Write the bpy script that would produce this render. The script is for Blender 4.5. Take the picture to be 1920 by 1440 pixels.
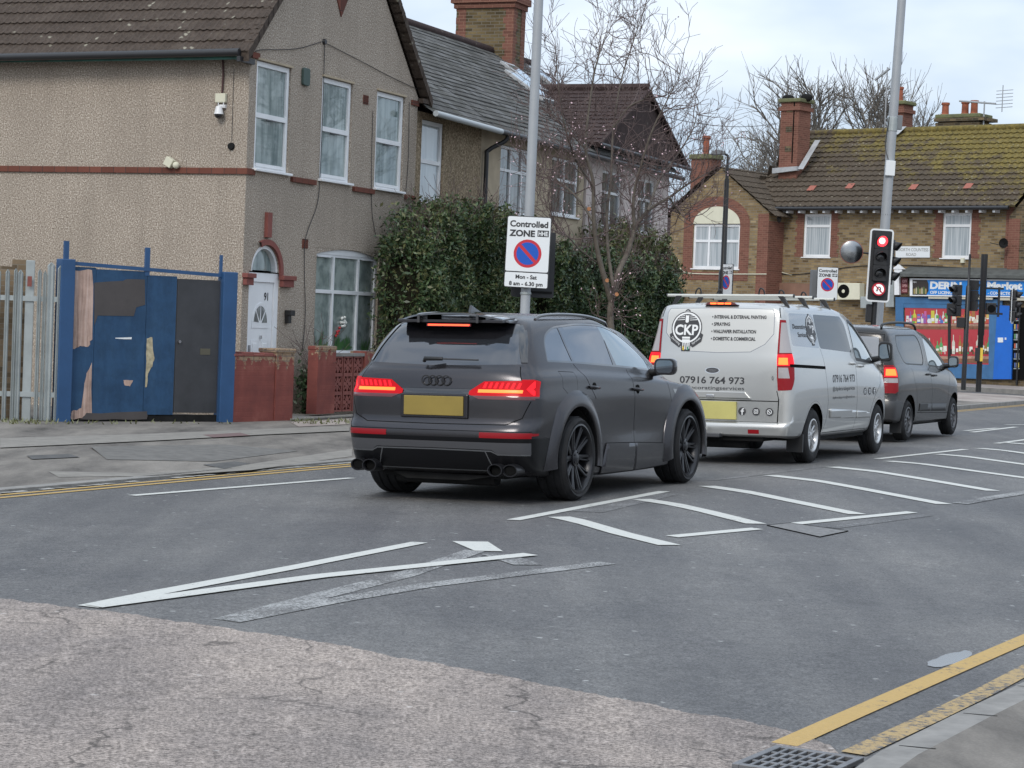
import bpy, bmesh, math, random
import numpy as np
from mathutils import Vector, Matrix
R = math.radians
for _o in list(bpy.data.objects): bpy.data.objects.remove(_o, do_unlink=True)
S = bpy.context.scene
COL = S.collection
# ------------------------------------------------------------------ camera
FPX, PIT, ROL, CH = 4000.0, R(1.77), R(2.19), 1.67
cd = bpy.data.cameras.new('camera'); cam = bpy.data.objects.new('camera', cd); COL.objects.link(cam)
cd.sensor_width = 36; cd.lens = FPX / 1920 * 36; cd.clip_end = 3000; cd.clip_start = 0.2
_f = Vector((0, math.cos(PIT), -math.sin(PIT))); _u = Vector((0, math.sin(PIT), math.cos(PIT))); _r = Vector((1, 0, 0))
_rr = _r * math.cos(ROL) + _u * math.sin(ROL); _uu = _u * math.cos(ROL) - _r * math.sin(ROL)
cam.matrix_world = Matrix(((_rr.x, _uu.x, -_f.x, 0), (_rr.y, _uu.y, -_f.y, 0), (_rr.z, _uu.z, -_f.z, CH), (0, 0, 0, 1)))
S.camera = cam
# ------------------------------------------------------------------ world, sun
SUN_EL, SUN_AZ = R(38), R(-158)         # azimuth measured from +Y towards +X
W = bpy.data.worlds.new('World'); S.world = W; W.use_nodes = True
nt = W.node_tree; nt.nodes.clear()
def _n(t, typ, **k):
    n = t.nodes.new(typ)
    for a, b in k.items(): setattr(n, a, b)
    return n
out = _n(nt, 'ShaderNodeOutputWorld')
sky = _n(nt, 'ShaderNodeTexSky'); sky.sky_type = 'NISHITA'; sky.sun_disc = False; sky.sun_elevation = SUN_EL; sky.sun_rotation = SUN_AZ
sky.dust_density = 2.0; sky.air_density = 1.0
b1 = _n(nt, 'ShaderNodeBackground'); b1.inputs[1].default_value = 0.11
b2 = _n(nt, 'ShaderNodeBackground'); b2.inputs[1].default_value = 1.42
tc = _n(nt, 'ShaderNodeTexCoord'); mp = _n(nt, 'ShaderNodeMapping'); mp.inputs['Scale'].default_value = (1.0, 1.0, 2.6)
nt.links.new(tc.outputs['Generated'], mp.inputs[0])
n1 = _n(nt, 'ShaderNodeTexNoise'); n1.inputs['Scale'].default_value = 4.2; n1.inputs['Detail'].default_value = 5; n1.inputs['Roughness'].default_value = .5
nt.links.new(mp.outputs[0], n1.inputs[0])
cr = _n(nt, 'ShaderNodeValToRGB'); cr.color_ramp.elements[0].position = .38; cr.color_ramp.elements[0].color = (.44, .55, .69, 1)
cr.color_ramp.elements[1].position = .62; cr.color_ramp.elements[1].color = (.80, .86, .93, 1)
nt.links.new(n1.outputs[0], cr.inputs[0])
sz = _n(nt, 'ShaderNodeSeparateXYZ'); nt.links.new(tc.outputs['Generated'], sz.inputs[0])
gr = _n(nt, 'ShaderNodeValToRGB'); ge = gr.color_ramp.elements; ge[0].position = 0.0; ge[0].color = (.53, .53, .54, 1); ge[1].position = 1.0; ge[1].color = (1, 1, 1, 1); e_ = ge.new(.22); e_.color = (.60, .60, .61, 1)
nt.links.new(sz.outputs[2], gr.inputs[0])                      # an overcast sky is brightest overhead
mm = _n(nt, 'ShaderNodeMix', data_type='RGBA', blend_type='MULTIPLY'); mm.inputs[0].default_value = 1
nt.links.new(cr.outputs[0], mm.inputs[6]); nt.links.new(gr.outputs[0], mm.inputs[7]); nt.links.new(mm.outputs[2], b2.inputs[0])
mx = _n(nt, 'ShaderNodeMixShader'); mx.inputs[0].default_value = .86
nt.links.new(sky.outputs[0], b1.inputs[0]); nt.links.new(b1.outputs[0], mx.inputs[1]); nt.links.new(b2.outputs[0], mx.inputs[2])
nt.links.new(mx.outputs[0], out.inputs[0])
sl = bpy.data.lights.new('sun', 'SUN'); sl.energy = 1.0; sl.angle = R(20); sl.color = (1, .95, .87)
sun = bpy.data.objects.new('sun', sl); COL.objects.link(sun)
_sd = Vector((math.sin(SUN_AZ) * math.cos(SUN_EL), math.cos(SUN_AZ) * math.cos(SUN_EL), math.sin(SUN_EL)))
sun.rotation_euler = _sd.to_track_quat('Z', 'Y').to_euler()
S.view_settings.view_transform = 'Standard'; S.view_settings.look = 'None'; S.view_settings.exposure = 0.64; S.view_settings.gamma = 1
S.render.engine = 'CYCLES'
# ------------------------------------------------------------------ ground maths
ROADDIR = R(26); RD = (math.sin(ROADDIR), math.cos(ROADDIR)); RN = (-RD[1], RD[0])   # RN points left
CROWN = (2.3, 21.0)
def dl(x, y): return (x - CROWN[0]) * RN[0] + (y - CROWN[1]) * RN[1]
def hgt(x, y):
    d = dl(x, y)
    return .02 - (.025 * min(d, 4.2) if d > 0 else .02 * min(-d, 5))
def ray(px, py):
    a = px - 960; b = 720 - py
    u = a * math.cos(ROL) - b * math.sin(ROL); v = a * math.sin(ROL) + b * math.cos(ROL)
    c, s = math.cos(PIT), math.sin(PIT)
    return (u / FPX, c + v / FPX * s, -s + v / FPX * c)
def gp(px, py, up=0.0):
    """ground point seen at a place of the 1920 px photograph"""
    r = ray(px, py); z = 0
    for _ in range(6):
        t = (z - CH) / r[2]; z = hgt(r[0] * t, r[1] * t) + up
    return (r[0] * t, r[1] * t)
def gpf(px, py):
    r = ray(px, py); z = 0
    for _ in range(8):
        t = (z - CH) / r[2]; z = footz(r[0] * t, r[1] * t)
    return (r[0] * t, r[1] * t)
def at(px, D):
    r = ray(px, 600); return (r[0] / r[1] * D, D)
# ------------------------------------------------------------------ materials
MATS = {}
def mat(name, col, rough=.7, metal=0.0, spec=.5, coat=0.0, emit=None, es=0.0, var=0.0, vscale=5.0, bump=0.0, bscale=40.0, col2=None, dist=.01):
    if name in MATS: return MATS[name]
    m = bpy.data.materials.new(name); m.use_nodes = True; t = m.node_tree; p = t.nodes['Principled BSDF']
    p.inputs['Base Color'].default_value = (*col, 1); p.inputs['Roughness'].default_value = rough; p.inputs['Metallic'].default_value = metal
    p.inputs['Specular IOR Level'].default_value = spec; p.inputs['Coat Weight'].default_value = coat; p.inputs['Coat Roughness'].default_value = .04
    if emit: p.inputs['Emission Color'].default_value = (*emit, 1); p.inputs['Emission Strength'].default_value = es
    if var or bump:
        c = _n(t, 'ShaderNodeTexCoord')
    if var:
        n = _n(t, 'ShaderNodeTexNoise'); n.inputs['Scale'].default_value = vscale; n.inputs['Detail'].default_value = 8; n.inputs['Roughness'].default_value = .65
        t.links.new(c.outputs['Object'], n.inputs[0])
        r = _n(t, 'ShaderNodeValToRGB'); r.color_ramp.elements[0].position = .3; r.color_ramp.elements[1].position = .7
        c2 = col2 or tuple(min(1, x * (1 + var)) for x in col); c1 = tuple(x * (1 - var) for x in col) if not col2 else col
        r.color_ramp.elements[0].color = (*c1, 1); r.color_ramp.elements[1].color = (*c2, 1)
        t.links.new(n.outputs[0], r.inputs[0]); t.links.new(r.outputs[0], p.inputs['Base Color'])
    if bump:
        n = _n(t, 'ShaderNodeTexNoise'); n.inputs['Scale'].default_value = bscale; n.inputs['Detail'].default_value = 4
        t.links.new(c.outputs['Object'], n.inputs[0])
        b = _n(t, 'ShaderNodeBump'); b.inputs['Strength'].default_value = bump; b.inputs['Distance'].default_value = dist
        t.links.new(n.outputs[0], b.inputs['Height']); t.links.new(b.outputs[0], p.inputs['Normal'])
    MATS[name] = m; return m
def ramp(t, src, stops):
    r = _n(t, 'ShaderNodeValToRGB'); e = r.color_ramp.elements
    while len(e) < len(stops): e.new(.5)
    for i, (p, c) in enumerate(stops): e[i].position = p; e[i].color = (*c, 1) if len(c) == 3 else c
    t.links.new(src, r.inputs[0]); return r.outputs[0]
def noise(t, vec, scale, detail=4, rough=.5, dim=None):
    n = _n(t, 'ShaderNodeTexNoise'); n.inputs['Scale'].default_value = scale; n.inputs['Detail'].default_value = detail; n.inputs['Roughness'].default_value = rough
    t.links.new(vec, n.inputs[0]); return n.outputs[0]
def mixc(t, fac, a, b, typ='MIX'):
    m = _n(t, 'ShaderNodeMix', data_type='RGBA', blend_type=typ)
    for s, i in ((fac, 0), (a, 6), (b, 7)):
        if isinstance(s, (int, float)): m.inputs[i].default_value = s
        elif isinstance(s, tuple): m.inputs[i].default_value = (*s, 1)
        else: t.links.new(s, m.inputs[i])
    return m.outputs[2]
def math_(t, op, a, b=0.0):
    m = _n(t, 'ShaderNodeMath', operation=op)
    for s, i in ((a, 0), (b, 1)):
        if isinstance(s, (int, float)): m.inputs[i].default_value = s
        else: t.links.new(s, m.inputs[i])
    return m.outputs[0]
def newmat(name, rough=.8, spec=.4):
    m = bpy.data.materials.new(name); m.use_nodes = True; t = m.node_tree; p = t.nodes['Principled BSDF']
    p.inputs['Roughness'].default_value = rough; p.inputs['Specular IOR Level'].default_value = spec
    c = _n(t, 'ShaderNodeTexCoord'); MATS[name] = m
    return m, t, p, c.outputs['Object']
def bumpn(t, p, h, strength=.5, dist=.01):
    b = _n(t, 'ShaderNodeBump'); b.inputs['Strength'].default_value = strength; b.inputs['Distance'].default_value = dist
    t.links.new(h, b.inputs['Height']); t.links.new(b.outputs[0], p.inputs['Normal'])
# ------------------------------------------------------------------ mesh building
class MB:
    def __init__(s): s.v = []; s.f = []
    def add(s, vs, fs):
        o = len(s.v); s.v += [tuple(v) for v in vs]; s.f += [tuple(i + o for i in f) for f in fs]; return s
    def box(s, x0, x1, y0, y1, z0, z1):
        return s.add([(x0,y0,z0),(x1,y0,z0),(x1,y1,z0),(x0,y1,z0),(x0,y0,z1),(x1,y0,z1),(x1,y1,z1),(x0,y1,z1)],
                     [(0,3,2,1),(4,5,6,7),(0,1,5,4),(1,2,6,5),(2,3,7,6),(3,0,4,7)])
    def prism(s, pts, axis, a, b):
        """polygon pts (2D, counter-clockwise) pushed from a to b along axis: 'x' -> (y,z), 'y' -> (x,z), 'z' -> (x,y)"""
        n = len(pts); f = {'x': lambda p, h: (h, p[0], p[1]), 'y': lambda p, h: (p[0], h, p[1]), 'z': lambda p, h: (p[0], p[1], h)}[axis]
        vs = [f(p, a) for p in pts] + [f(p, b) for p in pts]
        return s.add(vs, [tuple(range(n))[::-1], tuple(range(n, 2 * n))] + [(i, (i + 1) % n, n + (i + 1) % n, n + i) for i in range(n)])
    def tube(s, path, rad, n=8, caps=True):
        path = [Vector(p) for p in path]; k = len(path)
        rads = rad if isinstance(rad, (list, tuple)) else [rad] * k
        o = []; t0 = (path[1] - path[0]).normalized()
        ref = Vector((0, 0, 1)) if abs(t0.z) < .9 else Vector((1, 0, 0))
        for i, p in enumerate(path):
            t = (path[min(i + 1, k - 1)] - path[max(i - 1, 0)]).normalized()
            a = ref - t * ref.dot(t)
            if a.length < 1e-4: a = t.orthogonal()
            a.normalize(); b = t.cross(a); ref = a
            for j in range(n):
                w = 2 * math.pi * j / n; o.append(p + (a * math.cos(w) + b * math.sin(w)) * rads[i])
        fs = [(i * n + j, i * n + (j + 1) % n, (i + 1) * n + (j + 1) % n, (i + 1) * n + j) for i in range(k - 1) for j in range(n)]
        if caps: fs += [tuple(range(n))[::-1], tuple((k - 1) * n + j for j in range(n))]
        return s.add(o, fs)
    def lathe(s, prof, c=(0, 0, 0), axis='y', n=40):
        """profile of (radius, height along axis)"""
        o = []
        for j in range(n):
            w = 2 * math.pi * j / n
            for r, h in prof:
                a, b = r * math.cos(w), r * math.sin(w)
                p = {'y': (a, h, b), 'z': (a, b, h), 'x': (h, a, b)}[axis]
                o.append((c[0] + p[0], c[1] + p[1], c[2] + p[2]))
        m = len(prof)
        return s.add(o, [(j * m + i, j * m + i + 1, ((j + 1) % n) * m + i + 1, ((j + 1) % n) * m + i) for j in range(n) for i in range(m - 1)])
    def sphere(s, c, r, n=12, m=8, sz=(1, 1, 1)):
        pr = [(max(1e-4, r * math.sin(math.pi * i / m)), r * math.cos(math.pi * i / m)) for i in range(m + 1)]
        t = MB().lathe(pr, (0, 0, 0), 'z', n)
        return s.add([(c[0] + v[0] * sz[0], c[1] + v[1] * sz[1], c[2] + v[2] * sz[2]) for v in t.v], t.f)
    def xf(s, M):
        s.v = [tuple(M @ Vector(v)) for v in s.v]; return s
    def join(s, o): return s.add(o.v, o.f)
    def build(s, name, m, parent=None, smooth=False, bevel=0.0, auto=None, fixn=True):
        me = bpy.data.meshes.new(name); me.from_pydata(s.v, [], s.f)
        if fixn:
            bm = bmesh.new(); bm.from_mesh(me); bmesh.ops.recalc_face_normals(bm, faces=bm.faces)
            if bevel: bmesh.ops.bevel(bm, geom=[e for e in bm.edges if len(e.link_faces) == 2 and e.calc_face_angle(0) > .6], offset=bevel, segments=2, profile=.5, affect='EDGES')
            bm.to_mesh(me); bm.free()
        return link(name, me, m, parent, smooth or auto is not None, auto)
CNT = [0]
def link(name, me, m, parent=None, smooth=False, auto=None):
    for x in (m if isinstance(m, (list, tuple)) else [m]): me.materials.append(x)
    if smooth:
        me.polygons.foreach_set('use_smooth', [True] * len(me.polygons))
        if auto is not None:
            try: me.set_sharp_from_angle(angle=R(auto))
            except Exception: pass
    o = bpy.data.objects.new(name, me); COL.objects.link(o); CNT[0] += 1
    if name in ('lettering', 'emblem', 'badge'): o['_n'] = CNT[0]
    if parent: o.parent = parent
    return o
def thing(name, label, cat, loc=(0, 0, 0), rz=0.0, group=None, rx=0.0, ry=0.0):
    o = bpy.data.objects.new(name, None); COL.objects.link(o); o.empty_display_size = .2
    o.location = loc; o.rotation_euler = (rx, ry, rz); return tag(o, label, cat, group)
def tag(o, label, cat, group=None):
    o['label'] = label; o['category'] = cat
    if group: o['group'] = group
    return o
def struct(o): o['kind'] = 'structure'; return o
def copy_tree(o, parent=None):
    c = o.copy(); COL.objects.link(c)
    if parent: c.parent = parent
    for ch in [x for x in o.children]: copy_tree(ch, c)
    return c
def arr_mesh(name, V, F, m, parent=None, smooth=False):
    """V (n,3), F (m,k) numpy"""
    me = bpy.data.meshes.new(name); me.vertices.add(len(V)); me.vertices.foreach_set('co', V.astype(np.float32).ravel())
    k = F.shape[1]; me.loops.add(F.size); me.loops.foreach_set('vertex_index', F.astype(np.int32).ravel())
    me.polygons.add(len(F)); me.polygons.foreach_set('loop_start', np.arange(0, F.size, k, dtype=np.int32))
    me.update(calc_edges=True); me.validate()
    return link(name, me, m, parent, smooth)
def text(body, name, m, parent, M, width=None, height=.1, ext=.002, bold=0.0, align='CENTER'):
    """writing as a thin mesh: M puts the text plane (x right, y up), width stretches it"""
    c = bpy.data.curves.new('t', 'FONT'); c.body = body; c.size = 1; c.extrude = 0; c.offset = bold; c.align_x = 'LEFT'; c.resolution_u = 3
    o = bpy.data.objects.new('t', c); COL.objects.link(o); bpy.context.view_layer.update()
    me = bpy.data.meshes.new_from_object(o.evaluated_get(bpy.context.evaluated_depsgraph_get()))
    bpy.data.objects.remove(o); bpy.data.curves.remove(c)
    vs = np.array([v.co[:] for v in me.vertices]) if len(me.vertices) else np.zeros((1, 3))
    x0, x1 = vs[:, 0].min(), vs[:, 0].max()
    sy = height / .72; sx = width / (x1 - x0) if width else sy
    cx = {'CENTER': (x0 + x1) / 2, 'LEFT': x0, 'RIGHT': x1}[align]
    T = M @ Matrix.Translation((0, 0, ext)) @ Matrix.Diagonal((sx, sy, 1, 1)) @ Matrix.Translation((-cx, -.36, 0))
    me.transform(T); me.name = name
    return link(name, me, m, parent)
def P3(o, x, y):
    """matrix with origin o and in-plane axes x (right) and y (up)"""
    x = Vector(x).normalized(); y = Vector(y).normalized(); z = x.cross(y)
    return Matrix(((x.x, y.x, z.x, o[0]), (x.y, y.y, z.y, o[1]), (x.z, y.z, z.z, o[2]), (0, 0, 0, 1)))
def arc(cx, cy, r, a0, a1, n=16, ry=None):
    ry = ry or r
    return [(cx + r * math.cos(R(a0 + (a1 - a0) * i / n)), cy + ry * math.sin(R(a0 + (a1 - a0) * i / n))) for i in range(n + 1)]
def rrect(x0, x1, y0, y1, r, n=4):
    return arc(x1 - r, y0 + r, r, -90, 0, n) + arc(x1 - r, y1 - r, r, 0, 90, n) + arc(x0 + r, y1 - r, r, 90, 180, n) + arc(x0 + r, y0 + r, r, 180, 270, n)
def roundpoly(pts, r, n=4):
    """round the corners of a polygon"""
    o = []; k = len(pts)
    for i in range(k):
        p = Vector(pts[i]); a = Vector(pts[i - 1]) - p; b = Vector(pts[(i + 1) % k]) - p
        rr = min(r if not isinstance(r, (list, tuple)) else r[i], a.length * .45, b.length * .45)
        A = p + a.normalized() * rr; B = p + b.normalized() * rr
        for j in range(n + 1):
            t = j / n; o.append(tuple(A * (1 - t) ** 2 + p * 2 * t * (1 - t) + B * t * t))
    return o
def inset(pts, d):
    """polygon moved inwards by d"""
    k = len(pts); A = sum(pts[i][0] * pts[(i + 1) % k][1] - pts[(i + 1) % k][0] * pts[i][1] for i in range(k)); sg = 1 if A > 0 else -1
    o = []
    for i in range(k):
        p = Vector(pts[i]); e1 = (p - Vector(pts[i - 1])); e2 = (Vector(pts[(i + 1) % k]) - p)
        if e1.length < 1e-6: e1 = e2
        if e2.length < 1e-6: e2 = e1
        e1.normalize(); e2.normalize(); n1 = Vector((-e1.y, e1.x)); n2 = Vector((-e2.y, e2.x)); nn = n1 + n2
        if nn.length < 1e-5: nn = n1.copy()
        nn.normalize(); q = p + nn * sg * d / max(.5, nn.dot(n1)); o.append((q.x, q.y))
    return o
# ------------------------------------------------------------------ frames and masonry helpers
class Fr:
    """upright plane frame: x along direction ang (from +Y towards +X), y away, z up"""
    def __init__(s, x, y, ang): s.o = (x, y); s.a = R(ang); s.d = (math.sin(s.a), math.cos(s.a)); s.n = (-s.d[1], s.d[0]); s.rz = math.pi / 2 - s.a
    def W(s, u, q=0): return (s.o[0] + u * s.d[0] + q * s.n[0], s.o[1] + u * s.d[1] + q * s.n[1])
    def L(s, x, y): dx, dy = x - s.o[0], y - s.o[1]; return (dx * s.d[0] + dy * s.d[1], dx * s.n[0] + dy * s.n[1])
    def pl(s, px, py, q=0.0):
        r = ray(px, py); P = s.W(0, q); t = (P[0] * s.n[0] + P[1] * s.n[1]) / (r[0] * s.n[0] + r[1] * s.n[1])
        return (r[0] * t - P[0]) * s.d[0] + (r[1] * t - P[1]) * s.d[1], CH + r[2] * t
    def pts(s, l, q=0.0): return [s.pl(a, b, q) for a, b in l]
    def thing(s, name, label, cat, u=0, q=0, z=0, group=None):
        w = s.W(u, q); return thing(name, label, cat, (w[0], w[1], z), s.rz, group)
def ccw(p):
    A = sum(p[i][0] * p[(i + 1) % len(p)][1] - p[(i + 1) % len(p)][0] * p[i][1] for i in range(len(p))); return p if A > 0 else p[::-1]
def wall_cols(mb, x0, x1, zb, top, ops, y0, y1, brk=()):
    xs = sorted({x0, x1, *[b for b in brk if x0 < b < x1], *[max(x0, min(x1, o[i])) for o in ops for i in (0, 1)]})
    for a, b in zip(xs, xs[1:]):
        if b - a < 1e-4: continue
        m = (a + b) / 2; z = zb; spans = []
        for o in sorted([o for o in ops if o[0] < m < o[1]], key=lambda o: o[2]):
            spans.append((z, o[2])); z = o[3]
        for lo, hi in spans: mb.box(a, b, y0, y1, lo, hi)
        mb.prism([(a, z), (b, z), (b, top(b)), (a, top(a))], 'y', y0, y1)
def weld(mb, name, m, parent):
    """join the columns into one skin: drop the hidden faces where they touch"""
    return mb.build(name, m, parent)
def window(parent, x0, x1, z0, z1, y, cols, rows=None, fr=.05, cells=None, pane='pane_net', name='window', frame=None, depth=.07, sill=True, top=None):
    """white framed window: cols / rows are the inner edges of bars in 0..1; one 'pane' child per light"""
    xs = [0] + list(cols) + [1]; W_, H_ = x1 - x0, z1 - z0; fm = frame or M_upvc
    b = MB(); b.box(x0, x1, y, y + depth, z0, z0 + fr); b.box(x0, x1, y, y + depth, z1 - fr, z1); b.box(x0, x0 + fr, y, y + depth, z0 + fr, z1 - fr); b.box(x1 - fr, x1, y, y + depth, z0 + fr, z1 - fr)
    lights = []
    for i in range(len(xs) - 1):
        a, c = x0 + xs[i] * W_, x0 + xs[i + 1] * W_
        if i: b.box(a - fr * .45, a + fr * .45, y - .002, y + depth - .002, z0 + fr, z1 - fr)
        rr = [0] + list((rows[i] if rows and isinstance(rows[0], (list, tuple)) else rows) or []) + [1]
        for j in range(len(rr) - 1):
            zc, zd = z0 + rr[j] * H_, z0 + rr[j + 1] * H_
            if j: b.box(a + fr * .45, c - fr * .45, y - .004, y + depth - .004, zc - fr * .5, zc + fr * .5)
            lights.append((a + fr * .5, c - fr * .5, zc + fr * .5, zd - fr * .5))
    f = b.build(name, fm, parent)
    for a, c, zc, zd in lights:
        MB().box(a, c, y + depth * .45, y + depth * .5, zc, zd).build('pane', MATS[pane] if isinstance(pane, str) else pane, f)
    if sill: MB().box(x0 - .05, x1 + .05, y - .10, y + .02, z0 - .04, z0 - .002).build('sill', fm, f, bevel=.006)
    return f
def tiled(name, m, parent, P0, U, V, A, B, gauge=.27, pitch=.13, amp=.022, left=None, right=None, lift=.028, rib=True, seg=4, seed=0, y_jit=.004):
    """a slope of overlapping ribbed tiles. P0 eave corner, U unit along the eave, V unit up the slope, left/right(b) clip along U"""
    rnd = random.Random(seed); U = Vector(U).normalized(); V = Vector(V).normalized(); N = U.cross(V).normalized(); P0 = Vector(P0)
    if N.z < 0: N = -N
    n = int(B / gauge + .999); VV = []; FF = []
    for c in range(n):
        b0 = c * gauge; b1 = min(B, b0 + gauge * 1.12); l = left(b0) if left else 0; r = right(b0) if right else A
        if r - l < .05: continue
        k = max(2, int((r - l) / pitch * seg)) if rib else max(2, int((r - l) / .3)); base = len(VV); ja = 0
        for row, (bb, h) in enumerate(((b0 - .001, -.012), (b0, lift), (b1, 0.0))):
            ja = 0
            for i in range(k + 1):
                a = l + (r - l) * i / k; ph = (a / pitch) % 1
                rr = amp * max(0, math.sin(ph * 2 * math.pi)) ** .8 if rib else 0
                if i % (seg * 2) == 0: ja = rnd.uniform(-y_jit, y_jit)
                VV.append(P0 + U * a + V * (bb + (ja * 2 if row < 2 else 0)) + N * (h + (rr if row else 0) + ja))
        for row in range(2):
            for i in range(k): FF.append((base + row * (k + 1) + i, base + row * (k + 1) + i + 1, base + (row + 1) * (k + 1) + i + 1, base + (row + 1) * (k + 1) + i))
    mb = MB(); mb.v = [tuple(v) for v in VV]; mb.f = FF
    return mb.build(name, m, parent, fixn=False, auto=50)
# ------------------------------------------------------------------ materials of the place
M_upvc = mat('white_upvc', (.74, .75, .76), .35, var=.06, vscale=2)
def pane_mat(name, c1, c2, sc=10, vertical=True):
    m, t, p, o = newmat(name, .06, .8); p.inputs['Coat Weight'].default_value = .6; p.inputs['Coat Roughness'].default_value = .02
    mp_ = _n(t, 'ShaderNodeMapping'); mp_.inputs['Scale'].default_value = (sc, sc, .35 if vertical else sc); t.links.new(o, mp_.inputs[0])
    n = noise(t, mp_.outputs[0], 1.6, 3, .5); t.links.new(ramp(t, n, [(.36, c1), (.62, c2)]), p.inputs['Base Color']); return m
pane_mat('pane_net', (.13, .18, .18), (.27, .33, .32), 6); pane_mat('pane_blind', (.22, .26, .28), (.40, .43, .45), 14); pane_mat('pane_white', (.34, .38, .40), (.50, .54, .55), 3)
pane_mat('pane_dark', (.05, .06, .065), (.16, .18, .18), 7); pane_mat('pane_lace', (.18, .22, .21), (.32, .37, .345), 4, False)
def pebble(name, c_dark, c_mid, c_light, sc=44, stain=.3):
    m, t, p, o = newmat(name, .95, .15)
    n = noise(t, o, sc, 4, .8); base = ramp(t, n, [(.38, c_dark), (.475, c_mid), (.53, c_mid), (.63, c_light)])
    n2 = noise(t, o, .8, 5, .6); b2 = mixc(t, ramp(t, n2, [(.35, (0, 0, 0)), (.65, (stain,) * 3)]), base, tuple(x * .62 for x in c_mid), 'MIX')
    mp_ = _n(t, 'ShaderNodeMapping'); mp_.inputs['Scale'].default_value = (3.5, 3.5, .25); t.links.new(o, mp_.inputs[0])
    st = noise(t, mp_.outputs[0], 1, 4, .6); b3 = mixc(t, ramp(t, st, [(.47, (0, 0, 0)), (.72, (stain * .55,) * 3)]), b2, tuple(x * .45 for x in c_mid))
    t.links.new(b3, p.inputs['Base Color']); bumpn(t, p, noise(t, o, sc * .8, 2, .6), .7, .02); return m
M_peb = pebble('pebbledash', (.13, .098, .075), (.355, .300, .245), (.72, .65, .56), stain=.34)
M_peb2 = pebble('old_pebbledash', (.09, .068, .04), (.29, .225, .15), (.56, .46, .33), 28, .4)
M_render = mat('beige_render', (.40, .33, .235), .9, var=.18, vscale=2.5, bump=.2)
M_pale = mat('pale_pink_render', (.52, .45, .42), .9, var=.12, vscale=2)
def brick(name, cols, mortar, w=.225, h=.075, msize=.012, stain=.25, seed=0, bump=.4):
    m, t, p, o = newmat(name, .92, .2); s = _n(t, 'ShaderNodeSeparateXYZ'); t.links.new(o, s.inputs[0])
    c = _n(t, 'ShaderNodeCombineXYZ'); t.links.new(math_(t, 'ADD', s.outputs[0], s.outputs[1]), c.inputs[0]); t.links.new(s.outputs[2], c.inputs[1])
    b = _n(t, 'ShaderNodeTexBrick'); b.inputs['Scale'].default_value = 1; b.inputs['Brick Width'].default_value = w; b.inputs['Row Height'].default_value = h; b.inputs['Mortar Size'].default_value = msize / 2
    b.inputs['Color1'].default_value = (0, 0, 0, 1); b.inputs['Color2'].default_value = (1, 1, 1, 1); b.inputs['Mortar'].default_value = (.5, .5, .5, 1); t.links.new(c.outputs[0], b.inputs[0])
    k = ramp(t, b.outputs['Color'], [(i / (len(cols) - 1), q) for i, q in enumerate(cols)])
    n = noise(t, o, 1.3, 5, .6); k = mixc(t, ramp(t, n, [(.4, (0, 0, 0)), (.7, (stain,) * 3)]), k, tuple(x * .35 for x in cols[0]))
    k = mixc(t, b.outputs['Fac'], k, mortar); t.links.new(mixc(t, .12, k, noise(t, o, 30, 3, .6), 'OVERLAY'), p.inputs['Base Color'])
    bumpn(t, p, math_(t, 'SUBTRACT', 1, b.outputs['Fac']), bump, .01); return m
M_stock = brick('yellow_stock_brick', [(.12, .080, .040), (.26, .185, .095), (.30, .22, .115), (.17, .115, .06), (.34, .26, .15)], (.20, .17, .13), w=.25, h=.09, msize=.022, stain=.35)
M_stockdark = brick('weathered_stock_brick', [(.07, .055, .03), (.16, .115, .055), (.22, .165, .085), (.12, .085, .045)], (.15, .13, .10), msize=.02, stain=.5)
M_stock2 = brick('sooty_stock_brick', [(.06, .05, .035), (.12, .09, .05), (.20, .145, .08), (.09, .07, .045)], (.16, .14, .11), stain=.5)
M_redbrick = brick('red_brick', [(.14, .065, .048), (.21, .095, .07), (.17, .075, .055)], (.25, .14, .10), stain=.2)
M_redband = brick('red_tile_band', [(.13, .05, .036), (.18, .068, .048), (.10, .042, .033)], (.06, .04, .035), w=.22, h=.2)
M_oldwall = brick('old_garden_brick', [(.16, .12, .08), (.27, .20, .13), (.10, .075, .05), (.22, .16, .10)], (.2, .17, .13), stain=.5)
M_redpaint = mat('red_masonry_paint', (.165, .048, .040), .75, var=.25, vscale=3.5, bump=.35, bscale=18, col2=(.23, .072, .056))
def redwall():
    m, t, p, o = newmat('peeling_red_wall', .8, .3); s = _n(t, 'ShaderNodeSeparateXYZ'); t.links.new(o, s.inputs[0])
    c = _n(t, 'ShaderNodeCombineXYZ'); t.links.new(math_(t, 'ADD', s.outputs[0], s.outputs[1]), c.inputs[0]); t.links.new(s.outputs[2], c.inputs[1])
    b = _n(t, 'ShaderNodeTexBrick'); b.inputs['Scale'].default_value = 1; b.inputs['Brick Width'].default_value = .225; b.inputs['Row Height'].default_value = .075; b.inputs['Mortar Size'].default_value = .007; t.links.new(c.outputs[0], b.inputs[0])
    red = ramp(t, noise(t, o, 3, 6, .6), [(.3, (.14, .042, .036)), (.55, (.20, .058, .046)), (.75, (.26, .09, .07))])
    hi = math_(t, 'ADD', math_(t, 'MULTIPLY', s.outputs[2], .42), math_(t, 'MULTIPLY', noise(t, o, 5, 6, .7), .62))
    f = ramp(t, hi, [(.705, (0, 0, 0)), (.725, (1, 1, 1))]); bare = mixc(t, b.outputs['Fac'], ramp(t, noise(t, o, 14, 3), [(.3, (.20, .11, .07)), (.6, (.34, .25, .16)), (.7, (.12, .08, .06))]), (.15, .12, .1))
    t.links.new(mixc(t, f, red, bare), p.inputs['Base Color']); bumpn(t, p, math_(t, 'SUBTRACT', 1, b.outputs['Fac']), .35, .008); return m
M_redwall = redwall()
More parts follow.
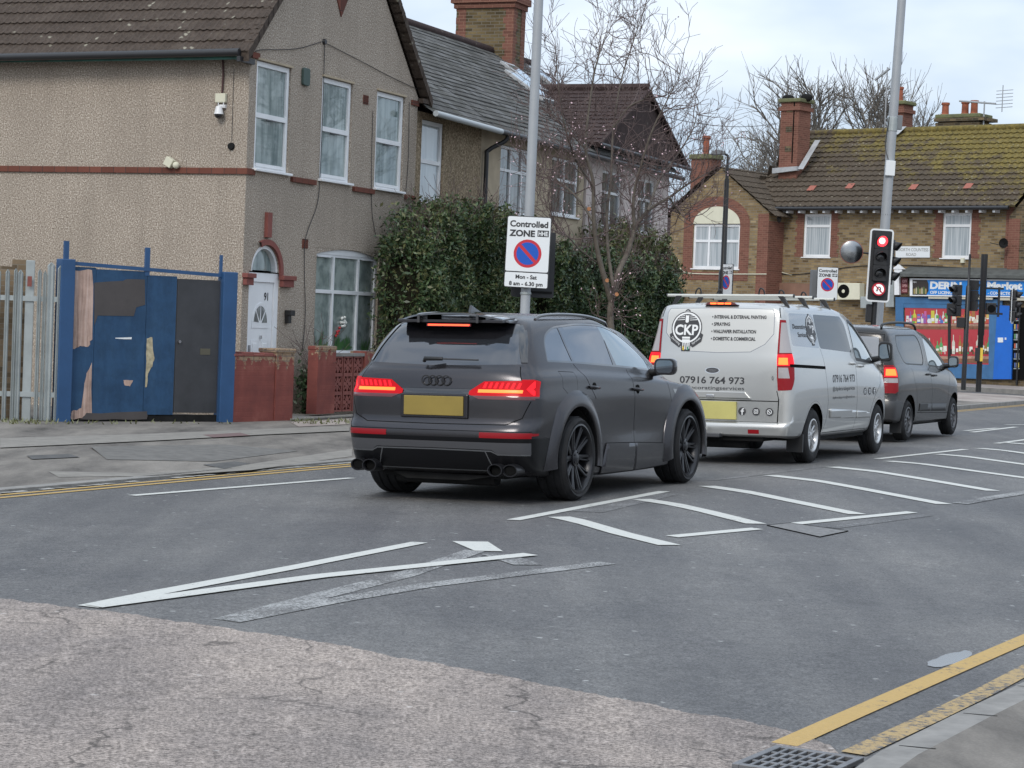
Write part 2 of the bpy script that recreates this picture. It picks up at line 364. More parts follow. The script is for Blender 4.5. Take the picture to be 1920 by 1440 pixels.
def rooftile(name, c1, c2, c3, moss=None, mossmask=None, spots=.5, lich=(.45, .43, .33), sc=1.0, slates=False):
    m, t, p, o = newmat(name, .9, .25)
    k = ramp(t, noise(t, o, 2.2 * sc, 8, .7), [(.3, c1), (.5, c2), (.7, c3)])
    k = mixc(t, .5, k, ramp(t, noise(t, o, 22 * sc, 4, .7), [(.35, tuple(x * .5 for x in c2)), (.65, tuple(x * 1.5 for x in c2))]))
    if moss:
        n = noise(t, o, 1.6, 10, .80)
        if mossmask: n = math_(t, 'ADD', n, mossmask(t, o))
        k = mixc(t, ramp(t, n, [(.50, (0, 0, 0)), (.62, (.78,) * 3)]), k, ramp(t, noise(t, o, 9, 4, .7), [(.35, moss[0]), (.65, moss[1])]))
    if slates:
        s = _n(t, 'ShaderNodeSeparateXYZ'); t.links.new(o, s.inputs[0]); c = _n(t, 'ShaderNodeCombineXYZ'); t.links.new(s.outputs[0], c.inputs[0]); t.links.new(math_(t, 'MULTIPLY', math_(t, 'SUBTRACT', s.outputs[2], 5.25), 1.777), c.inputs[1])
        b = _n(t, 'ShaderNodeTexBrick'); b.inputs['Scale'].default_value = 1; b.inputs['Brick Width'].default_value = .25; b.inputs['Row Height'].default_value = .20; b.inputs['Mortar Size'].default_value = .006; b.inputs['Color1'].default_value = (0, 0, 0, 1); b.inputs['Color2'].default_value = (1, 1, 1, 1); t.links.new(c.outputs[0], b.inputs[0])
        k = mixc(t, .55, k, ramp(t, b.outputs['Color'], [(0, (.045, .044, .040)), (.5, (.088, .086, .08)), (1, (.17, .17, .172))])); k = mixc(t, b.outputs['Fac'], k, (.02, .02, .02))
    v = _n(t, 'ShaderNodeTexVoronoi'); v.inputs['Scale'].default_value = 6 * sc; v.inputs['Randomness'].default_value = 1; t.links.new(o, v.inputs[0])
    sp = math_(t, 'MULTIPLY', ramp(t, v.outputs['Distance'], [(.12, (1, 1, 1)), (.24, (0, 0, 0))]), ramp(t, noise(t, o, 2.2, 5), [(.50, (0, 0, 0)), (.58, (1, 1, 1))]))
    k = mixc(t, math_(t, 'MULTIPLY', sp, spots), k, lich); t.links.new(k, p.inputs['Base Color']); bumpn(t, p, noise(t, o, 30, 3, .6), .4, .01); return m
M_tileA = rooftile('brown_pantile', (.040, .031, .025), (.068, .052, .042), (.105, .085, .07), spots=.75, lich=(.36, .34, .27), moss=((.10, .09, .03), (.17, .15, .06)), mossmask=lambda t, o: -.12)
M_slate = rooftile('grey_slate', (.055, .053, .048), (.088, .086, .080), (.150, .148, .145), moss=((.06, .062, .035), (.10, .10, .06)), mossmask=lambda t, o: -.04, spots=.2, slates=True)
M_tileC = rooftile('dark_red_tile', (.032, .022, .021), (.048, .032, .030), (.072, .050, .045), spots=.15)
def mossy(t, o):
    s = _n(t, 'ShaderNodeSeparateXYZ'); t.links.new(o, s.inputs[0])
    a = math_(t, 'MULTIPLY', math_(t, 'SUBTRACT', s.outputs[0], 4.0), .022); b = math_(t, 'MULTIPLY', math_(t, 'SUBTRACT', s.outputs[2], 7.3), .09); return math_(t, 'ADD', math_(t, 'ADD', a, b), .02)
M_tileR = rooftile('mossy_pantile', (.05, .04, .03), (.075, .058, .042), (.11, .082, .06), moss=((.10, .083, .024), (.235, .18, .045)), mossmask=mossy, spots=.35)
M_lead = mat('lead_flashing', (.36, .37, .38), .6, var=.2, vscale=4)
M_guttergrey = mat('grey_gutter', (.42, .45, .46), .4)
M_blackpipe = mat('black_pipe', (.02, .02, .022), .4)
M_greenfascia = mat('green_fascia', (.02, .10, .075), .5, var=.5, vscale=3)
M_clay = mat('clay_pot', (.28, .085, .045), .85, var=.25, vscale=6)
M_cement = mat('mossy_cement', (.10, .10, .06), .95, var=.5, vscale=5, bump=.5, bscale=12, col2=(.17, .18, .08))
M_galv = mat('galvanised_steel', (.28, .305, .305), .5, metal=.35, var=.18, vscale=2.5, col2=(.41, .44, .435))
M_greypole = mat('grey_column_paint', (.33, .345, .36), .45, metal=.1, var=.08, vscale=2)
M_blackpole = mat('black_pole_paint', (.014, .014, .015), .4)
M_bluegate = mat('blue_gate_paint', (.017, .056, .125), .55, var=.22, vscale=2.5, bump=.15, bscale=12)
def streaked(name, c1, c2, c3, rough, sx=9, sz=.8):
    m, t, p, o = newmat(name, rough, .3); mp_ = _n(t, 'ShaderNodeMapping'); mp_.inputs['Scale'].default_value = (sx, sx, sz); t.links.new(o, mp_.inputs[0])
    n = noise(t, mp_.outputs[0], 1.5, 8, .7); k = ramp(t, n, [(.32, c1), (.5, c2), (.68, c3)]); k = mixc(t, .4, k, ramp(t, noise(t, o, 3, 7, .7), [(.4, tuple(x * .6 for x in c2)), (.6, tuple(x * 1.3 for x in c2))])); t.links.new(k, p.inputs['Base Color']); bumpn(t, p, n, .5, .012); return m
M_bluegate = streaked('blue_gate_boards', (.016, .048, .105), (.021, .060, .125), (.030, .076, .145), .6, 4, .8)
M_barewood = streaked('bare_split_wood', (.14, .09, .07), (.40, .28, .23), (.60, .47, .42), .9, 16, .7)
M_blueframe = mat('blue_frame_paint', (.020, .068, .165), .5, var=.12, vscale=3)
M_brownpaint = mat('dark_brown_paint', (.060, .052, .050), .6, var=.15, vscale=3)
M_blackdoor = mat('black_door_paint', (.035, .036, .040), .5, var=.3, vscale=2)
M_signwhite = mat('sign_white', (.70, .72, .73), .4); M_signblack = mat('sign_black', (.02, .02, .022), .5); M_signred = mat('sign_red', (.50, .018, .035), .4); M_signblue = mat('sign_blue', (.0, .075, .43), .4); M_signback = mat('sign_back_grey', (.16, .17, .18), .6)
M_shopblue = mat('shop_blue_paint', (.045, .14, .29), .5, var=.2, vscale=2); M_brightblue = mat('bright_blue_panel', (.010, .125, .52), .4, var=.1, vscale=2); M_signsky = mat('fascia_blue', (.012, .20, .60), .35)
M_ochre = mat('cream_paint', (.62, .60, .47), .7, var=.06, vscale=3)
M_cam = mat('camera_white', (.7, .7, .7), .4)
# roads
def asphalt(name, c1, c2, fleck, sc=1.0, crack=False, wet=.62):
    m, t, p, o = newmat(name, wet, .35)
    k = ramp(t, noise(t, o, 62 * sc, 5, .85), [(.38, c1), (.5, tuple((a + b) / 2 for a, b in zip(c1, c2))), (.62, c2)])
    big = ramp(t, noise(t, o, .35, 8, .68), [(.35, (.74, .75, .77)), (.65, (1.20, 1.19, 1.16))]); k = mixc(t, 1.0, k, big, 'MULTIPLY'); k = mixc(t, .5, k, ramp(t, noise(t, o, 14, 6, .8), [(.38, (.55, .55, .55)), (.62, (1.3, 1.3, 1.3))]), 'MULTIPLY')
    mp_ = _n(t, 'ShaderNodeMapping'); mp_.inputs['Rotation'].default_value = (0, 0, ROADDIR); mp_.inputs['Scale'].default_value = (1.6, .12, 1); t.links.new(o, mp_.inputs[0])
    k = mixc(t, 1.0, k, ramp(t, noise(t, mp_.outputs[0], 1, 4, .55), [(.38, (.82, .82, .83)), (.62, (1.12, 1.11, 1.09))]), 'MULTIPLY')
    v = _n(t, 'ShaderNodeTexVoronoi'); v.inputs['Scale'].default_value = 8 * sc; t.links.new(o, v.inputs[0])
    sp = math_(t, 'MULTIPLY', ramp(t, v.outputs['Distance'], [(.10, (1, 1, 1)), (.17, (0, 0, 0))]), ramp(t, noise(t, o, 5, 2), [(.57, (0, 0, 0)), (.60, (1, 1, 1))]))
    k = mixc(t, math_(t, 'MULTIPLY', sp, .5), k, fleck)
    if crack:
        w = _n(t, 'ShaderNodeTexVoronoi'); w.feature = 'DISTANCE_TO_EDGE'; w.inputs['Scale'].default_value = .75
        dv = _n(t, 'ShaderNodeVectorMath', operation='ADD'); nn = _n(t, 'ShaderNodeTexNoise'); nn.inputs['Scale'].default_value = 3; nn.inputs['Detail'].default_value = 6; t.links.new(o, nn.inputs[0])
        sc_ = _n(t, 'ShaderNodeVectorMath', operation='SCALE'); sc_.inputs['Scale'].default_value = .5; t.links.new(nn.outputs['Color'], sc_.inputs[0]); t.links.new(o, dv.inputs[0]); t.links.new(sc_.outputs[0], dv.inputs[1]); t.links.new(dv.outputs[0], w.inputs[0])
        cm = math_(t, 'MULTIPLY', ramp(t, w.outputs['Distance'], [(.003, (1, 1, 1)), (.012, (0, 0, 0))]), ramp(t, noise(t, o, 1.0, 4), [(.44, (0, 0, 0)), (.54, (1, 1, 1))]))
        k = mixc(t, math_(t, 'MULTIPLY', cm, .6), k, tuple(x * .2 for x in c1))
    t.links.new(k, p.inputs['Base Color']); bumpn(t, p, noise(t, o, 90 * sc, 3, .7), .55, .008); return m, t, p, o, k
M_road = asphalt('road_asphalt', (.048, .047, .047), (.188, .185, .184), (.50, .50, .48))[0]
M_oldroad = asphalt('old_chip_surface', (.078, .064, .056), (.445, .382, .345), (.56, .52, .49), sc=.9, crack=True, wet=.8)[0]
def footmat(name, c1, c2):
    m, t, p, o = newmat(name, .9, .2); mp_ = _n(t, 'ShaderNodeMapping'); mp_.inputs['Rotation'].default_value = (0, 0, ROADDIR); mp_.inputs['Scale'].default_value = (.9, .28, 1); t.links.new(o, mp_.inputs[0])
    k = ramp(t, noise(t, mp_.outputs[0], 1.5, 9, .68), [(.32, tuple(x * .55 for x in c1)), (.40, c1), (.56, c2), (.72, tuple(min(1, x * 1.35) for x in c2))])
    k = mixc(t, .35, k, noise(t, o, 70, 3, .7), 'OVERLAY'); t.links.new(k, p.inputs['Base Color']); bumpn(t, p, noise(t, o, 60, 3), .4, .008); return m
M_foot = footmat('footway_tarmac', (.118, .108, .098), (.195, .178, .158)); M_paver = footmat('brown_paving', (.26, .22, .20), (.33, .29, .26))
M_kerb = mat('kerb_stone', (.22, .21, .195), .85, var=.25, vscale=5, bump=.2)
M_verge = mat('dirt_verge', (.16, .15, .11), .95, var=.4, vscale=8, bump=.5, col2=(.25, .24, .17))
def worn(name, c, amount, base='road_asphalt', sc=26):
    m, t, p, o, k = asphalt(name, (.048, .047, .047), (.188, .185, .184), (.50, .50, .48))
    f = math_(t, 'ADD', math_(t, 'MULTIPLY', noise(t, o, sc, 5, .75), .7), math_(t, 'MULTIPLY', noise(t, o, 2.2, 3, .5), .3))
    t.links.new(mixc(t, ramp(t, f, [(amount - .05, (0, 0, 0)), (amount + .03, (1, 1, 1))]), k, mixc(t, .25, c, noise(t, o, 60, 3), 'MULTIPLY')), p.inputs['Base Color']); return m
M_white = worn('road_white', (.60, .60, .56), .385); M_whiteworn = worn('worn_white', (.40, .40, .39), .52, sc=60); M_whitefaint = worn('faint_white', (.30, .30, .30), .575, sc=60)
M_yellow = worn('road_yellow', (.50, .33, .11), .415); M_yellowold = worn('worn_yellow', (.44, .31, .14), .48)
# ------------------------------------------------------------------ vehicle shells
def pchip(Y, m):
    """monotone interpolation of rows of Y (n, c); m[i] steps in interval i"""
    n = len(Y); D = Y[1:] - Y[:-1]; d = np.zeros_like(Y)
    with np.errstate(divide='ignore', invalid='ignore'):
        h = 2 * D[:-1] * D[1:] / (D[:-1] + D[1:])
    d[1:-1] = np.where(D[:-1] * D[1:] > 0, h, 0); d[0] = D[0]; d[-1] = D[-1]
    o = []
    for i in range(n - 1):
        for j in range(m[i]):
            t = j / m[i]; h00 = 2*t**3-3*t*t+1; h10 = t**3-2*t*t+t; h01 = -2*t**3+3*t*t; h11 = t**3-t*t
            o.append(h00 * Y[i] + h10 * d[i] + h01 * Y[i + 1] + h11 * d[i + 1])
    o.append(Y[-1]); return np.array(o)
def catrom(Y, m, tens=.5):
    n = len(Y); d = np.zeros_like(Y); d[1:-1] = (Y[2:] - Y[:-2]) * tens; d[0] = Y[1] - Y[0]; d[-1] = Y[-1] - Y[-2]
    o = []
    for i in range(n - 1):
        for j in range(m[i]):
            t = j / m[i]; o.append((2*t**3-3*t*t+1) * Y[i] + (t**3-2*t*t+t) * d[i] + (-2*t**3+3*t*t) * Y[i+1] + (t**3-t*t) * d[i+1])
    o.append(Y[-1]); return np.array(o)
def shell_grid(rings, mk, mj):
    A = np.array(rings, float)                       # (J, K, 3)
    mir = np.array([1, -1, 1.])
    B = []
    for r in A:                                      # along the ring, mirrored at both ends so that it is smooth there
        ext = np.vstack([r[1] * mir, r, r[-2] * mir]); q = pchip(ext, [1] + mk + [1])
        B.append(q[1:-1])
    B = np.array(B); B = np.concatenate([B, (B[-2] * mir)[None]])
    C = pchip(B.reshape(len(B), -1), mj + [1])[:-1]
    C = C.reshape(len(C), -1, 3); C[:, 0, 1] = 0; C[:, -1, 1] = 0; C[-1, :, 1] = 0
    return C
class Shell:
    """left half (y >= 0) of a vehicle body; regions are cut out of it with outlines drawn from the side, the rear or above"""
    def __init__(s, C):
        s.bm = bmesh.new(); J, K = C.shape[:2]
        v = [[s.bm.verts.new(C[j, k]) for k in range(K)] for j in range(J)]
        for j in range(J - 1):
            for k in range(K - 1):
                try: s.bm.faces.new((v[j][k + 1], v[j][k], v[j + 1][k], v[j + 1][k + 1]))
                except ValueError: pass
        s.lay = s.bm.faces.layers.int.new('id'); s.names = ['body']
        bmesh.ops.remove_doubles(s.bm, verts=s.bm.verts, dist=1e-5); s.bm.normal_update()
        s.dirn = {'side': lambda n: n.y > .35, 'rear': lambda n: n.x < -.45, 'front': lambda n: n.x > .3, 'top': lambda n: n.z > .45}
        s.pr = {'side': lambda c: (c.x, c.z), 'rear': lambda c: (c.y, c.z), 'front': lambda c: (c.y, c.z), 'top': lambda c: (c.x, c.y)}
    def cut(s, view, poly, name, within=None, extra=None):
        if name not in s.names: s.names.append(name)
        pid = s.names.index(name); pr = s.pr[view]; ok = extra or s.dirn[view]; bm = s.bm
        xs = [p[0] for p in poly]; ys = [p[1] for p in poly]; bb = (min(xs), max(xs), min(ys), max(ys))
        def bbox(f):
            q = [pr(v.co) for v in f.verts]; return min(a for a, b in q), max(a for a, b in q), min(b for a, b in q), max(b for a, b in q)
        cand = {}
        for f in bm.faces:
            if not ok(f.normal): continue
            b = bbox(f)
            if b[1] >= bb[0] and b[0] <= bb[1] and b[3] >= bb[2] and b[2] <= bb[3]: cand[f] = b
        n = len(poly)
        for i in range(n):
            p, q = poly[i], poly[(i + 1) % n]
            dx, dy = q[0] - p[0], q[1] - p[1]; L = math.hypot(dx, dy)
            if L < 1e-6: continue
            nx, ny = -dy / L, dx / L
            sb = (min(p[0], q[0]), max(p[0], q[0]), min(p[1], q[1]), max(p[1], q[1]))
            fs = []
            for f, b in list(cand.items()):
                if not f.is_valid: del cand[f]; continue
                if b[1] < sb[0] or b[0] > sb[1] or b[3] < sb[2] or b[2] > sb[3]: continue
                ds = [(pr(v.co)[0] - p[0]) * nx + (pr(v.co)[1] - p[1]) * ny for v in f.verts]
                if min(ds) < -1e-5 and max(ds) > 1e-5: fs.append(f)
            if not fs: continue
            geo = list({e for f in fs for e in f.edges} | {v for f in fs for v in f.verts}) + fs
            if view == 'side': co, no = (p[0], 0, p[1]), (nx, 0, ny)
            elif view == 'top': co, no = (p[0], p[1], 0), (nx, ny, 0)
            else: co, no = (0, p[0], p[1]), (0, nx, ny)
            r = bmesh.ops.bisect_plane(bm, geom=geo, dist=1e-6, plane_co=co, plane_no=no)
            for f in r['geom']:
                if isinstance(f, bmesh.types.BMFace) and f.is_valid: cand[f] = bbox(f)
        for f in bm.faces:
            if not ok(f.normal): continue
            if within is not None and s.names[f[s.lay]] not in within: continue
            c = pr(f.calc_center_median()); ins = False
            if c[0] < bb[0] or c[0] > bb[1] or c[1] < bb[2] or c[1] > bb[3]: continue
            j = n - 1
            for i in range(n):
                a, b = poly[i], poly[j]
                if (a[1] > c[1]) != (b[1] > c[1]) and c[0] < (b[0] - a[0]) * (c[1] - a[1]) / (b[1] - a[1]) + a[0]: ins = not ins
                j = i
            if ins: f[s.lay] = pid
    def groove(s, view, line, name='gap', w=.008, within=None):
        """thin strip along a polyline"""
        for i in range(len(line) - 1):
            p, q = Vector(line[i]), Vector(line[i + 1]); d = (q - p).normalized(); nn = Vector((-d.y, d.x)) * w / 2
            s.cut(view, [tuple(p - nn - d * w * .4), tuple(q - nn + d * w * .4), tuple(q + nn + d * w * .4), tuple(p + nn - d * w * .4)], name, within)
    def part(s, ids, objname, m, parent, sides='both', push=0.0, thick=0.0, mats=None):
        """sides: 'both' one mesh with its mirror image, 'split' two meshes; mats maps id -> slot"""
        ids = [ids] if isinstance(ids, str) else ids
        idx = [s.names.index(i) for i in ids if i in s.names]
        fs = [f for f in s.bm.faces if f[s.lay] in idx]
        if not fs: return []
        vi = {}; V = []; F = []; MI = []
        for f in fs:
            a = []
            for v in f.verts:
                if v not in vi: vi[v] = len(V); V.append(v.co + v.normal * push)
                a.append(vi[v])
            F.append(a); MI.append(mats.get(s.names[f[s.lay]], 0) if mats else 0)
        out = []
        def mk(sgn):
            me = bpy.data.meshes.new(objname); me.from_pydata([(v.x, v.y * sgn, v.z) for v in V], [], [f if sgn > 0 else f[::-1] for f in F])
            return me
        def fin(me, MI):
            bm = bmesh.new(); bm.from_mesh(me); bmesh.ops.remove_doubles(bm, verts=bm.verts, dist=2e-5)
            bm.to_mesh(me); bm.free()
            o = link(objname, me, m, parent, True, 38)
            if thick:
                md = o.modifiers.new('s', 'SOLIDIFY'); md.thickness = thick; md.offset = -1
            return o
        if sides == 'split':
            for sg in (1, -1):
                me = mk(sg); me.polygons.foreach_set('material_index', MI); out.append(fin(me, MI))
        else:
            n = len(V); W2 = [tuple(v) for v in V] + [(v.x, -v.y, v.z) for v in V]
            F2 = F + [[i + n for i in f[::-1]] for f in F]
            me = bpy.data.meshes.new(objname); me.from_pydata(W2, [], F2); me.polygons.foreach_set('material_index', MI * 2); out.append(fin(me, MI))
        return out
def ringdef(zs, xs, ws, c=(.015, .07, .24), fc=(.30, .07), kw=(.5, .84, .97), fw=(.86, .5)):
    """zs: rear, x4, x5, x6, front; xs: rear, x4, x5, x6, front; ws: w4, w5, w6"""
    zr, z4, z5, z6, zf = zs; xr, x4, x5, x6, xf = xs; w4, w5, w6 = ws
    return [(xr, 0, zr), (xr + c[0], kw[0] * w4, zr), (xr + c[1], kw[1] * w4, zr), (xr + c[2], kw[2] * w4, zr + (z4 - zr) * .35),
            (x4, w4, z4), (x5, w5, z5), (x6, w6, z6), (xf - fc[0], fw[0] * w6, zf + (z6 - zf) * .4), (xf - fc[1], fw[1] * w6, zf), (xf, 0, zf)]
# ------------------------------------------------------------------ wheels
def wheel(parent, x, y, z, Rr, w, rim, rimmat, style, steer=0.0, side=1, rimdark=None):
    """side +1: outer face at +y.  wheel > tyre, rim"""
    root = bpy.data.objects.new('wheel', None); COL.objects.link(root); root.parent = parent
    root.location = (x, y, z); root.rotation_euler = (0, 0, steer + (0 if side > 0 else math.pi)); root.empty_display_size = .1
    h = w / 2
    pr = [(rim - .01, -h + .02), (rim + .012, -h + .005), ((rim + Rr) / 2, -h - .008), (Rr - .022, -h + .012), (Rr - .004, -h + .04)]
    t = MB()
    for g in (-.28, 0, .28):
        pr += [(Rr, g * w - w * .11), (Rr, g * w + w * .08), (Rr - .009, g * w + w * .09), (Rr - .009, g * w + w * .14)]
    pr += [(Rr - .004, h - .04), (Rr - .022, h - .012), ((rim + Rr) / 2, h + .008), (rim + .012, h - .005), (rim - .01, h - .02)]
    t.lathe(pr, (0, 0, 0), 'y', 56); t.build('tyre', M_tyre, root, auto=40)
    d = MB().lathe([(rim - .004, -h + .03), (rim - .012, h - .05), (rim + .004, h - .012), (rim + .008, h - .002), (rim - .008, h + .001), (rim - .016, h - .014), (rim - .03, h - .06), (rim - .035, -h + .03)], (0, 0, 0), 'y', 48)
    face = h - .012
    def spoke(a, r0, r1, w0, w1, y0, y1, th=.03, off=0.0):
        ca, sa = math.cos(a), math.sin(a)
        P = []
        for r, ww, yy in ((r0, w0, y0), ((r0 + r1) / 2, (w0 + w1) / 2 * .92, (y0 + y1) / 2 - .004), (r1, w1, y1)):
            o = off * (r - r0) / (r1 - r0)
            for s_, dy in ((-1, -.008), (-.45, 0.0), (.45, 0.0), (1, -.008), (1, -th), (-1, -th)):
                tt = s_ * ww / 2 + o; P.append((r * ca - tt * sa, yy + dy, r * sa + tt * ca))
        f = []
        for k in range(2):
            for j in range(6): f.append((k * 6 + j, k * 6 + (j + 1) % 6, (k + 1) * 6 + (j + 1) % 6, (k + 1) * 6 + j))
        f += [(0, 1, 2, 3, 4, 5), (17, 16, 15, 14, 13, 12)]
        d.add(P, f)
    if style == 'Y':
        for i in range(5):
            a = 2 * math.pi * (i + .25) / 5
            for sg in (-1, 1):
                spoke(a + sg * .10, .05, rim - .012, .045, .026, face - .045, face - .008, .035, off=sg * .055)
                spoke(a + sg * .36, .06, rim - .012, .028, .018, face - .05, face - .012, .03, off=sg * .02)
    elif style == 'ten':
        for i in range(5):
            a = 2 * math.pi * (i + .1) / 5
            for sg in (-1, 1): spoke(a + sg * .17, .05, rim - .008, .05, .034, face - .02, face - .012, .03, off=sg * .006)
    else:
        for i in range(9):
            a = 2 * math.pi * i / 9; spoke(a, .05, rim - .004, .045, .05, face + .004, face - .006, .02, off=.02)
    d.lathe([(.001, face - .012), (.03, face - .012), (.05, face - .02), (.075, face - .03), (.08, face - .06), (.001, face - .06)], (0, 0, 0), 'y', 24)
    for i in range(5):
        a = 2 * math.pi * (i + .5) / 5; d.tube([(.056 * math.cos(a), face - .03, .056 * math.sin(a)), (.056 * math.cos(a), face - .014, .056 * math.sin(a))], .008, 6)
    d.build('rim', rimmat, root, auto=35)
    MB().lathe([(.001, face - .085), (rim * .62, face - .085), (rim * .62, face - .10), (rim - .02, face - .12), (rim - .02, -h + .04), (.001, -h + .04)], (0, 0, 0), 'y', 32).build('brake_disc', rimdark or M_discdark, root, auto=30)
    return root
def mirror_y(mb): return MB().add([(x, -y, z) for x, y, z in mb.v], [f[::-1] for f in mb.f])
M_tyre = mat('tyre', (.018, .018, .019), .82, spec=.3, var=.5, vscale=9, bump=.25, bscale=90)
M_discdark = mat('brake_dark', (.02, .02, .02), .6)
M_black = mat('black_plastic', (.012, .012, .013), .45)
M_gap = mat('shut_line', (.006, .006, .006), .9, spec=.1)
M_under = mat('underbody', (.012, .012, .012), .9, spec=.2, var=.4)
M_chrome = mat('chrome', (.62, .63, .65), .12, metal=1)
M_mirror = mat('mirror_glass', (.34, .37, .39), .03, metal=1)
def wheel_wells(parent, spec, half, m=None):
    """dark liners behind the arches: one part"""
    for x, r in spec:
        for sg in (1, -1):
            t = MB(); n = 20; pf = [(r, half - .02), (r, half - .45), (.01, half - .45)]
            vs = [(x + q * math.cos(R(-12 + 204 * i / n)), sg * y, .36 + q * math.sin(R(-12 + 204 * i / n))) for i in range(n + 1) for q, y in pf]
            t.add(vs, [(i * 3 + j, i * 3 + j + 1, i * 3 + 4 + j, i * 3 + 3 + j) for i in range(n) for j in range(2)])
            t.build('wheel_arch_liner', m or M_under, parent, auto=30)
def smooth_path(p, k=6): return [tuple(q) for q in catrom(np.array(p, float), [k] * (len(p) - 1))]
def mirror(parent, sg, x, y, z, w, h, d, m, glass=None, arm=None, neck=.1):
    """door mirror: rounded housing with its glass facing backwards, > mirror_glass, mirror_arm"""
    b = MB(); prof = rrect(-w / 2, w / 2, -h / 2, h / 2, min(w, h) * .32, 5); n = len(prof); V = []
    for dx, k in ((0, .93), (.012, 1), (d * .45, .99), (d * .75, .86), (d * .93, .6), (d, .3)):
        V += [(x + dx, sg * (y + p[0] * k), z + p[1] * k) for p in prof]
    F = [(i * n + j, i * n + (j + 1) % n, (i + 1) * n + (j + 1) % n, (i + 1) * n + j) for i in range(5) for j in range(n)] + [tuple(range(n)), tuple(5 * n + j for j in range(n))[::-1]]
    o = b.add(V, F).build('door_mirror', m, parent, auto=50)
    g = MB().prism([(sg * (y + p[0] * .76), z + p[1] * .74) for p in prof][::int(sg)], 'x', x - .004, x + .001); g.build('mirror_glass', M_mirror, o)
    MB().add(*(lambda q: (q.v, q.f))(MB().tube([(x + d * .6, sg * (y - w * .35), z - h * .32), (x + d * .6 + .03, sg * (y - w / 2 - neck), z - h * .42)], [.035, .045], 10))).build('mirror_arm', arm or M_black, o, auto=50)
    return o
def drape(objs, targets, d):
    """lay printed lettering onto the panels behind it, looking along d"""
    from mathutils.bvhtree import BVHTree
    V = []; F = []
    for t_ in targets:
        o = len(V); V += [v.co.copy() for v in t_.data.vertices]; F += [[i + o for i in p.vertices] for p in t_.data.polygons]
    tree = BVHTree.FromPolygons(V, F); d = Vector(d).normalized()
    for k, ob in enumerate(objs):
        for v in ob.data.vertices:
            h = tree.ray_cast(v.co - d * .25, d, .6)
            if h[0] is not None: v.co = h[0] - d * (.0012 + .0003 * k)
        ob.data.update()
def led_red(name, c, s): return mat(name, (.35, .004, .006), .25, spec=.2, emit=c, es=s)
M_lens = mat('red_lens', (.30, .003, .006), .25, spec=.15, coat=0, emit=(.9, .004, .014), es=.20)
M_lensdark = mat('dark_red_lens', (.10, .004, .006), .1, coat=1.0)
M_led = led_red('red_led', (1, .012, .022), .9)
M_ledhot = led_red('hot_led', (1, .16, .03), 2.0)
M_refl = mat('red_reflector', (.24, .007, .012), .25, spec=.25, coat=.05)
M_clear = mat('clear_lens', (.34, .31, .31), .1, coat=.6, spec=.6)
M_plate = mat('yellow_plate', (.25, .18, .035), .5, var=.12, vscale=3)
M_suvgloss = mat('gloss_black', (.012, .012, .014), .1, coat=1.0)
M_grey_plastic = mat('grey_plastic', (.06, .06, .065), .4)
M_rimdark = mat('black_alloy', (.025, .025, .028), .28, metal=.5)
# ------------------------------------------------------------------ ground, road, footways, markings
def dt(d, t): return (CROWN[0] + RN[0] * d + RD[0] * t, CROWN[1] + RN[1] * d + RD[1] * t)
def td(x, y): return ((x - CROWN[0]) * RD[0] + (y - CROWN[1]) * RD[1], dl(x, y))
b = MB(); b.add([(-1500, -200, -.32), (1500, -200, -.32), (1500, 2500, -.32), (-1500, 2500, -.32)], [(0, 1, 2, 3)]); struct(b.build('ground', M_foot, None, fixn=False))
KD = 5.40
def sheet(name, m, ds, ts, zf):
    V = [(*dt(d, t), zf(*dt(d, t))) for t in ts for d in ds]; k = len(ds)
    mb = MB().add(V, [(i * k + j, i * k + j + 1, (i + 1) * k + j + 1, (i + 1) * k + j)[::-1] for i in range(len(ts) - 1) for j in range(k - 1)])
    return struct(mb.build(name, m, None, fixn=False))
sheet('road', M_road, [-30, -9, -5, -2.5, 0, 2.1, 4.2, 5.42, 7, 14, 40], [-32, -20, -10, 0, 10, 20, 30, 45, 60, 90], hgt)
def tess(pts, maxlen=.6):
    """cut a flat polygon into small faces so that it follows the camber"""
    bm = bmesh.new(); f = bm.faces.new([bm.verts.new((p[0], p[1], 0)) for p in pts]); bmesh.ops.triangulate(bm, faces=[f])
    for _ in range(8):
        es = [e for e in bm.edges if e.calc_length() > maxlen]
        if not es: break
        bmesh.ops.subdivide_edges(bm, edges=es, cuts=1); bmesh.ops.triangulate(bm, faces=[f for f in bm.faces if len(f.verts) > 3])
    return bm
def lay(name, pts, m, up=.004, maxlen=.6, thick=0):
    bm = tess(pts, maxlen)
    for v in bm.verts: v.co.z = hgt(v.co.x, v.co.y) + up
    bmesh.ops.recalc_face_normals(bm, faces=bm.faces)
    if sum(f.normal.z for f in bm.faces) < 0: bmesh.ops.reverse_faces(bm, faces=bm.faces)
    me = bpy.data.meshes.new(name); bm.to_mesh(me); bm.free(); return struct(link(name, me, m))
rnd = random.Random(4)
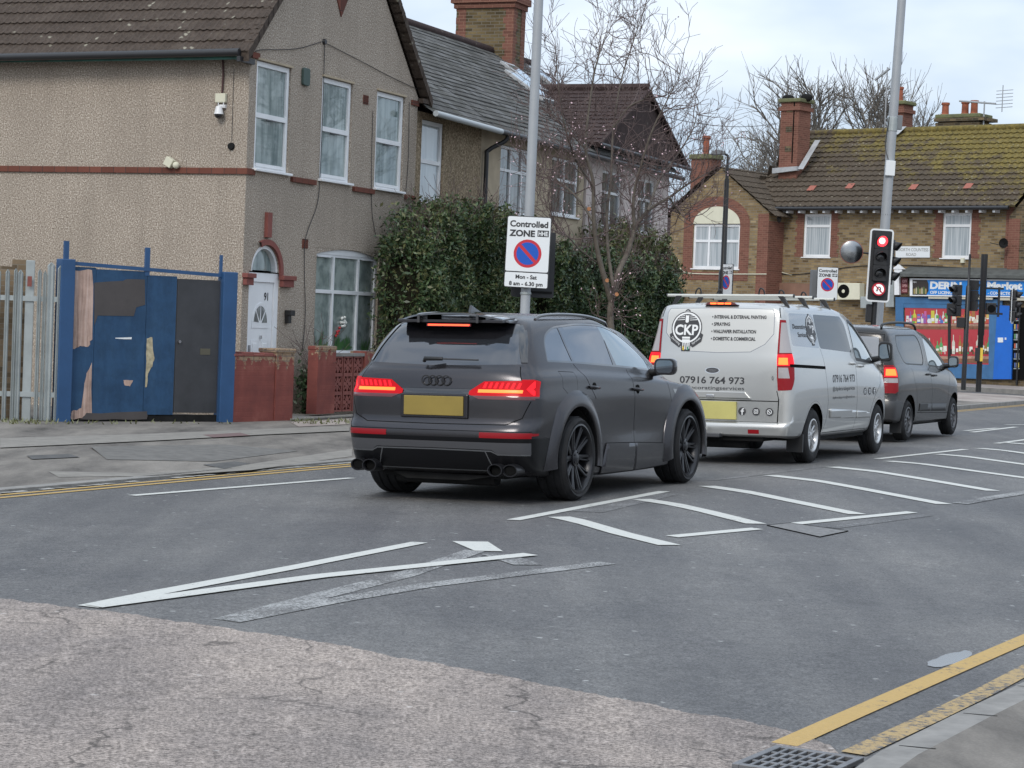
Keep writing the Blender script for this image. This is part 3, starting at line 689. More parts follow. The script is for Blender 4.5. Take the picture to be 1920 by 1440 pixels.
# old surface of the side road mouth in the foreground: wavy edge
edge = [(-160, 1106), (0, 1122), (110, 1138), (200, 1147), (330, 1166), (500, 1190), (620, 1208), (740, 1233), (860, 1253), (960, 1272), (1080, 1297), (1200, 1318), (1290, 1338), (1390, 1352), (1480, 1372), (1560, 1400)]
e2 = []
for a, c in zip(edge, edge[1:]):
    for i in range(16): u = i / 16; wv = .8 * math.sin((a[0] + (c[0] - a[0]) * u) * .045) + .6 * math.sin((a[0] + (c[0] - a[0]) * u) * .11 + 2); e2.append((a[0] + (c[0] - a[0]) * u, a[1] + (c[1] - a[1]) * u + wv + rnd.uniform(-1.1, 1.1)))
lay('old_road_surface', [gp(*p) for p in e2] + [gp(1640, 1480), gp(1700, 1900), gp(-500, 1900), gp(-700, 1300)], M_oldroad, .005)
def strip(name, pl, w, m, up=.006, w2=None):
    P = [Vector(gp(*p)) if isinstance(p[0], (int, float)) and abs(p[0]) > 60 else Vector(p) for p in pl]; n = len(P); L = []; Rr = []
    for i, p in enumerate(P):
        d = (P[min(i + 1, n - 1)] - P[max(i - 1, 0)]).normalized(); q = Vector((-d.y, d.x)) * (w if not w2 else w + (w2 - w) * i / (n - 1)) / 2
        L.append(tuple(p + q)); Rr.append(tuple(p - q))
    return lay(name, L + Rr[::-1], m, up, .4)
MK = 'road_marking'
strip(MK, [(165, 1139), (300, 1111), (560, 1063), (787, 1018)], .13, M_white); strip(MK, [(175, 1139), (340, 1117), (600, 1082), (995, 1041)], .13, M_white, up=.009)
lay(MK, [gp(848, 1016), gp(915, 1017), gp(943, 1035), gp(890, 1034)], M_white, .006)
strip(MK, [(930, 1040), (990, 1060)], .22, M_whiteworn, up=.0045)
strip(MK, [(422, 1164), (600, 1118), (760, 1078), (890, 1033)], .15, M_whiteworn, up=.003); strip(MK, [(430, 1165), (620, 1128), (800, 1098), (1140, 1056)], .14, M_whiteworn, up=.004)
strip(MK, [(962, 976), (1246, 922)], .12, M_white)
for pl, w in (([(1048, 970), (1165, 1001), (1255, 1023)], .2), ([(1203, 937), (1330, 961), (1418, 983)], .2), ([(1325, 912), (1460, 935), (1608, 965)], .2), ([(1445, 892), (1600, 914), (1770, 946)], .2), ([(1560, 876), (1720, 897), (1862, 921)], .2),
              ([(1665, 865), (1800, 880), (1940, 899)], .2), ([(1758, 852), (1940, 874)], .2), ([(1835, 841), (1940, 853)], .2), ([(1880, 830), (1960, 837)], .2)): strip(MK, pl, w, M_white)
strip(MK, [(1335, 901), (1450, 887), (1560, 873)], .10, M_whitefaint, up=.003); strip(MK, [(1645, 861), (1810, 843)], .12, M_white); strip(MK, [(1868, 832), (1960, 820)], .12, M_white)
strip(MK, [(1260, 1007), (1420, 992)], .12, M_white); strip(MK, [(1480, 984), (1710, 961)], .12, M_white); strip(MK, [(1560, 990), (1740, 966)], .12, M_whitefaint, up=.003); strip(MK, [(1800, 945), (1860, 934), (1960, 918)], .16, M_whiteworn)
strip(MK, [(1100, 960), (1250, 925)], .3, M_whitefaint, up=.003)
strip(MK, [(247, 930), (660, 897)], .10, M_white)
for a in ([(1810, 808), (1870, 803)], [(1822, 811), (1905, 801)], [(1885, 797), (1960, 796)]): strip(MK, a, .12, M_white)
# double yellow lines
def dline(d, t0, t1, w, m, up=.005): return strip('double_yellow_line', [dt(d, t0 + (t1 - t0) * i / 8) for i in range(9)], w, m, up)
dline(5.08, -16, 26, .075, M_yellow); dline(5.25, -16, 26, .075, M_yellow)
dline(5.08, 28, 40, .075, M_yellow); dline(5.25, 28, 40, .075, M_yellow)
strip('double_yellow_line', [(1470, 1398), (1600, 1340), (1760, 1270), (1960, 1183)], .115, M_yellow)
strip('double_yellow_line', [(1600, 1415), (1740, 1350), (1850, 1297), (1960, 1238)], .11, M_yellowold)
pd = []
for k_ in range(22):
    a_ = 2 * math.pi * k_ / 22; pd.append(gp(1782 + 46 * math.cos(a_) * rnd.uniform(.8, 1.05), 1236 + 12 * math.sin(a_) * rnd.uniform(.7, 1.1) - 10 * math.cos(a_)))
lay('gutter_water', pd, mat('puddle', (.15, .155, .16), .12, spec=.7), .004)
lay('gutter_water', [gp(*p) for p in ((1640, 1425), (1760, 1370), (1960, 1272), (1960, 1300), (1800, 1372), (1690, 1440))], mat('damp_gutter', (.12, .122, .126), .35, var=.4, vscale=5), .005)
# right kerb and verge
kr = [(1600, 1475), (1650, 1440), (1790, 1368), (1990, 1270)]; G = [Vector(gp(*p)) for p in kr]; off = Vector((-RN[0], -RN[1]))
def ribbon(name, line, o0, o1, z0, z1, m):
    mb = MB(); V = []
    for p in line:
        q0, q1 = p + off * o0, p + off * o1; V += [(q0.x, q0.y, hgt(q0.x, q0.y) - .05), (q0.x, q0.y, hgt(q0.x, q0.y) + z0), (q1.x, q1.y, hgt(q1.x, q1.y) + z1)]
    k = len(line); mb.add(V, [(3*i + j, 3*i + j + 1, 3*i + j + 4, 3*i + j + 3) for i in range(k - 1) for j in range(2)]); return struct(mb.build(name, m, None))
G2 = [G[0] + (G[0] - G[1]) * 8] + G + [G[-1] + Vector(RD) * 40]
ribbon('kerb_right', G2, 0, .15, .07, .075, M_kerb); ribbon('pavement_right', G2, .152, 9, .077, .06, M_foot)
kj = MB(); rk = random.Random(6)
for i_ in range(24):
    p = G[0] + (G[-1] - G[0]).normalized() * (i_ * .91 - 4); n_ = Vector((-RD[1], RD[0])) * -1; d_ = (G[-1] - G[0]).normalized(); q0, q1 = p + off * -.002, p + off * .15; z_ = hgt(p.x, p.y)
    kj.add([(q0.x, q0.y, z_ + .0712), (q1.x, q1.y, z_ + .0765), (q1.x + d_.x * .012, q1.y + d_.y * .012, z_ + .0765), (q0.x + d_.x * .012, q0.y + d_.y * .012, z_ + .0712), (q0.x, q0.y, z_ - .02), (q0.x + d_.x * .012, q0.y + d_.y * .012, z_ - .02)], [(0, 1, 2, 3), (0, 3, 5, 4)])
struct(kj.build('kerb_joints', M_gap, None, fixn=False))
# left footway, kerb, gutter setts
def footz(x, y): t, d = td(x, y); return -.06 + .06 * max(max(0, min(1, (t - 8) / 12)), max(0, min(1, (d - 5.4) / 2.6)))
sheet('pavement', M_foot, [5.54, 6, 7, 9, 12, 30], [-32, -16, -8, -2, 2, 6, 9, 12, 15, 20, 25, 30, 34], footz)
sheet('pavement', M_paver, [5.54, 6, 7, 8.6, 10], [34.003, 36, 38, 39.5], footz)
sheet('kerb', M_kerb, [5.40, 5.40, 5.54], [-32, -16, -8, -2, 2, 6, 9, 12, 15, 20, 25, 30, 34, 38, 39.5], lambda x, y: footz(x, y) + .004)
k = MB(); P = [dt(5.40, t) for t in np.linspace(-32, 39.5, 60)] + [dt(5.40 + 2.2 * (1 - math.cos(a)) , 39.5 + 2.2 * math.sin(a)) for a in np.linspace(0.1, 1.5, 8)] + [dt(10, 41.7)]
V = [(p[0], p[1], z) for p in P for z in (-.2, footz(*p) + .004)]; k.add(V, [(2*i, 2*i + 1, 2*i + 3, 2*i + 2) for i in range(len(P) - 1)]); struct(k.build('kerb_face', M_kerb, None))
fl = [(p[0], p[1], footz(*p) + .002) for p in P[59:]] + [(*dt(10, 39.5), footz(*dt(10, 39.5)) + .002)]; struct(MB().add(fl, [tuple(range(len(fl)))]).build('pavement', M_paver, None))
st = MB(); r_ = random.Random(2)                              # worn setts between the yellow line and the footway
for i in range(150):
    t = -14 + i * .19; a = dt(5.34, t); 
    if r_.random() < .25: continue
    h = hgt(*a) + .006; c = [dt(5.31, t), dt(5.385, t), dt(5.385, t + .17), dt(5.31, t + .17)]; st.add([(p[0], p[1], h + r_.uniform(0, .008)) for p in c], [(0, 1, 2, 3)])
struct(st.build('gutter_setts', mat('granite_sett', (.30, .29, .27), .85, var=.3, vscale=7), None, fixn=False))
def patch(px, m, up=.004, name='pavement_patch'):
    P = [gpf(*p) for p in px]; V = [(a, b_, footz(a, b_) + up) for a, b_ in P]; o = MB().add(V, [tuple(range(len(V)))]).build(name, m, None, fixn=False); return struct(o)
M_conc = mat('concrete_patch', (.205, .19, .168), .9, var=.2, vscale=5); M_dark = mat('dark_tar_patch', (.075, .073, .07), .85, var=.3, vscale=6); M_mid = mat('grey_tar_patch', (.125, .118, .108), .9, var=.3, vscale=6)
patch([(0, 822), (240, 815), (470, 806), (600, 800), (655, 800), (655, 808), (480, 816), (300, 826), (0, 840)], M_conc)
patch([(90, 884), (280, 888), (460, 872), (660, 842), (660, 856), (470, 882), (300, 893), (110, 895)], M_conc)
patch([(170, 838), (420, 834), (560, 846), (400, 866), (200, 862)], M_mid, .005)
patch([(380, 872), (440, 866), (470, 870), (420, 880)], M_dark, .006); patch([(50, 855), (130, 852), (150, 858), (60, 862)], M_dark, .006); patch([(380, 816), (450, 812), (470, 817), (400, 821)], mat('red_tar_patch', (.14, .09, .085), .9), .006)
patch([(545, 792), (655, 786), (655, 796), (560, 801)], M_paver, .006)
# far side road, shop pavement
def flatpoly(name, pts, m, z): o = MB().add([(p[0], p[1], z) for p in pts], [tuple(range(len(pts)))]).build(name, m, None, fixn=False); return struct(o)
# ------------------------------------------------------------------ house on the left
FA = Fr(-4.16, 32.5, 22.5)
TAN = 1.065
def topA(x): return 5.62 + TAN * (3.0 - abs(x - 3.0)) - .10
A = FA.thing('pebbledash_house', 'end house with pebbledash walls, steep brown tiled gable and white door numbered 91', 'house')
OPS = [(.22, 1.31, 3.80, 5.46), (2.37, 3.45, 3.80, 5.46), (4.37, 5.47, 3.80, 5.46), (2.38, 4.68, .95, 2.70), (.20, 1.17, .08, 2.24), (.26, 1.13, 2.24, 2.66)]
b = MB(); wall_cols(b, 0, 6.0, -.3, topA, OPS, 0, .30, brk=(3.0,))
for sg in (1, -1):                                   # shoulders of the arched fanlight
    pts = [(.695 + sg * .435, 2.24), (.695 + sg * .435, 2.66)] + [(.695 + sg * .435 * math.sin(R(a)), 2.24 + .42 * math.cos(R(a))) for a in range(0, 91, 10)]
    b.prism(ccw([(.695, 2.66)] + [(.695 + sg * .435 * math.sin(R(a)), 2.24 + .42 * math.cos(R(a))) for a in range(0, 91, 10)] + [(.695 + sg * .435, 2.66)])[:], 'y', .004, .296)
b.prism(ccw([(2.38, 2.71)] + [(2.38 + 2.30 * i / 12, 2.60 + .10 * math.sin(math.pi * i / 12)) for i in range(13)] + [(4.68, 2.71)]), 'y', .004, .296)
b.box(0, .30, .30, 9.0, -.3, 5.52); b.box(5.70, 6.0, .3, 9.0, -.3, 5.6); b.box(.3, 5.7, 8.7, 9, -.3, 5.5)
b.build('wall', M_peb, A)
MB().prism([(.3, 5.4), (5.7, 5.4), (3, 8.2)], 'y', 8.6, 8.9).build('rear_gable', M_peb, A); MB().box(.3, 5.7, .3, 8.7, 2.9, 3.0).build('floor', M_under, A)
VL = Vector((1, 0, TAN)).normalized(); SL = 3.30 * math.sqrt(1 + TAN ** 2)
tiled('roof', M_tileA, A, (-.30, 9.2, 5.50), (0, -1, 0), VL, 9.32, SL, gauge=.265, pitch=.125, seed=1)
tiled('roof', M_tileA, A, (6.30, -.12, 5.50), (0, 1, 0), (-VL.x, 0, VL.z), 9.32, SL, gauge=.265, pitch=.125, seed=2)
for sg, x in ((1, -.30), (-1, 6.30)):                 # verges
    d = MB(); n = 24
    for i in range(n):
        u0, u1 = i / n * 3.3, (i + 1.25) / n * 3.3; z0, z1 = 5.50 + u0 * TAN, 5.50 + u1 * TAN
        d.add([(x + sg * u0, y, z) for y in (-.15, .02) for z in (z0 - .13, z0 + .045)] + [(x + sg * u1, y, z) for y in (-.15, .02) for z in (z1 - .13, z1 + .02)], [(0, 1, 3, 2), (4, 6, 7, 5), (0, 4, 5, 1), (2, 3, 7, 6), (1, 5, 7, 3), (0, 2, 6, 4)])
    d.build('verge', M_tileA, A)
MB().tube([(3, -.15, 9.03), (3, 9.2, 9.03)], .11, 10).build('ridge', M_tileA, A)
MB().tube([(-.36, -.02, 5.50), (-.36, 9.2, 5.44)], .06, 10).build('gutter', M_blackpipe, A, auto=50)
MB().box(-.30, -.28, .02, 9.1, 5.40, 5.47).build('fascia', M_greenfascia, A); MB().box(-.28, 0, .0, 9.1, 5.44, 5.47).build('soffit', M_blackpipe, A)
MB().box(-.40, .05, -.06, .0, 5.36, 5.44).build('gutter_end', M_blackpipe, A); MB().box(5.98, 6.38, -.12, -.02, 5.42, 5.50).build('eave_bracket', M_tileA, A)
MB().box(.02, .26, -.03, .0, 5.47, 5.56).build('corner_brick', M_redband, A)
MB().box(5.72, 6.0, -.03, .0, 5.36, 5.45).build('corner_brick', M_redband, A)
MB().prism([(2.70, 6.86), (2.92, 6.50), (3.16, 6.86), (3.16, 7.1), (2.70, 7.1)], 'y', -.02, 0).build('gable_panel', M_redband, A)
MB().box(-.035, .0, .0, 9.0, 3.70, 3.79).build('brick_band', M_redband, A); MB().box(-.035, .22, -.035, .0, 3.70, 3.79).build('brick_band', M_redband, A)
for x0, x1 in ((1.40, 2.20), (3.56, 4.32), (5.58, 5.92)): MB().box(x0, x1, -.05, .0, 3.69, 3.77).build('brick_band', M_redband, A)
for (x0, x1, z0, z1, _) in [(*o, 0) for o in OPS[:3]]:
    f = window(A, x0 + .01, x1 - .01, z0 + .01, z1 - .005, .03, [], [.50], fr=.075, pane='pane_net')
    MB().box(x0 - .01, x1 + .02, -.03, .01, z1 + .005, z1 + .035).build('drip_moulding', M_render, f)
    MB().box(x0 + .10, x1 - .13, .015, .04, z0 + .05, z0 + .10).build('lower_sash', M_upvc, f); MB().box(x0 + .38, x0 + .68, .008, .03, z0 + .77, z0 + .785).build('trickle_vent', M_grey_plastic, f)
f = window(A, 2.39, 4.67, .96, 2.62, .04, [.30, .70], [[.62], [.62], [.62]], fr=.06, pane='pane_lace'); MB().prism(ccw([(2.39, 2.60)] + [(2.39 + 2.28 * i / 12, 2.61 + .085 * math.sin(math.pi * i / 12)) for i in range(13)] + [(4.67, 2.60)]), 'y', .03, .1).build('window_head', M_upvc, f)
for x in (2.48, 4.10): MB().box(x, x + .46, .03, .05, 2.55, 2.575).build('trickle_vent', M_upvc, f)
# flowers on the inside sill
r_ = random.Random(5)
fl = thing('potted_flowers', 'potted plants with white orchid and red flowers behind the ground floor window', 'plant', (*FA.W(3.4, .2), 1.02), FA.rz)
lv = MB()
for x, n_, h_ in ((-.70, 14, .28), (-.05, 26, .26), (.25, 18, .22), (.95, 12, .22)):
    for i in range(n_):
        a = r_.uniform(0, 6.28); l = r_.uniform(.5, 1) * h_; dx, dz = math.cos(a) * l * .8, abs(math.sin(a)) * l + .03; w = .018; bx = x + r_.uniform(-.1, .1)
        lv.add([(bx - w, -.145, 0), (bx + w, -.145, 0), (bx + dx + w, -.15, dz), (bx + dx, -.15, dz + .03)], [(0, 1, 2, 3)])
lv.build('foliage', mat('plant_green', (.05, .13, .04), .5), fl)
for nm, m_, c_, k_ in (('white_blossom', mat('orchid_white', (.75, .74, .68), .5), (.12, .48), 12), ('red_blossom', mat('flower_red', (.45, .02, .03), .5), (-.13, .30), 5)):
    q = MB()
    for i in range(k_): q.sphere((c_[0] + r_.uniform(-.11, .11), -.155, c_[1] + r_.uniform(-.08, .08)), .024, 6, 4)
    q.build(nm, m_, fl)
# door
DX0, DX1 = .20, 1.17
fr_ = MB(); fr_.box(DX0, DX0 + .07, .02, .10, .08, 2.22); fr_.box(DX1 - .13, DX1, .02, .10, .08, 2.22); fr_.box(DX0 + .07, DX1 - .13, .02, .10, 2.08, 2.22)
fr_.build('door_frame', M_upvc, A)
D = MB().box(DX0 + .075, DX1 - .135, .045, .09, .10, 2.075).build('door', M_upvc, A)
cx = (DX0 + DX1) / 2 - .03
for x0, x1, z0, z1 in ((cx - .27, cx - .04, .25, 1.18), (cx + .04, cx + .27, .25, 1.18)):
    for i_, (d_, yy) in enumerate(((0, .040), (.022, .034), (.05, .028))):
        if i_ != 1: MB().box(x0 + d_, x1 - d_, yy, .046 - i_ * .002, z0 + d_, z1 - d_).build('door_panel', M_upvc, D, bevel=.006)
MB().prism(ccw([(cx - .26, 1.36), (cx + .26, 1.36)] + arc(cx, 1.40, .26, 0, 180, 16, .36)), 'y', .036, .046).build('door_panel', M_upvc, D, bevel=.005)
for i in range(4):
    a0, a1 = 6 + i * 43, 6 + i * 43 + 36; p = [(cx + .055 * math.cos(R((a0 + a1) / 2)), 1.43 + .05 * math.sin(R((a0 + a1) / 2)))] + arc(cx, 1.42, .21, a0, a1, 6, .29)
    MB().prism(ccw(p), 'y', .031, .036).build('pane', MATS['pane_dark'], D)
text('91', 'house_number', M_signblack, D, P3((cx + .17, .043, 1.86), (1, 0, 0), (0, 0, 1)), .13, .12, bold=.03)
MB().box(cx + .0, cx + .05, .02, .04, 1.20, 1.25).build('door_knocker', M_chrome, D); MB().box(cx - .36, cx - .34, .0, .045, .98, 1.10).build('door_handle', M_chrome, D)
F_ = MB().prism(ccw([(cx + .03 - .40, 2.26)] + [(cx + .03 + .40 * math.cos(R(a)), 2.26 + .37 * math.sin(R(a))) for a in range(0, 181, 10)]), 'y', .10, .11).build('fanlight', MATS['pane_net'], A)
P_ = MB(); V = []; N_ = 24
for i in range(N_ + 1):
    a = R(180 * i / N_); V += [(.695 + .43 * math.cos(a), .02, 2.235 + .415 * math.sin(a)), (.695 + .375 * math.cos(a), .02, 2.235 + .36 * math.sin(a)), (.695 + .375 * math.cos(a), .11, 2.235 + .36 * math.sin(a))]
P_.add(V, [(3*i + j, 3*i + j + 1, 3*i + j + 4, 3*i + j + 3) for i in range(N_) for j in range(2)]).build('fanlight_frame', M_upvc, F_)
P_ = MB(); V = []
for i in range(N_ + 1):
    a = R(-4 + 120 * i / N_); V += [(.695 + r * math.cos(a), y, 2.235 + r * .97 * math.sin(a)) for r, y in ((.435, .0), (.435, -.04), (.525, -.04), (.525, .0))]
P_.add(V, [(4*i + j, 4*i + j + 1, 4*i + j + 5, 4*i + j + 4) for i in range(N_) for j in range(3)] + [(0, 1, 2, 3)]).build('door_arch', M_redpaint, A)
for x0, x1 in ((-.02, .26), (1.13, 1.55)):
    q = MB().box(x0, x1, -.10, 0, 2.13, 2.20); q.box(x0 + .03, x1 - .03, -.07, 0, 2.02, 2.13); q.build('impost', M_redpaint, A, bevel=.006)
MB().box(.62, .76, -.06, 0, 2.775, 3.16).build('keystone', M_redpaint, A)
for x0, z0, m_ in ((3.84, 5.18, M_redband), (1.86, 2.66, M_redband)):
    v = MB().box(x0, x0 + .19, -.012, 0, z0, z0 + .15)
    for i in range(4): v.box(x0 + .02, x0 + .17, -.018, -.012, z0 + .02 + i * .034, z0 + .036 + i * .034)
    v.build('air_brick', m_, A)
MB().prism(roundpoly([(1.64, 5.24), (1.86, 5.24), (1.86, 5.52), (1.64, 5.52)], .05), 'y', -.05, 0).build('wall_vent', mat('vent_green', (.05, .08, .07), .6), A, bevel=.01)
MB().box(1.36, 1.50, -.12, 0, 1.57, 1.66).build('letter_box', M_black, A, bevel=.01); MB().box(1.37, 1.46, -.08, 0, 1.45, 1.58).build('letter_box', M_black, A, bevel=.01)
for p in ([(2.34, 6.03), (1.4, 5.78), (.3, 5.62), (.1, 5.56)], [(2.42, 6.0), (3.6, 5.88), (4.9, 5.74), (5.9, 5.66)], [(2.36, 6.0), (2.37, 5.0), (2.36, 4.0), (2.30, 3.4), (1.95, 2.85), (1.93, 2.4), (2.02, 1.6), (1.96, 1.0)]):
    MB().tube(smooth_path([(x, -.02, z) for x, z in p], 4), .0065, 5).build('cable', M_blackpipe, A)
for p in ([(5.62, 5.4), (5.66, 4.4), (5.60, 3.7)], [(4.2, 5.1), (4.22, 4.2), (4.30, 3.4), (4.5, 2.95)]): MB().tube(smooth_path([(x, -.015, z) for x, z in p], 4), .0055, 5).build('cable', M_blackpipe, A)
MB().lathe([(.001, -.04), (.04, -.04), (.05, 0)], (2.36, 0, 6.02), 'y', 12).build('cable_hook', M_blackpipe, A)
# camera and floodlight on the side wall (plane x = 0, facing -x)
cc = thing('cctv_camera', 'white dome camera under a cream junction box on the beige side wall', 'camera', (*FA.W(0, .46), 4.60), FA.rz)
MB().box(-.07, 0, -.09, .09, .18, .32).build('junction_box', M_ochre, cc, bevel=.012); MB().tube([(-.03, -.01, .32), (-.03, -.02, .60), (-.03, .0, .86)], .014, 6).build('cable', mat('maroon_cable', (.06, .02, .02), .6), cc)
q = MB().box(-.05, 0, -.08, .03, .10, .15); q.tube([(-.09, 0, .12), (-.09, 0, .0)], [.045, .075], 14); q.build('camera_body', M_cam, cc, auto=40); MB().sphere((-.09, 0, .0), .072, 14, 10).build('camera_dome', M_suvgloss, cc, smooth=True)
for y in (-.06, .03): MB().tube([(-.06, y, .10), (-.06, y + .0, .18)], .008, 6).build('aerial', M_cam, cc)
fl = thing('floodlight', 'small cream twin sensor light on the brick band of the side wall', 'wall light', (*FA.W(0, 1.28), 3.80), FA.rz)
MB().box(-.12, -.02, -.01, .13, -.03, .11).xf(Matrix.Rotation(.5, 4, 'X')).build('lamp_body', M_ochre, fl, bevel=.01); MB().sphere((-.08, -.09, .02), .055, 12, 8).build('sensor', M_ochre, fl, smooth=True)
MB().lathe([(.001, -.04), (.05, -.04), (.06, 0)], (0, .27, 4.12), 'x', 12).build('old_flue', M_under, A); MB().tube([(-.01, .27, 5.3), (-.01, .265, 4.2)], .004, 4).build('cable', M_blackpipe, A)
# ------------------------------------------------------------------ slate roofed terrace
B = FA.thing('terraced_house', 'brown pebbledash terraced house under the low grey slate roof, behind the left hedge', 'house', 6.0)
C = FA.thing('terraced_house', 'beige rendered terraced house under the slate roof with skylights and big chimney', 'house', 9.0)
def lx(u, o): return u - o
def terr(root, o, u0, u1, wm, wins, roofm, name, uw=None):
    b = MB(); wall_cols(b, u0 - o, (uw or u1) - o, -.3, lambda x: 5.30, [(w[0] - o, w[1] - o, w[2], w[3]) for w in wins], .05, .30); b.build('wall', wm, root); MB().box(u0 - o, u1 - o, 7.5, 7.8, -.3, 5.3).build('rear_wall', wm, root)
    V = Vector((0, 3.85, 2.62)); tiled('roof', roofm, root, (u0 - o, -.30, 5.25), (1, 0, 0), V, u1 - u0, V.length, gauge=.20, rib=False, lift=.016, seed=3, y_jit=.007); tiled('rear_roof', roofm, root, (u1 - o, 7.35, 5.25), (-1, 0, 0), (0, -3.80, 2.62), u1 - u0, V.length, gauge=.4, rib=False, lift=.016)
    MB().tube([(u0 - o, 3.55, 7.87), (u1 - o, 3.55, 7.87)], .11, 8).build('ridge', M_tileC, root, auto=60)
terr(B, 6.0, 6.03, 9.0, M_peb2, [(6.32, 7.30, 3.63, 5.18)], M_slate, 'b'); window(B, .34, 1.28, 3.64, 5.17, .09, [], [.52], fr=.07, pane='pane_white')
MB().tube([(0, -.36, 5.24), (3.0, -.36, 5.20)], .055, 10).build('gutter', M_guttergrey, B, auto=50)
WC = [(9.97, 11.75, 3.72, 5.05), (12.7, 14.3, 3.85, 5.05), (9.3, 10.2, .1, 2.2)]
terr(C, 9.0, 9.0, 20.2, M_render, WC, M_slate, 'c', 14.6)
window(C, .98, 2.74, 3.73, 5.04, .09, [.34, .67], [[.64], [.64], [.64]], fr=.055, pane='pane_dark'); window(C, 3.72, 5.28, 3.86, 5.04, .09, [.5], [[.62], [.62]], fr=.055, pane='pane_dark')
dd = MB().box(.32, 1.18, .10, .15, .1, 2.2).build('door', M_upvc, C); MB().box(.42, 1.08, .09, .10, 1.2, 2.0).build('pane', MATS['pane_dark'], dd)
MB().tube([(0, -.36, 5.20), (11.2, -.36, 5.14)], .055, 8).build('gutter', M_blackpipe, C, auto=50)
MB().tube(smooth_path([(.35, -.36, 5.2), (.33, -.30, 5.05), (.12, -.05, 4.85), (.10, -.03, 4.6), (.10, -.03, 2.5), (.10, -.03, .2)], 4), .045, 8).build('downpipe', M_blackpipe, C, auto=50)
# chimney: stock brick with red quoins
ch = MB().box(8.35, 9.05, 3.0, 4.45, 7.0, 9.05).build('chimney', M_stockdark, C)
for a_, b_, c_, d_ in ((8.345, 8.36, 2.99, 3.25), (8.345, 8.36, 4.20, 4.455), (8.345, 8.58, 2.985, 2.995), (8.82, 9.055, 2.985, 2.995)):
    q = MB()
    for i in range(14): q.box(a_, b_ if (b_ - a_) < .1 else (b_ if a_ > 8.8 else a_ + (.235 if i % 2 else .16)), c_ if (d_ - c_) < .1 or i % 2 == 0 or c_ > 4 else c_, d_ if (i % 2 == 0 or (d_ - c_) < .1) else d_ - .06, 7.0 + i * .15, 7.15 + i * .15)
    q.build('quoin', M_redbrick, ch)
for i, (z0, z1, e) in enumerate(((8.86, 8.98, .05), (8.98, 9.14, .11), (9.14, 9.26, .06))): MB().box(8.35 - e, 9.05 + e, 3.0 - e, 4.45 + e, z0, z1).build('chimney_course', M_redbrick if i != 2 else M_stockdark, ch)
for i in range(4): MB().lathe([(.10, 0), (.12, .02), (.10, .05), (.09, .4), (.11, .42), (.10, .45), (.07, .45), (.07, .1)], (8.7, 3.25 + i * .32, 9.26), 'z', 14).build('chimney_pot', M_clay, ch, auto=40)
# skylights on the slope
RV = Vector((0, 3.85, 2.62)).normalized(); RNn = Vector((0, -2.62, 3.85)).normalized()
def slope(px, py, lift=.05):
    r = Vector(ray(px, py)); o = Vector((*C.location[:2], 0)); n3 = Matrix.Rotation(FA.rz, 3, 'Z') @ RNn; p0 = Matrix.Rotation(FA.rz, 3, 'Z') @ Vector((0, -.30, 5.25)) + o
    cam0 = Vector((0, 0, CH)); t = (p0 - cam0 + n3 * lift).dot(n3) / r.dot(n3); w = cam0 + r * t - o; l = Matrix.Rotation(-FA.rz, 3, 'Z') @ w; return l.x, (l.y + .30) / RV.y
M_ = P3((0, -.30, 5.25), (1, 0, 0), tuple(RV))
for tl, br in (((936, 113), (1012, 166)), ((944, 129), (1044, 192)), ((985, 121), (1070, 177))):
    p, q_ = slope(*tl), slope(*br); x0 = min(p[0], q_[0]); x1 = x0 + .78; b0, b1 = min(p[1], q_[1]), max(p[1], q_[1]); b0 = max(b0, b1 - 2.2)
    s_ = MB().box(x0, x1, b0, b1, .0, .07).xf(M_).build('skylight', M_lead, C, bevel=.008); print('SKY', p, q_)
    MB().box(x0 + .08, x1 - .08, b0 + .10, b1 - .10, .07, .074).xf(M_).build('pane', mat('skylight_pane', (.45, .52, .54), .05, metal=.5, spec=1, coat=1), s_)
# cross gabled wing at the far end of the terrace
D_ = FA.thing('gabled_house', 'pale pinkish house with a low dark tiled gable at the terrace far end', 'house', 14.6)
tg = lambda x: 5.55 + 1.35 * (1 - abs(x - 2.8) / 2.8); WD = [(1.0, 2.3, 3.75, 5.0), (3.4, 4.6, 3.75, 5.0)]
b = MB(); wall_cols(b, .02, 5.6, -.3, lambda x: tg(x) - .08, WD, 0, .3, brk=(2.8,)); b.box(5.3, 5.6, .3, 8, -.3, 5.4); b.build('wall', M_pale, D_)
for w_ in WD: window(D_, w_[0], w_[1], w_[2], w_[3], .05, [.5], [[.62], [.62]], fr=.055, pane='pane_dark')
vs = Vector((2.8 + .3, 0, 1.35 + .14))
tiled('roof', M_tileC, D_, (-.3, 4.4, 5.46), (0, -1, 0), vs, 4.75, vs.length, gauge=.24, pitch=.25, amp=.01, seed=7); tiled('roof', M_tileC, D_, (5.9, -.35, 5.46), (0, 1, 0), (-vs.x, 0, vs.z), 8.5, vs.length, gauge=.24, pitch=.25, amp=.01, seed=8)
MB().prism([(-.25, 5.48), (5.85, 5.48), (2.8, 6.93)], 'y', -.30, -.02).build('tile_hung_gable', M_tileC, D_); MB().tube([(-.3, -.42, 5.44), (5.9, -.42, 5.40)], .045, 8).build('gutter', M_blackpipe, D_)
MB().tube([(2.8, -.36, 7.0), (2.8, 4.4, 7.0)], .09, 8).build('ridge', M_tileC, D_)
for x0, x1 in ((-.32, 2.8), (5.92, 2.8)): MB().tube([(x0, -.37, 5.42), (x1, -.37, 6.93)], .05, 6).build('barge_board', M_tileC, D_)
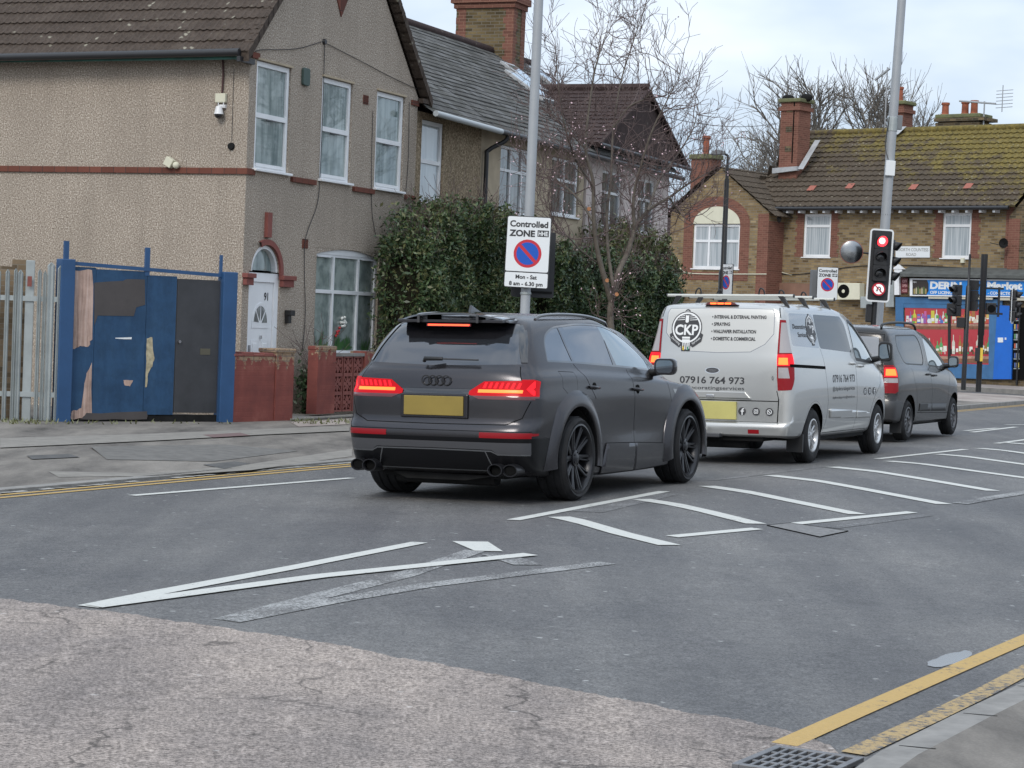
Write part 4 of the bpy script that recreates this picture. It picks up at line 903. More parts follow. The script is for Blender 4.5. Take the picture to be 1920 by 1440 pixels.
# ------------------------------------------------------------------ blue gate, fence, front walls
FG = Fr(-6.25, 29.54, 54.5)
g = FG.thing('blue_gate', 'tall blue board gate with peeling paint and a black wicket door', 'gate', z=-.05)
for x0, x1 in ((-.08, .13), (2.43, 2.66)): MB().box(x0, x1, -.09, .10, 0, 2.30 if x0 < 1 else 2.23).build('gate_post', M_blueframe, g, bevel=.012)
for x, z1, w in ((.02, 2.55, .035), (1.25, 2.52, .035), (2.42, 2.47, .018)): MB().box(x - w, x + w, -.02, .02, 2.12, z1).build('upright', M_blueframe, g)
MB().prism([(.13, 2.22), (2.43, 2.15), (2.43, 2.20), (.13, 2.27)], 'y', -.03, .02).build('top_rail', M_blueframe, g)
MB().box(.14, .47, -.012, .02, .16, 2.20).build('gate_board', M_bluegate, g); MB().box(.474, 1.25, -.015, .02, .16, 2.18).build('gate_board', M_bluegate, g); MB().box(1.256, 1.72, -.014, .02, .15, 2.13).build('gate_board', M_bluegate, g)
dr_ = MB().box(1.735, 2.41, -.02, .02, .18, 2.10).build('wicket_door', M_blackdoor, g, bevel=.003); MB().tube([(1.78, -.05, 1.20), (1.78, -.02, 1.20)], .022, 10).build('door_knob', M_chrome, dr_); MB().box(2.12, 2.28, -.026, -.018, 1.02, 1.11).build('letter_plate', mat('dull_brass', (.12, .11, .08), .5, metal=.5), dr_)
MB().box(.13, 2.43, .0, .04, .02, .15).build('threshold', M_under, g)
def jag(pts, amp, seed, n=5):
    r_ = random.Random(seed); o = []
    for i in range(len(pts)):
        a, c = pts[i], pts[(i + 1) % len(pts)]
        for k in range(n): u = k / n; o.append((a[0] + (c[0] - a[0]) * u + r_.uniform(-amp, amp), a[1] + (c[1] - a[1]) * u + r_.uniform(-amp, amp)))
    return ccw(o)
def gpatch(px, m, seed=1, amp=.012, y=-.0165, nm='bare_patch', n=4): MB().prism(jag([(a + 0, b_ + .05) for a, b_ in FG.pts(px)], amp, seed, n), 'y', y - .003, y + .002).build(nm, m, g)
gpatch([(138, 508), (173, 505), (173, 630), (165, 650), (150, 648), (134, 655)], M_barewood, 1, y=-.0135)
gpatch([(160, 705), (171, 680), (170, 778), (148, 785), (130, 785), (133, 772), (152, 765)], M_barewood, 2, y=-.0135)
gpatch([(176, 530), (230, 526), (240, 523), (270, 524), (271, 572), (254, 576), (250, 592), (182, 592), (176, 610)], M_brownpaint, 3, .005, y=-.0165, nm='painted_patch', n=2)
gpatch([(275, 634), (284, 632), (288, 672), (284, 686), (276, 700), (274, 725), (272, 726), (273, 660)], mat('bare_ply', (.38, .33, .22), .9, var=.4, vscale=14), 4, .008, y=-.0175)
gpatch([(230, 713), (248, 713), (243, 724), (233, 722)], M_barewood, 5, .005, y=-.017); gpatch([(160, 775), (275, 772), (275, 786), (150, 787)], M_brownpaint, 6, .012, y=-.0165, nm='rotten_edge')
gpatch([(215, 633), (246, 632), (246, 636), (216, 635)], M_signwhite, 7, .003, y=-.0165, n=2)
FF = Fr(*FG.W(-.12, .0), 78)
fe = thing('palisade_fence', 'galvanised steel palisade fence with a red tag, left of the blue gate', 'fence', (*FF.W(0), -.07), FF.rz)
rr_ = [(-.05, .0)]
for px, w, h in ((107, .07, 2.18), (90, .10, 2.22), (79, .05, 2.10), (69, .055, 2.12), (33, .075, 2.10), (24, .05, 2.12), (9, .06, 2.10), (-8, .06, 2.1), (-26, .06, 2.1), (-44, .06, 2.1)):
    u = FF.pl(px, 700)[0]
    pale = MB().add([(u + a, y, z) for z in (.08, h) for a, y in ((-w/2, -.03), (-w*.28, -.055), (0, -.035), (w*.28, -.055), (w/2, -.03))] + [(u, -.045, h + .05)], [(i, i + 1, i + 6, i + 5) for i in range(4)] + [(5, 6, 10), (6, 7, 10), (7, 8, 10), (8, 9, 10)])
    o = pale.build('pale', M_galv, fe); md = o.modifiers.new('s', 'SOLIDIFY'); md.thickness = .004
u = FF.pl(51, 700)[0]; MB().box(u - .06, u + .06, .0, .09, -.05, 2.28).build('fence_post', M_galv, fe, bevel=.008); MB().box(u - .035, u + .025, -.06, -.055, 1.92, 2.06).build('tag', M_redpaint, fe)
for z0 in (1.72, .40): MB().box(FF.pl(-50, 700)[0], .12, -.028, .0, z0, z0 + .07).build('rail', M_galv, fe)
bw = thing('brick_wall', 'old yellow brick garden wall behind the steel fence', 'wall', (*FF.W(-.3, .35), -.1), FF.rz)
q = MB()
for i in range(10): q.box(-3 + i * .30, -2.7 + i * .30, 0, .25, 0, 2.1 + (.1 if i % 3 == 0 else 0) + (.12 if i > 7 else 0))
q.build('wall', M_oldwall, bw); 
FW = Fr(*at(441, 31.0), 32)
rw = thing('front_wall', 'low peeling red painted brick wall between blue gate and garden path', 'wall', (*FW.W(0), -.08), FW.rz)
L_ = FW.pl(512, 790)[0]; L2 = FW.pl(545, 790)[0]; q = MB().box(0, L_, 0, .23, 0, 1.04); q.build('wall', M_redwall, rw); q = MB()
r_ = random.Random(8)
for i in range(int(L_ / .23) + 1): q.box(i * .23, min(L_, i * .23 + .22), -.01, .24, 1.04, 1.09 + r_.uniform(-.02, .015))
q.build('coping', M_redpaint, rw, bevel=.008)
p_ = thing('gate_pillar', 'red painted brick pillar ending the low front wall by the path', 'pillar', (*FW.W(L_ + .01), -.08), FW.rz); MB().box(0, L2 - L_, -.02, .30, 0, 1.10).build('pier', M_redwall, p_); MB().box(-.02, L2 - L_ + .02, -.04, .32, 1.10, 1.16).build('cap', M_redwall, p_, bevel=.01)
# screen block wall
FL = Fr(*at(597, 33.1), 24)
a0 = 0; a1 = FL.pl(627, 700)[0]; a2 = FL.pl(682, 700)[0]; a3 = FL.pl(702, 700)[0]
lw = thing('screen_block_wall', 'red wall of pierced screen blocks under the ground floor window', 'wall', (*FL.W(0), .06), FL.rz)
MB().box(0, a1, -.02, .16, 0, 1.00).build('pier', M_redwall, lw); MB().box(-.01, a1 + .01, -.03, .17, 1.0, 1.06).build('pier_cap', M_redwall, lw, bevel=.01)
MB().box(a2, a3, -.02, .26, 0, .98).build('pier', M_redwall, lw); MB().box(a3 + .0, a3 + 2.2, .0, .10, -.1, .9).build('panel', M_redpaint, lw); MB().box(a1, a2 + 2.6, -.01, .13, .90, .95).build('coping', M_kerb, lw)
def screenblock(x, z, s):
    q = MB(); w = .028; y0, y1 = .01, .09
    q.box(x, x + s, y0, y1, z, z + w); q.box(x, x + s, y0, y1, z + s - w, z + s); q.box(x, x + w, y0, y1, z + w, z + s - w); q.box(x + s - w, x + s, y0, y1, z + w, z + s - w); cx_, cz_ = x + s / 2, z + s / 2
    for k in range(8):
        a = k * math.pi / 4; r0 = s * .06; r1 = (s * .48 if k % 2 == 0 else s * .62); n0 = .011; n1 = .034 if k % 2 == 0 else .012; ca, sa = math.cos(a), math.sin(a)
        q.prism(ccw([(cx_ + r0 * ca - n0 * sa, cz_ + r0 * sa + n0 * ca), (cx_ + r0 * ca + n0 * sa, cz_ + r0 * sa - n0 * ca), (cx_ + r1 * .55 * ca + n1 * sa, cz_ + r1 * .55 * sa - n1 * ca), (cx_ + r1 * ca, cz_ + r1 * sa), (cx_ + r1 * .55 * ca - n1 * sa, cz_ + r1 * .55 * sa + n1 * ca)]), 'y', y0 + .005 + k * .0006, y1 - .005 - k * .0006)
    return q
nb_ = max(1, round((a2 - a1) / .295)); sb = (a2 - a1) / nb_
for i in range(nb_):
    for j in range(3): screenblock(a1 + i * sb, .02 + j * .293, min(sb, .293)).build('screen_block', M_redpaint, lw)
st_ = thing('garden_step', 'low concrete step on the path between the red walls', 'step', (*FL.W(-1.0, .0), -.1), FL.rz); MB().box(0, 2.6, -.15, .6, 0, .13).build('step', M_conc, st_, bevel=.01); MB().box(-.1, 3.6, -.25, -.152, 0, .10).build('edging', M_verge, st_)
# ------------------------------------------------------------------ brick terrace and shop across the side road
_r0 = ray(1529, 440); FR = Fr(_r0[0] / _r0[1] * 76, 76, 130)
def rp(l, q=0): return ccw(FR.pts(l, q))
gz = .0
T = FR.thing('brick_terrace', 'yellow brick terrace with mossy tiled roof, two tall chimneys and the corner shop', 'house')
u = lambda px, py=500: FR.pl(px, py)[0]; zz = lambda px, py: FR.pl(px, py)[1]
U0, U1 = u(1444), u(1893, 420) + .15; EZ = zz(1700, 389)
W2 = (u(1504), u(1555), zz(1530, 482), zz(1530, 401)); W3 = (u(1764), u(1818), zz(1790, 484), zz(1790, 399))
b = MB(); wall_cols(b, U0, U1, -.3, lambda x: EZ, [W2, W3], 0, .3); b.box(U0, U1, 6.5, 6.8, -.3, EZ); b.build('wall', M_stock, T)
for w_ in (W2, W3):
    window(T, w_[0], w_[1], w_[2], w_[3], .05, [], [.72], fr=.09, pane='pane_blind')
    for a, c in ((w_[0] - .34, w_[0]), (w_[1], w_[1] + .34)):
        q = MB(); n_ = 11; hh = (w_[3] - w_[2] + .1) / n_
        for i in range(n_): q.box(a + (.07 if (i % 2 and a < w_[0] - .1) else 0), c - (.07 if (i % 2 and a >= w_[0] - .1) else 0), -.006, 0, w_[2] + i * hh, w_[2] + (i + 1) * hh)
        q.build('quoin', M_redbrick, T)
for a in (U1 - .28,): MB().box(a, U1, -.006, 0, 3.2, EZ).build('quoin', M_redbrick, T)
RT = zz(1700, 246); RQ = 3.6; RV2 = Vector((0, RQ + .3, RT + .5 - EZ))
def rtop(q): return 0
# roof: find the ridge height on a plane set back
RZ = FR.pl(1700, 246, RQ)[1]; RV2 = Vector((0, RQ + .35, RZ - EZ)); UL = FR.pl(1517, 252, RQ)[0]; UR = U1 + 3.5
HL = U0 - 1.2
tiled('roof', M_tileR, T, (HL, -.35, EZ), (1, 0, 0), RV2, UR - HL, RV2.length, gauge=RV2.length / 15.2, pitch=.25, amp=.04, lift=.05, seg=4, left=lambda b_: (UL - HL) * b_ / RV2.length, right=lambda b_: (U1 - HL) + .2 if b_ < RV2.length * .36 else (U1 - HL) + .2 + (b_ / RV2.length - .36) * 3.6, seed=11)
tiled('rear_roof', M_tileR, T, (UR, 2 * RQ + .35, EZ), (-1, 0, 0), (0, -(RQ + .35), RZ - EZ), UR - UL, RV2.length, gauge=.6, rib=False)
MB().tube([(UL, RQ, RZ + .02), (UR, RQ, RZ + .02)], .13, 8).build('ridge', M_tileR, T, auto=60)
tiled('hip_roof', M_tileR, T, (HL, 2 * RQ, EZ), (0, -1, 0), (UL - HL, 0, RZ - EZ), 2 * RQ + .35, Vector((UL - HL, 0, RZ - EZ)).length, gauge=.4, pitch=.25, left=lambda b_: RQ * b_ / Vector((UL - HL, 0, RZ - EZ)).length, right=lambda b_: 2 * RQ + .35 - (RQ + .35) * b_ / Vector((UL - HL, 0, RZ - EZ)).length)
MB().tube([(HL + .9, -.42, EZ - .05), (U1, -.42, EZ - .05)], .07, 8).build('gutter', M_blackpipe, T, auto=50)
r_ = random.Random(3)
for i in range(18):
    x = U0 + .3 + i * (U1 - U0 - .4) / 18; MB().box(x, x + .09, -.36, .0, EZ - .20, EZ - .08).build('rafter_end', M_upvc, T)
for px, py in ((1518, 357), (1590, 353), (1709, 355), (1812, 353)):
    f_ = FR.pl(px, py, .8); MB().box(f_[0] - .14, f_[0] + .14, 0, .30, 0.06, .068).xf(P3((0, 0, 0), (1, 0, 0), tuple(RV2.normalized())) if 0 else Matrix.Identity(4)).xf(Matrix.Translation((0, -.35 + (f_[1] - EZ) * 0 + 0, 0)) @ Matrix.Identity(4)) if 0 else None
    # replacement tiles lie on the slope
    r3 = Vector(ray(px, py)); Rm = Matrix.Rotation(FR.rz, 3, 'Z'); n3 = Rm @ Vector((0, -(RZ - EZ), RQ + .35)).normalized(); p0 = Rm @ Vector((0, -.35, EZ)) + Vector((*FR.o, 0)) + n3 * .075
    t_ = (p0 - Vector((0, 0, CH))).dot(n3) / r3.dot(n3); l_ = Rm.inverted() @ (Vector((0, 0, CH)) + r3 * t_ - Vector((*FR.o, 0)))
    dv = RV2.normalized(); MB().add([(l_.x - .14, l_.y, l_.z), (l_.x + .14, l_.y, l_.z), (l_.x + .14, l_.y + dv.y * .32, l_.z + dv.z * .32), (l_.x - .14, l_.y + dv.y * .32, l_.z + dv.z * .32)], [(0, 1, 2, 3)]).build('replacement_tile', mat('new_red_tile', (.30, .10, .07), .8), T, fixn=False)
# front gable with the arched window
GP = -1.0; g0, g1 = FR.pl(1256, 450, GP)[0], FR.pl(1440, 450, GP)[0]; gx, gzp = FR.pl(1347, 316, GP); ge = FR.pl(1440, 398, GP)[1]; gl = ge - .1; gx = (g0 + g1) / 2
AW = [FR.pl(1297, 503, GP), FR.pl(1388, 420, GP)]; ax0, ax1, az0, az1 = AW[0][0], AW[1][0], AW[0][1], AW[1][1]
b = MB(); tf = lambda x: gzp - abs(x - gx) * (gzp - ge) / (g1 - gx); wall_cols(b, g0, g1, -.3, tf, [(ax0, ax1, az0, az1)], GP, GP + .3, brk=(gx,)); b.box(g1 - .3, g1, GP + .3, .0, -.3, ge - .02); b.box(g0, g0 + .3, GP + .3, 4, -.3, ge - .02)
b.build('gable_wall', M_stock, T)
window(T, ax0, ax1, az0, az1, GP + .06, [.33, .67], [[.62], [.62], [.62]], fr=.09, pane='pane_blind')
cx_ = (ax0 + ax1) / 2; hw = (ax1 - ax0) / 2; ah = FR.pl(1343, 387, GP)[1] - az1
MB().prism(ccw([(ax0, az1 + .01)] + [(cx_ - hw * math.cos(R(a)), az1 + .01 + ah * math.sin(R(a))) for a in range(0, 181, 10)]), 'y', GP - .010, GP + .0).build('arch_panel', M_ochre, T)
q = MB(); V = []; n_ = 24
for i in range(n_ + 1):
    a = R(180 * i / n_); V += [(cx_ - hw * math.cos(a), GP - .014, az1 + ah * math.sin(a)), (cx_ - (hw + .42) * math.cos(a), GP - .014, az1 + (ah + .36) * math.sin(a))]
q.add(V, [(2*i, 2*i + 1, 2*i + 3, 2*i + 2) for i in range(n_)]); q.build('brick_arch', M_redbrick, T)
for a, c in ((ax0 - .42, ax0), (ax1, ax1 + .42)):
    q = MB()
    for i in range(9): q.box(a, c, GP - .006, GP, az0 - .3 + i * (az1 - az0 + .3) / 9, az0 - .3 + (i + 1) * (az1 - az0 + .3) / 9)
    q.build('quoin', M_redbrick, T)
MB().box(ax0 - .42, ax1 + .42, GP - .012, GP - .006, az0 - .42, az0 - .12).build('brick_apron', M_redbrick, T)
MB().box(g1 - .45, g1 + .005, GP - .008, GP, -.3, ge - .05).build('quoin', M_redbrick, T); MB().box(g1, g1 + .006, GP, 0, -.3, ge - .3).build('return_quoin', M_redbrick, T)
gs = Vector((gx - g0, 0, gzp - ge)); 
tiled('gable_roof', M_tileR, T, (g1 + .35, GP - .15, ge - .15), (0, 1, 0), (-gs.x, 0, gs.z), 5.5, gs.length + .35, gauge=.36, pitch=.25, right=lambda b_: 1.5 + b_ * 1.15)
tiled('gable_roof', M_tileR, T, (g0 - .35, 5, ge - .15), (0, -1, 0), (gs.x, 0, gs.z), 6.15, gs.length + .35, gauge=.36, pitch=.25)
MB().tube([(g1 + .1, -.2, ge + .05), (g1 - 1.0, .9, ge + 1.1)], .06, 6).build('valley', M_lead, T)
hp = FR.pl(1447, 410, -.1); MB().tube(smooth_path([(hp[0] + .15, -.35, EZ - .15), (hp[0] + .1, -.25, EZ - .5), (hp[0] - .05, -.12, EZ - .9), (hp[0] - .05, -.10, 1.0), (hp[0] - .05, -.1, .1)], 4), .07, 8).build('downpipe', M_blackpipe, T, auto=60)
MB().sphere((hp[0] + .2, -.35, EZ - .4), .32, 10, 8, (1.2, .6, .8)).build('rain_hopper', M_blackpipe, T)
def chimney(px0, px1, py0, py1, q, depth, m, pots=(), cap=True, capm=None, base=None, name='chimney', zb=None):
    a = FR.pl(px0, py1, q); c = FR.pl(px1, py1, q); t_ = FR.pl((px0 + px1) / 2, py0, q); 
    o = MB().box(a[0], c[0], q, q + depth, (zb if zb is not None else a[1] - 1.2), t_[1]).build(name, m, T)
    e = .07
    if cap:
        MB().box(a[0] - e, c[0] + e, q - e, q + depth + e, t_[1] - .30, t_[1] - .16).build('chimney_course', m, o); MB().box(a[0] - e * 1.3, c[0] + e * 1.3, q - e * 1.3, q + depth + e * 1.3, t_[1], t_[1] + .14).build('chimney_cap', capm or M_cement, o, bevel=.03)
    for px, h_ in pots:
        x = FR.pl(px, py0, q + depth / 2)[0]; MB().lathe([(.15, 0), (.16, .05), (.13, .08), (.12, h_ - .1), (.15, h_ - .08), (.15, h_), (.10, h_), (.10, .1)], (x, q + depth / 2, t_[1] + .13), 'z', 14).build('chimney_pot', M_clay, o, auto=40)
    return o
c1 = chimney(1460, 1494, 192, 312, 1.1, .8, M_redbrick, (), capm=M_cement)
a = FR.pl(1474, 305, 1.05); 
for i in range(3): MB().box(a[0] - .1, a[0] + .16, 1.085, 1.10, a[1] + .4 + i * .72, a[1] + .6 + i * .72).build('dark_bricks', M_stock2, c1)
MB().box(a[0] + .20, a[0] + .24, 1.08, 1.10, a[1], a[1] + 2.2).build('chimney_crack', M_gap, c1)
s0 = FR.pl(1450, 318, 1.0); s1 = FR.pl(1496, 318, 1.0); MB().prism([(s0[0], s0[1] - .15), (s1[0], s0[1] - .05), (s1[0], s0[1] + .1), (s0[0], s0[1] + .05)], 'y', .92, 1.1).build('flashing', M_lead, c1)
MB().add([(s1[0] - .02, 1.0, s0[1]), (s1[0] + .22, 1.0, s0[1]), (s1[0] + .22, 2.1, s0[1] + 1.15), (s1[0] - .02, 2.1, s0[1] + 1.15)], [(0, 1, 2, 3)]).build('flashing', M_lead, c1)
for k_ in (-.35, .45): MB().sphere(((s0[0] + s1[0]) / 2 + k_, 1.5, FR.pl(1490, 192, 1.1)[1] + .2), .17, 8, 6, (1.6, .8, .9)).build('cap_ridge_tile', M_under, c1)
c2 = chimney(1676, 1692, 196, 252, RQ + .2, .7, M_redbrick, ((1686, .55),)); c3 = chimney(1758, 1834, 221, 246, RQ + .6, .8, M_stock2, ((1772, .48), (1809, .50), (1826, .52)))
c3t = FR.pl(1800, 221, RQ + .6)[1]; MB().box(FR.pl(1754, 240, RQ + .6)[0], FR.pl(1848, 240, RQ + .6)[0], RQ + .45, RQ + 1.5, c3t - .12, c3t + .0).build('chimney_course', M_stock2, c3)
MB().add([(FR.pl(1674, 262, RQ)[0], RQ - .5, RZ - .28), (FR.pl(1696, 262, RQ)[0], RQ - .5, RZ - .28), (FR.pl(1700, 262, RQ)[0], RQ - .05, RZ + .05), (FR.pl(1676, 262, RQ)[0], RQ - .05, RZ + .05)], [(0, 1, 2, 3)]).xf(Matrix.Translation((0, 0, .12))).build('flashing', M_lead, c2)
# right hand wing, partly out of frame
x0 = u(1893, 420)
wg = FR.thing('brick_wing', 'dark brick house wing at the right edge of the photo beside the shop', 'house', x0 + .05, -.12)
zc_ = FR.pl(1893, 506)[1]; MB().prism([(0, zc_), (8, zc_), (8, 9.5), (3.4, 9.5), (.35, EZ + .1), (0, EZ - .3)], 'y', 0, 8).build('wall', M_stock2, wg)
MB().box(-.01, .4, -.01, 0, zc_, EZ - .4).build('quoin', M_redbrick, wg)
# neighbours to the left, mostly hidden by the cherry tree
nbh = FR.thing('red_brick_house', 'dark red brick house seen through the cherry branches left of the gabled terrace', 'house', FR.pl(1256, 450, 0)[0] - .3, 3)
MB().box(-9, 0, 0, 6, -.3, 4.6).build('wall', brick('maroon_brick', [(.12, .04, .035), (.17, .055, .045)], (.14, .09, .08)), nbh); tiled('roof', M_tileC, nbh, (-9.2, -.3, 4.6), (1, 0, 0), (0, 3.3, 1.6), 9.3, 3.67, gauge=.4, pitch=.3)
q0 = FR.pl(1306, 330, 5)[0] - FR.L(*nbh.location[:2])[0]; zt = FR.pl(1320, 300, 5)[1]
cq = MB().box(q0, q0 + .95, 1.6, 2.3, 4, zt).build('chimney', M_redbrick, nbh); MB().box(q0 - .08, q0 + 1.03, 1.52, 2.38, zt, zt + .2).build('chimney_cap', M_cement, cq, bevel=.04); MB().lathe([(.15, 0), (.13, .1), (.12, .6), (.17, .65), (.17, .75), (.1, .75)], (q0 + .45, 1.95, zt + .2), 'z', 12).build('chimney_pot', M_clay, cq)
# ------------------------------------------------------------------ shop front
S_ = FR.thing('shop_front', 'blue corner shop front with lit fascia sign and poster covered windows', 'shop front')
def flatp(name, px, q, th, m, parent=S_, bevel=0.0): return MB().prism(rp(px, q), 'y', q - th, q).build(name, m, parent, bevel=bevel)
Q = -.45
sx0, sx1 = FR.pl(1683, 600, Q)[0], FR.pl(1935, 600, Q)[0]; zt_, zb_ = FR.pl(1700, 556, Q)[1], 0
hd = MB().box(sx0, sx1, Q + .02, 0, zt_, FR.pl(1720, 520, Q)[1]).build('shop_body', M_stock2, S_); MB().box(sx0, sx1, Q + .05, 0, .0, zt_).build('shop_body', M_stock2, S_)
flatp('frame_surround', [(1680, 557), (1880, 561), (1880, 572), (1695, 569), (1695, 706), (1680, 706)], Q, .04, M_shopblue); flatp('head_rail', [(1695, 569), (1868, 573), (1868, 580), (1695, 577)], Q, .03, M_shopblue)
flatp('stallriser', [(1695, 678), (1858, 684), (1858, 711), (1695, 706)], Q, .05, M_shopblue); flatp('blue_pilaster', [(1856, 576), (1872, 576), (1866, 711), (1855, 711)], Q, .06, M_shopblue)
flatp('blue_shutter_panel', [(1872, 572), (1901, 574), (1898, 711), (1864, 711)], Q, .08, M_brightblue); flatp('notice', [(1871, 633), (1881, 633), (1881, 642), (1871, 642)], Q - .08, .01, M_signwhite); flatp('notice', [(1884, 633), (1887, 633), (1887, 637), (1884, 637)], Q - .08, .01, M_signwhite)
flatp('doorway', [(1901, 576), (1940, 577), (1940, 712), (1898, 712)], Q, .01, M_gap)
r_ = random.Random(12); pal = [(.6, .6, .55), (.1, .25, .1), (.5, .1, .05), (.3, .35, .4), (.5, .4, .1), (.05, .1, .3), (.2, .2, .2)]
for j in range(6):
    sh = flatp('door_shelf', [(1901, 600 + j * 18), (1912, 600 + j * 18), (1912, 602 + j * 18), (1901, 602 + j * 18)], Q - .01, .02, M_galv)
    for i in range(3): c_ = pal[r_.randrange(7)]; flatp('shelf_goods', [(1902 + i * 3.2, 590 + j * 18), (1904.5 + i * 3.2, 590 + j * 18), (1904.5 + i * 3.2, 599 + j * 18), (1902 + i * 3.2, 599 + j * 18)], Q - .02, .02, mat('goods%d' % pal.index(c_), c_, .5), sh)
MB().box(FR.pl(1911, 600, Q)[0], FR.pl(1914, 600, Q)[0], Q - .05, Q, .1, 2.7).build('door_frame', M_blackpole, S_)
# poster windows
M_postred = mat('poster_red', (.42, .03, .04), .35, coat=.5); M_postwood = mat('poster_shelf_brown', (.20, .09, .05), .4, var=.4, vscale=8); M_woodlt = mat('poster_shelf_front', (.38, .22, .16), .4, var=.4, vscale=7)
for k_, (xa, xb, tp, bt) in enumerate(((1697, 1778, 572, 676), (1783, 1860, 574, 684))):
    w_ = flatp('poster_window', [(xa, tp), (xb, tp + 1), (xb, bt + 1), (xa, bt)], Q - .002, .012, M_postred)
    for y0, y1, m_ in ((607, 611, M_woodlt), (611, 617, M_postwood), (667, 672, M_woodlt), (672, 680, M_postwood)): flatp('painted_shelf', [(xa, y0), (xb, y0 + 1), (xb, y1 + 1), (xa, y1)], Q - .015, .002, m_, w_)
    if k_: flatp('painted_shelf', [(xa, 655), (xb, 655), (xb, 664), (xa, 664)], Q - .015, .002, M_under, w_)
    for row, (base, hmin, hmax) in enumerate(((606, 14, 28), (664, 22, 40))):
        x = xa + 2
        while x < xb - 5:
            w = r_.uniform(4.5, 8); h_ = r_.uniform(hmin, hmax); 
            pal2 = ([(.10, .32, .08), (.55, .50, .06), (.60, .60, .58), (.28, .10, .35), (.62, .64, .66), (.45, .06, .06), (.08, .16, .45), (.5, .12, .3)], [(.55, .25, .04), (.6, .5, .4), (.5, .08, .05), (.55, .40, .12), (.6, .6, .55), (.35, .15, .05)])[k_] if row == 0 else ([(.5, .05, .06), (.6, .6, .58), (.10, .35, .12)], [(.04, .05, .03), (.55, .52, .45), (.30, .16, .04), (.65, .65, .6), (.06, .30, .10), (.40, .04, .05), (.10, .04, .02)])[k_]
            ci = r_.randrange(len(pal2)); m_ = mat('goods_%d%d%d' % (k_, row, ci), pal2[ci], .4); nk = .28 if row else r_.choice([.3, .9])
            b_ = base; out_ = [(x, b_), (x + w, b_), (x + w, b_ - h_ * .6), (x + w / 2 + w * nk / 2, b_ - h_ * .74), (x + w / 2 + w * nk / 2, b_ - h_), (x + w / 2 - w * nk / 2, b_ - h_), (x + w / 2 - w * nk / 2, b_ - h_ * .74), (x, b_ - h_ * .6)]
            flatp('printed_bottle', out_, Q - .017, .002, m_, w_)
            lc = (.7, .7, .62) if r_.random() < .6 else (.6, .1, .1); flatp('printed_label', [(x + .5, b_ - h_ * .15), (x + w - .5, b_ - h_ * .15), (x + w - .5, b_ - h_ * .42), (x + .5, b_ - h_ * .42)], Q - .0195, .002, mat('lab%d' % (lc[0] > .65), lc, .5), w_)
            x += w + r_.uniform(0, 1.5)
        for _ in range(16):
            x = r_.uniform(xa + 2, xb - 8); w = r_.uniform(2.5, 6); h_ = r_.uniform(3, 9); ci = r_.randrange(len(pal2)); b_ = base - (0 if row else r_.choice((0, 0, 9)))
            flatp('printed_pack', [(x, b_), (x + w, b_), (x + w, b_ - h_), (x, b_ - h_)], Q - .0215 - _ * .0002, .0015, mat('goods_%d%d%d' % (k_, row, ci), pal2[ci], .4), w_)
flatp('window_mullion', [(1778, 572), (1783, 572), (1783, 680), (1778, 680)], Q - .01, .03, M_blackpole)
# fascia
QF = Q - .10
def fquad(name, px, th, m, q=QF, par=S_): return flatp(name, px, q, th, m, par)
fa = fquad('fascia_sign', [(1708, 522), (1940, 525), (1940, 558), (1708, 555)], .08, M_upvc)
fquad('fascia_panel', [(1711, 524.5), (1940, 527.5), (1940, 555.5), (1711, 552.5)], .003, M_signsky, QF - .081, fa); fquad('fascia_photo', [(1711, 524.5), (1738, 525), (1741, 532), (1741, 545), (1737, 553), (1711, 552.5)], .002, mat('photo_dark', (.03, .022, .018), .4), QF - .085, fa)
for i in range(7): fquad('printed_bottle', [(1713 + i * 3.6, 551), (1715.6 + i * 3.6, 551), (1715.6 + i * 3.6, 543 - (i % 3)), (1714.3 + i * 3.6, 540 - (i % 3) * 2), (1713 + i * 3.6, 543 - (i % 3))], .001, mat('bot%d' % (i % 3), [(.35, .28, .10), (.5, .45, .3), (.10, .15, .05)][i % 3], .4), QF - .088, fa)
def ftext(s_, px0, px1, py, hpx, m=M_signwhite, q=QF - .085, bold=.03, par=fa):
    a = FR.pl(px0, py, q); c = FR.pl(px1, py, q); h_ = abs(FR.pl(px0, py - hpx, q)[1] - a[1]); text(s_, 'lettering', m, par, P3(((a[0] + c[0]) / 2, q - .001, (a[1] + c[1]) / 2), (1, 0, 0), (0, 0, 1)), abs(c[0] - a[0]), h_, bold=bold)
ftext('DERIN', 1744, 1803, 535, 13, bold=.05); ftext('Market', 1851, 1917, 535.5, 13, bold=.05); ftext('OFF LICENCE', 1744, 1789, 548.5, 5.5); ftext('- CONFECTIONERY', 1852, 1916, 550, 5.5); ftext('101', 1712, 1718, 529, 3, bold=.0)
fquad('shutter_box', [(1742, 556), (1862, 558), (1862, 562), (1742, 560)], .05, mat('cream_box', (.5, .47, .38), .6)); fquad('shutter_box', [(1872, 558), (1940, 559), (1940, 564), (1872, 563)], .05, mat('cream_box', (.5, .47, .38), .6))
hs = fquad('hours_sign', [(1690, 521), (1703, 521), (1702, 550), (1690, 550)], .03, mat('maroon_sign', (.12, .018, .022), .5), Q)
for t_, y_ in (('OFF', 527), ('OPEN', 535.5), ('24H', 545)): ftext(t_ if y_ < 540 else 'HOURS', 1691.5, 1701, y_, 5, mat('pink_print', (.55, .30, .30), .5), Q - .031, .03, hs)
flatp('white_console', [(1680, 505), (1694, 503), (1694, 514), (1689, 521), (1689, 553), (1680, 553)], Q, .12, M_upvc); MB().prism([(FR.pl(1676, 505, Q)[0], FR.pl(1676, 505, Q)[1]), (FR.pl(1698, 505, Q)[0], FR.pl(1698, 505, Q)[1]), (FR.pl(1687, 497, Q)[0], FR.pl(1687, 496, Q)[1])], 'y', Q - .14, Q).build('console_cap', M_upvc, S_)
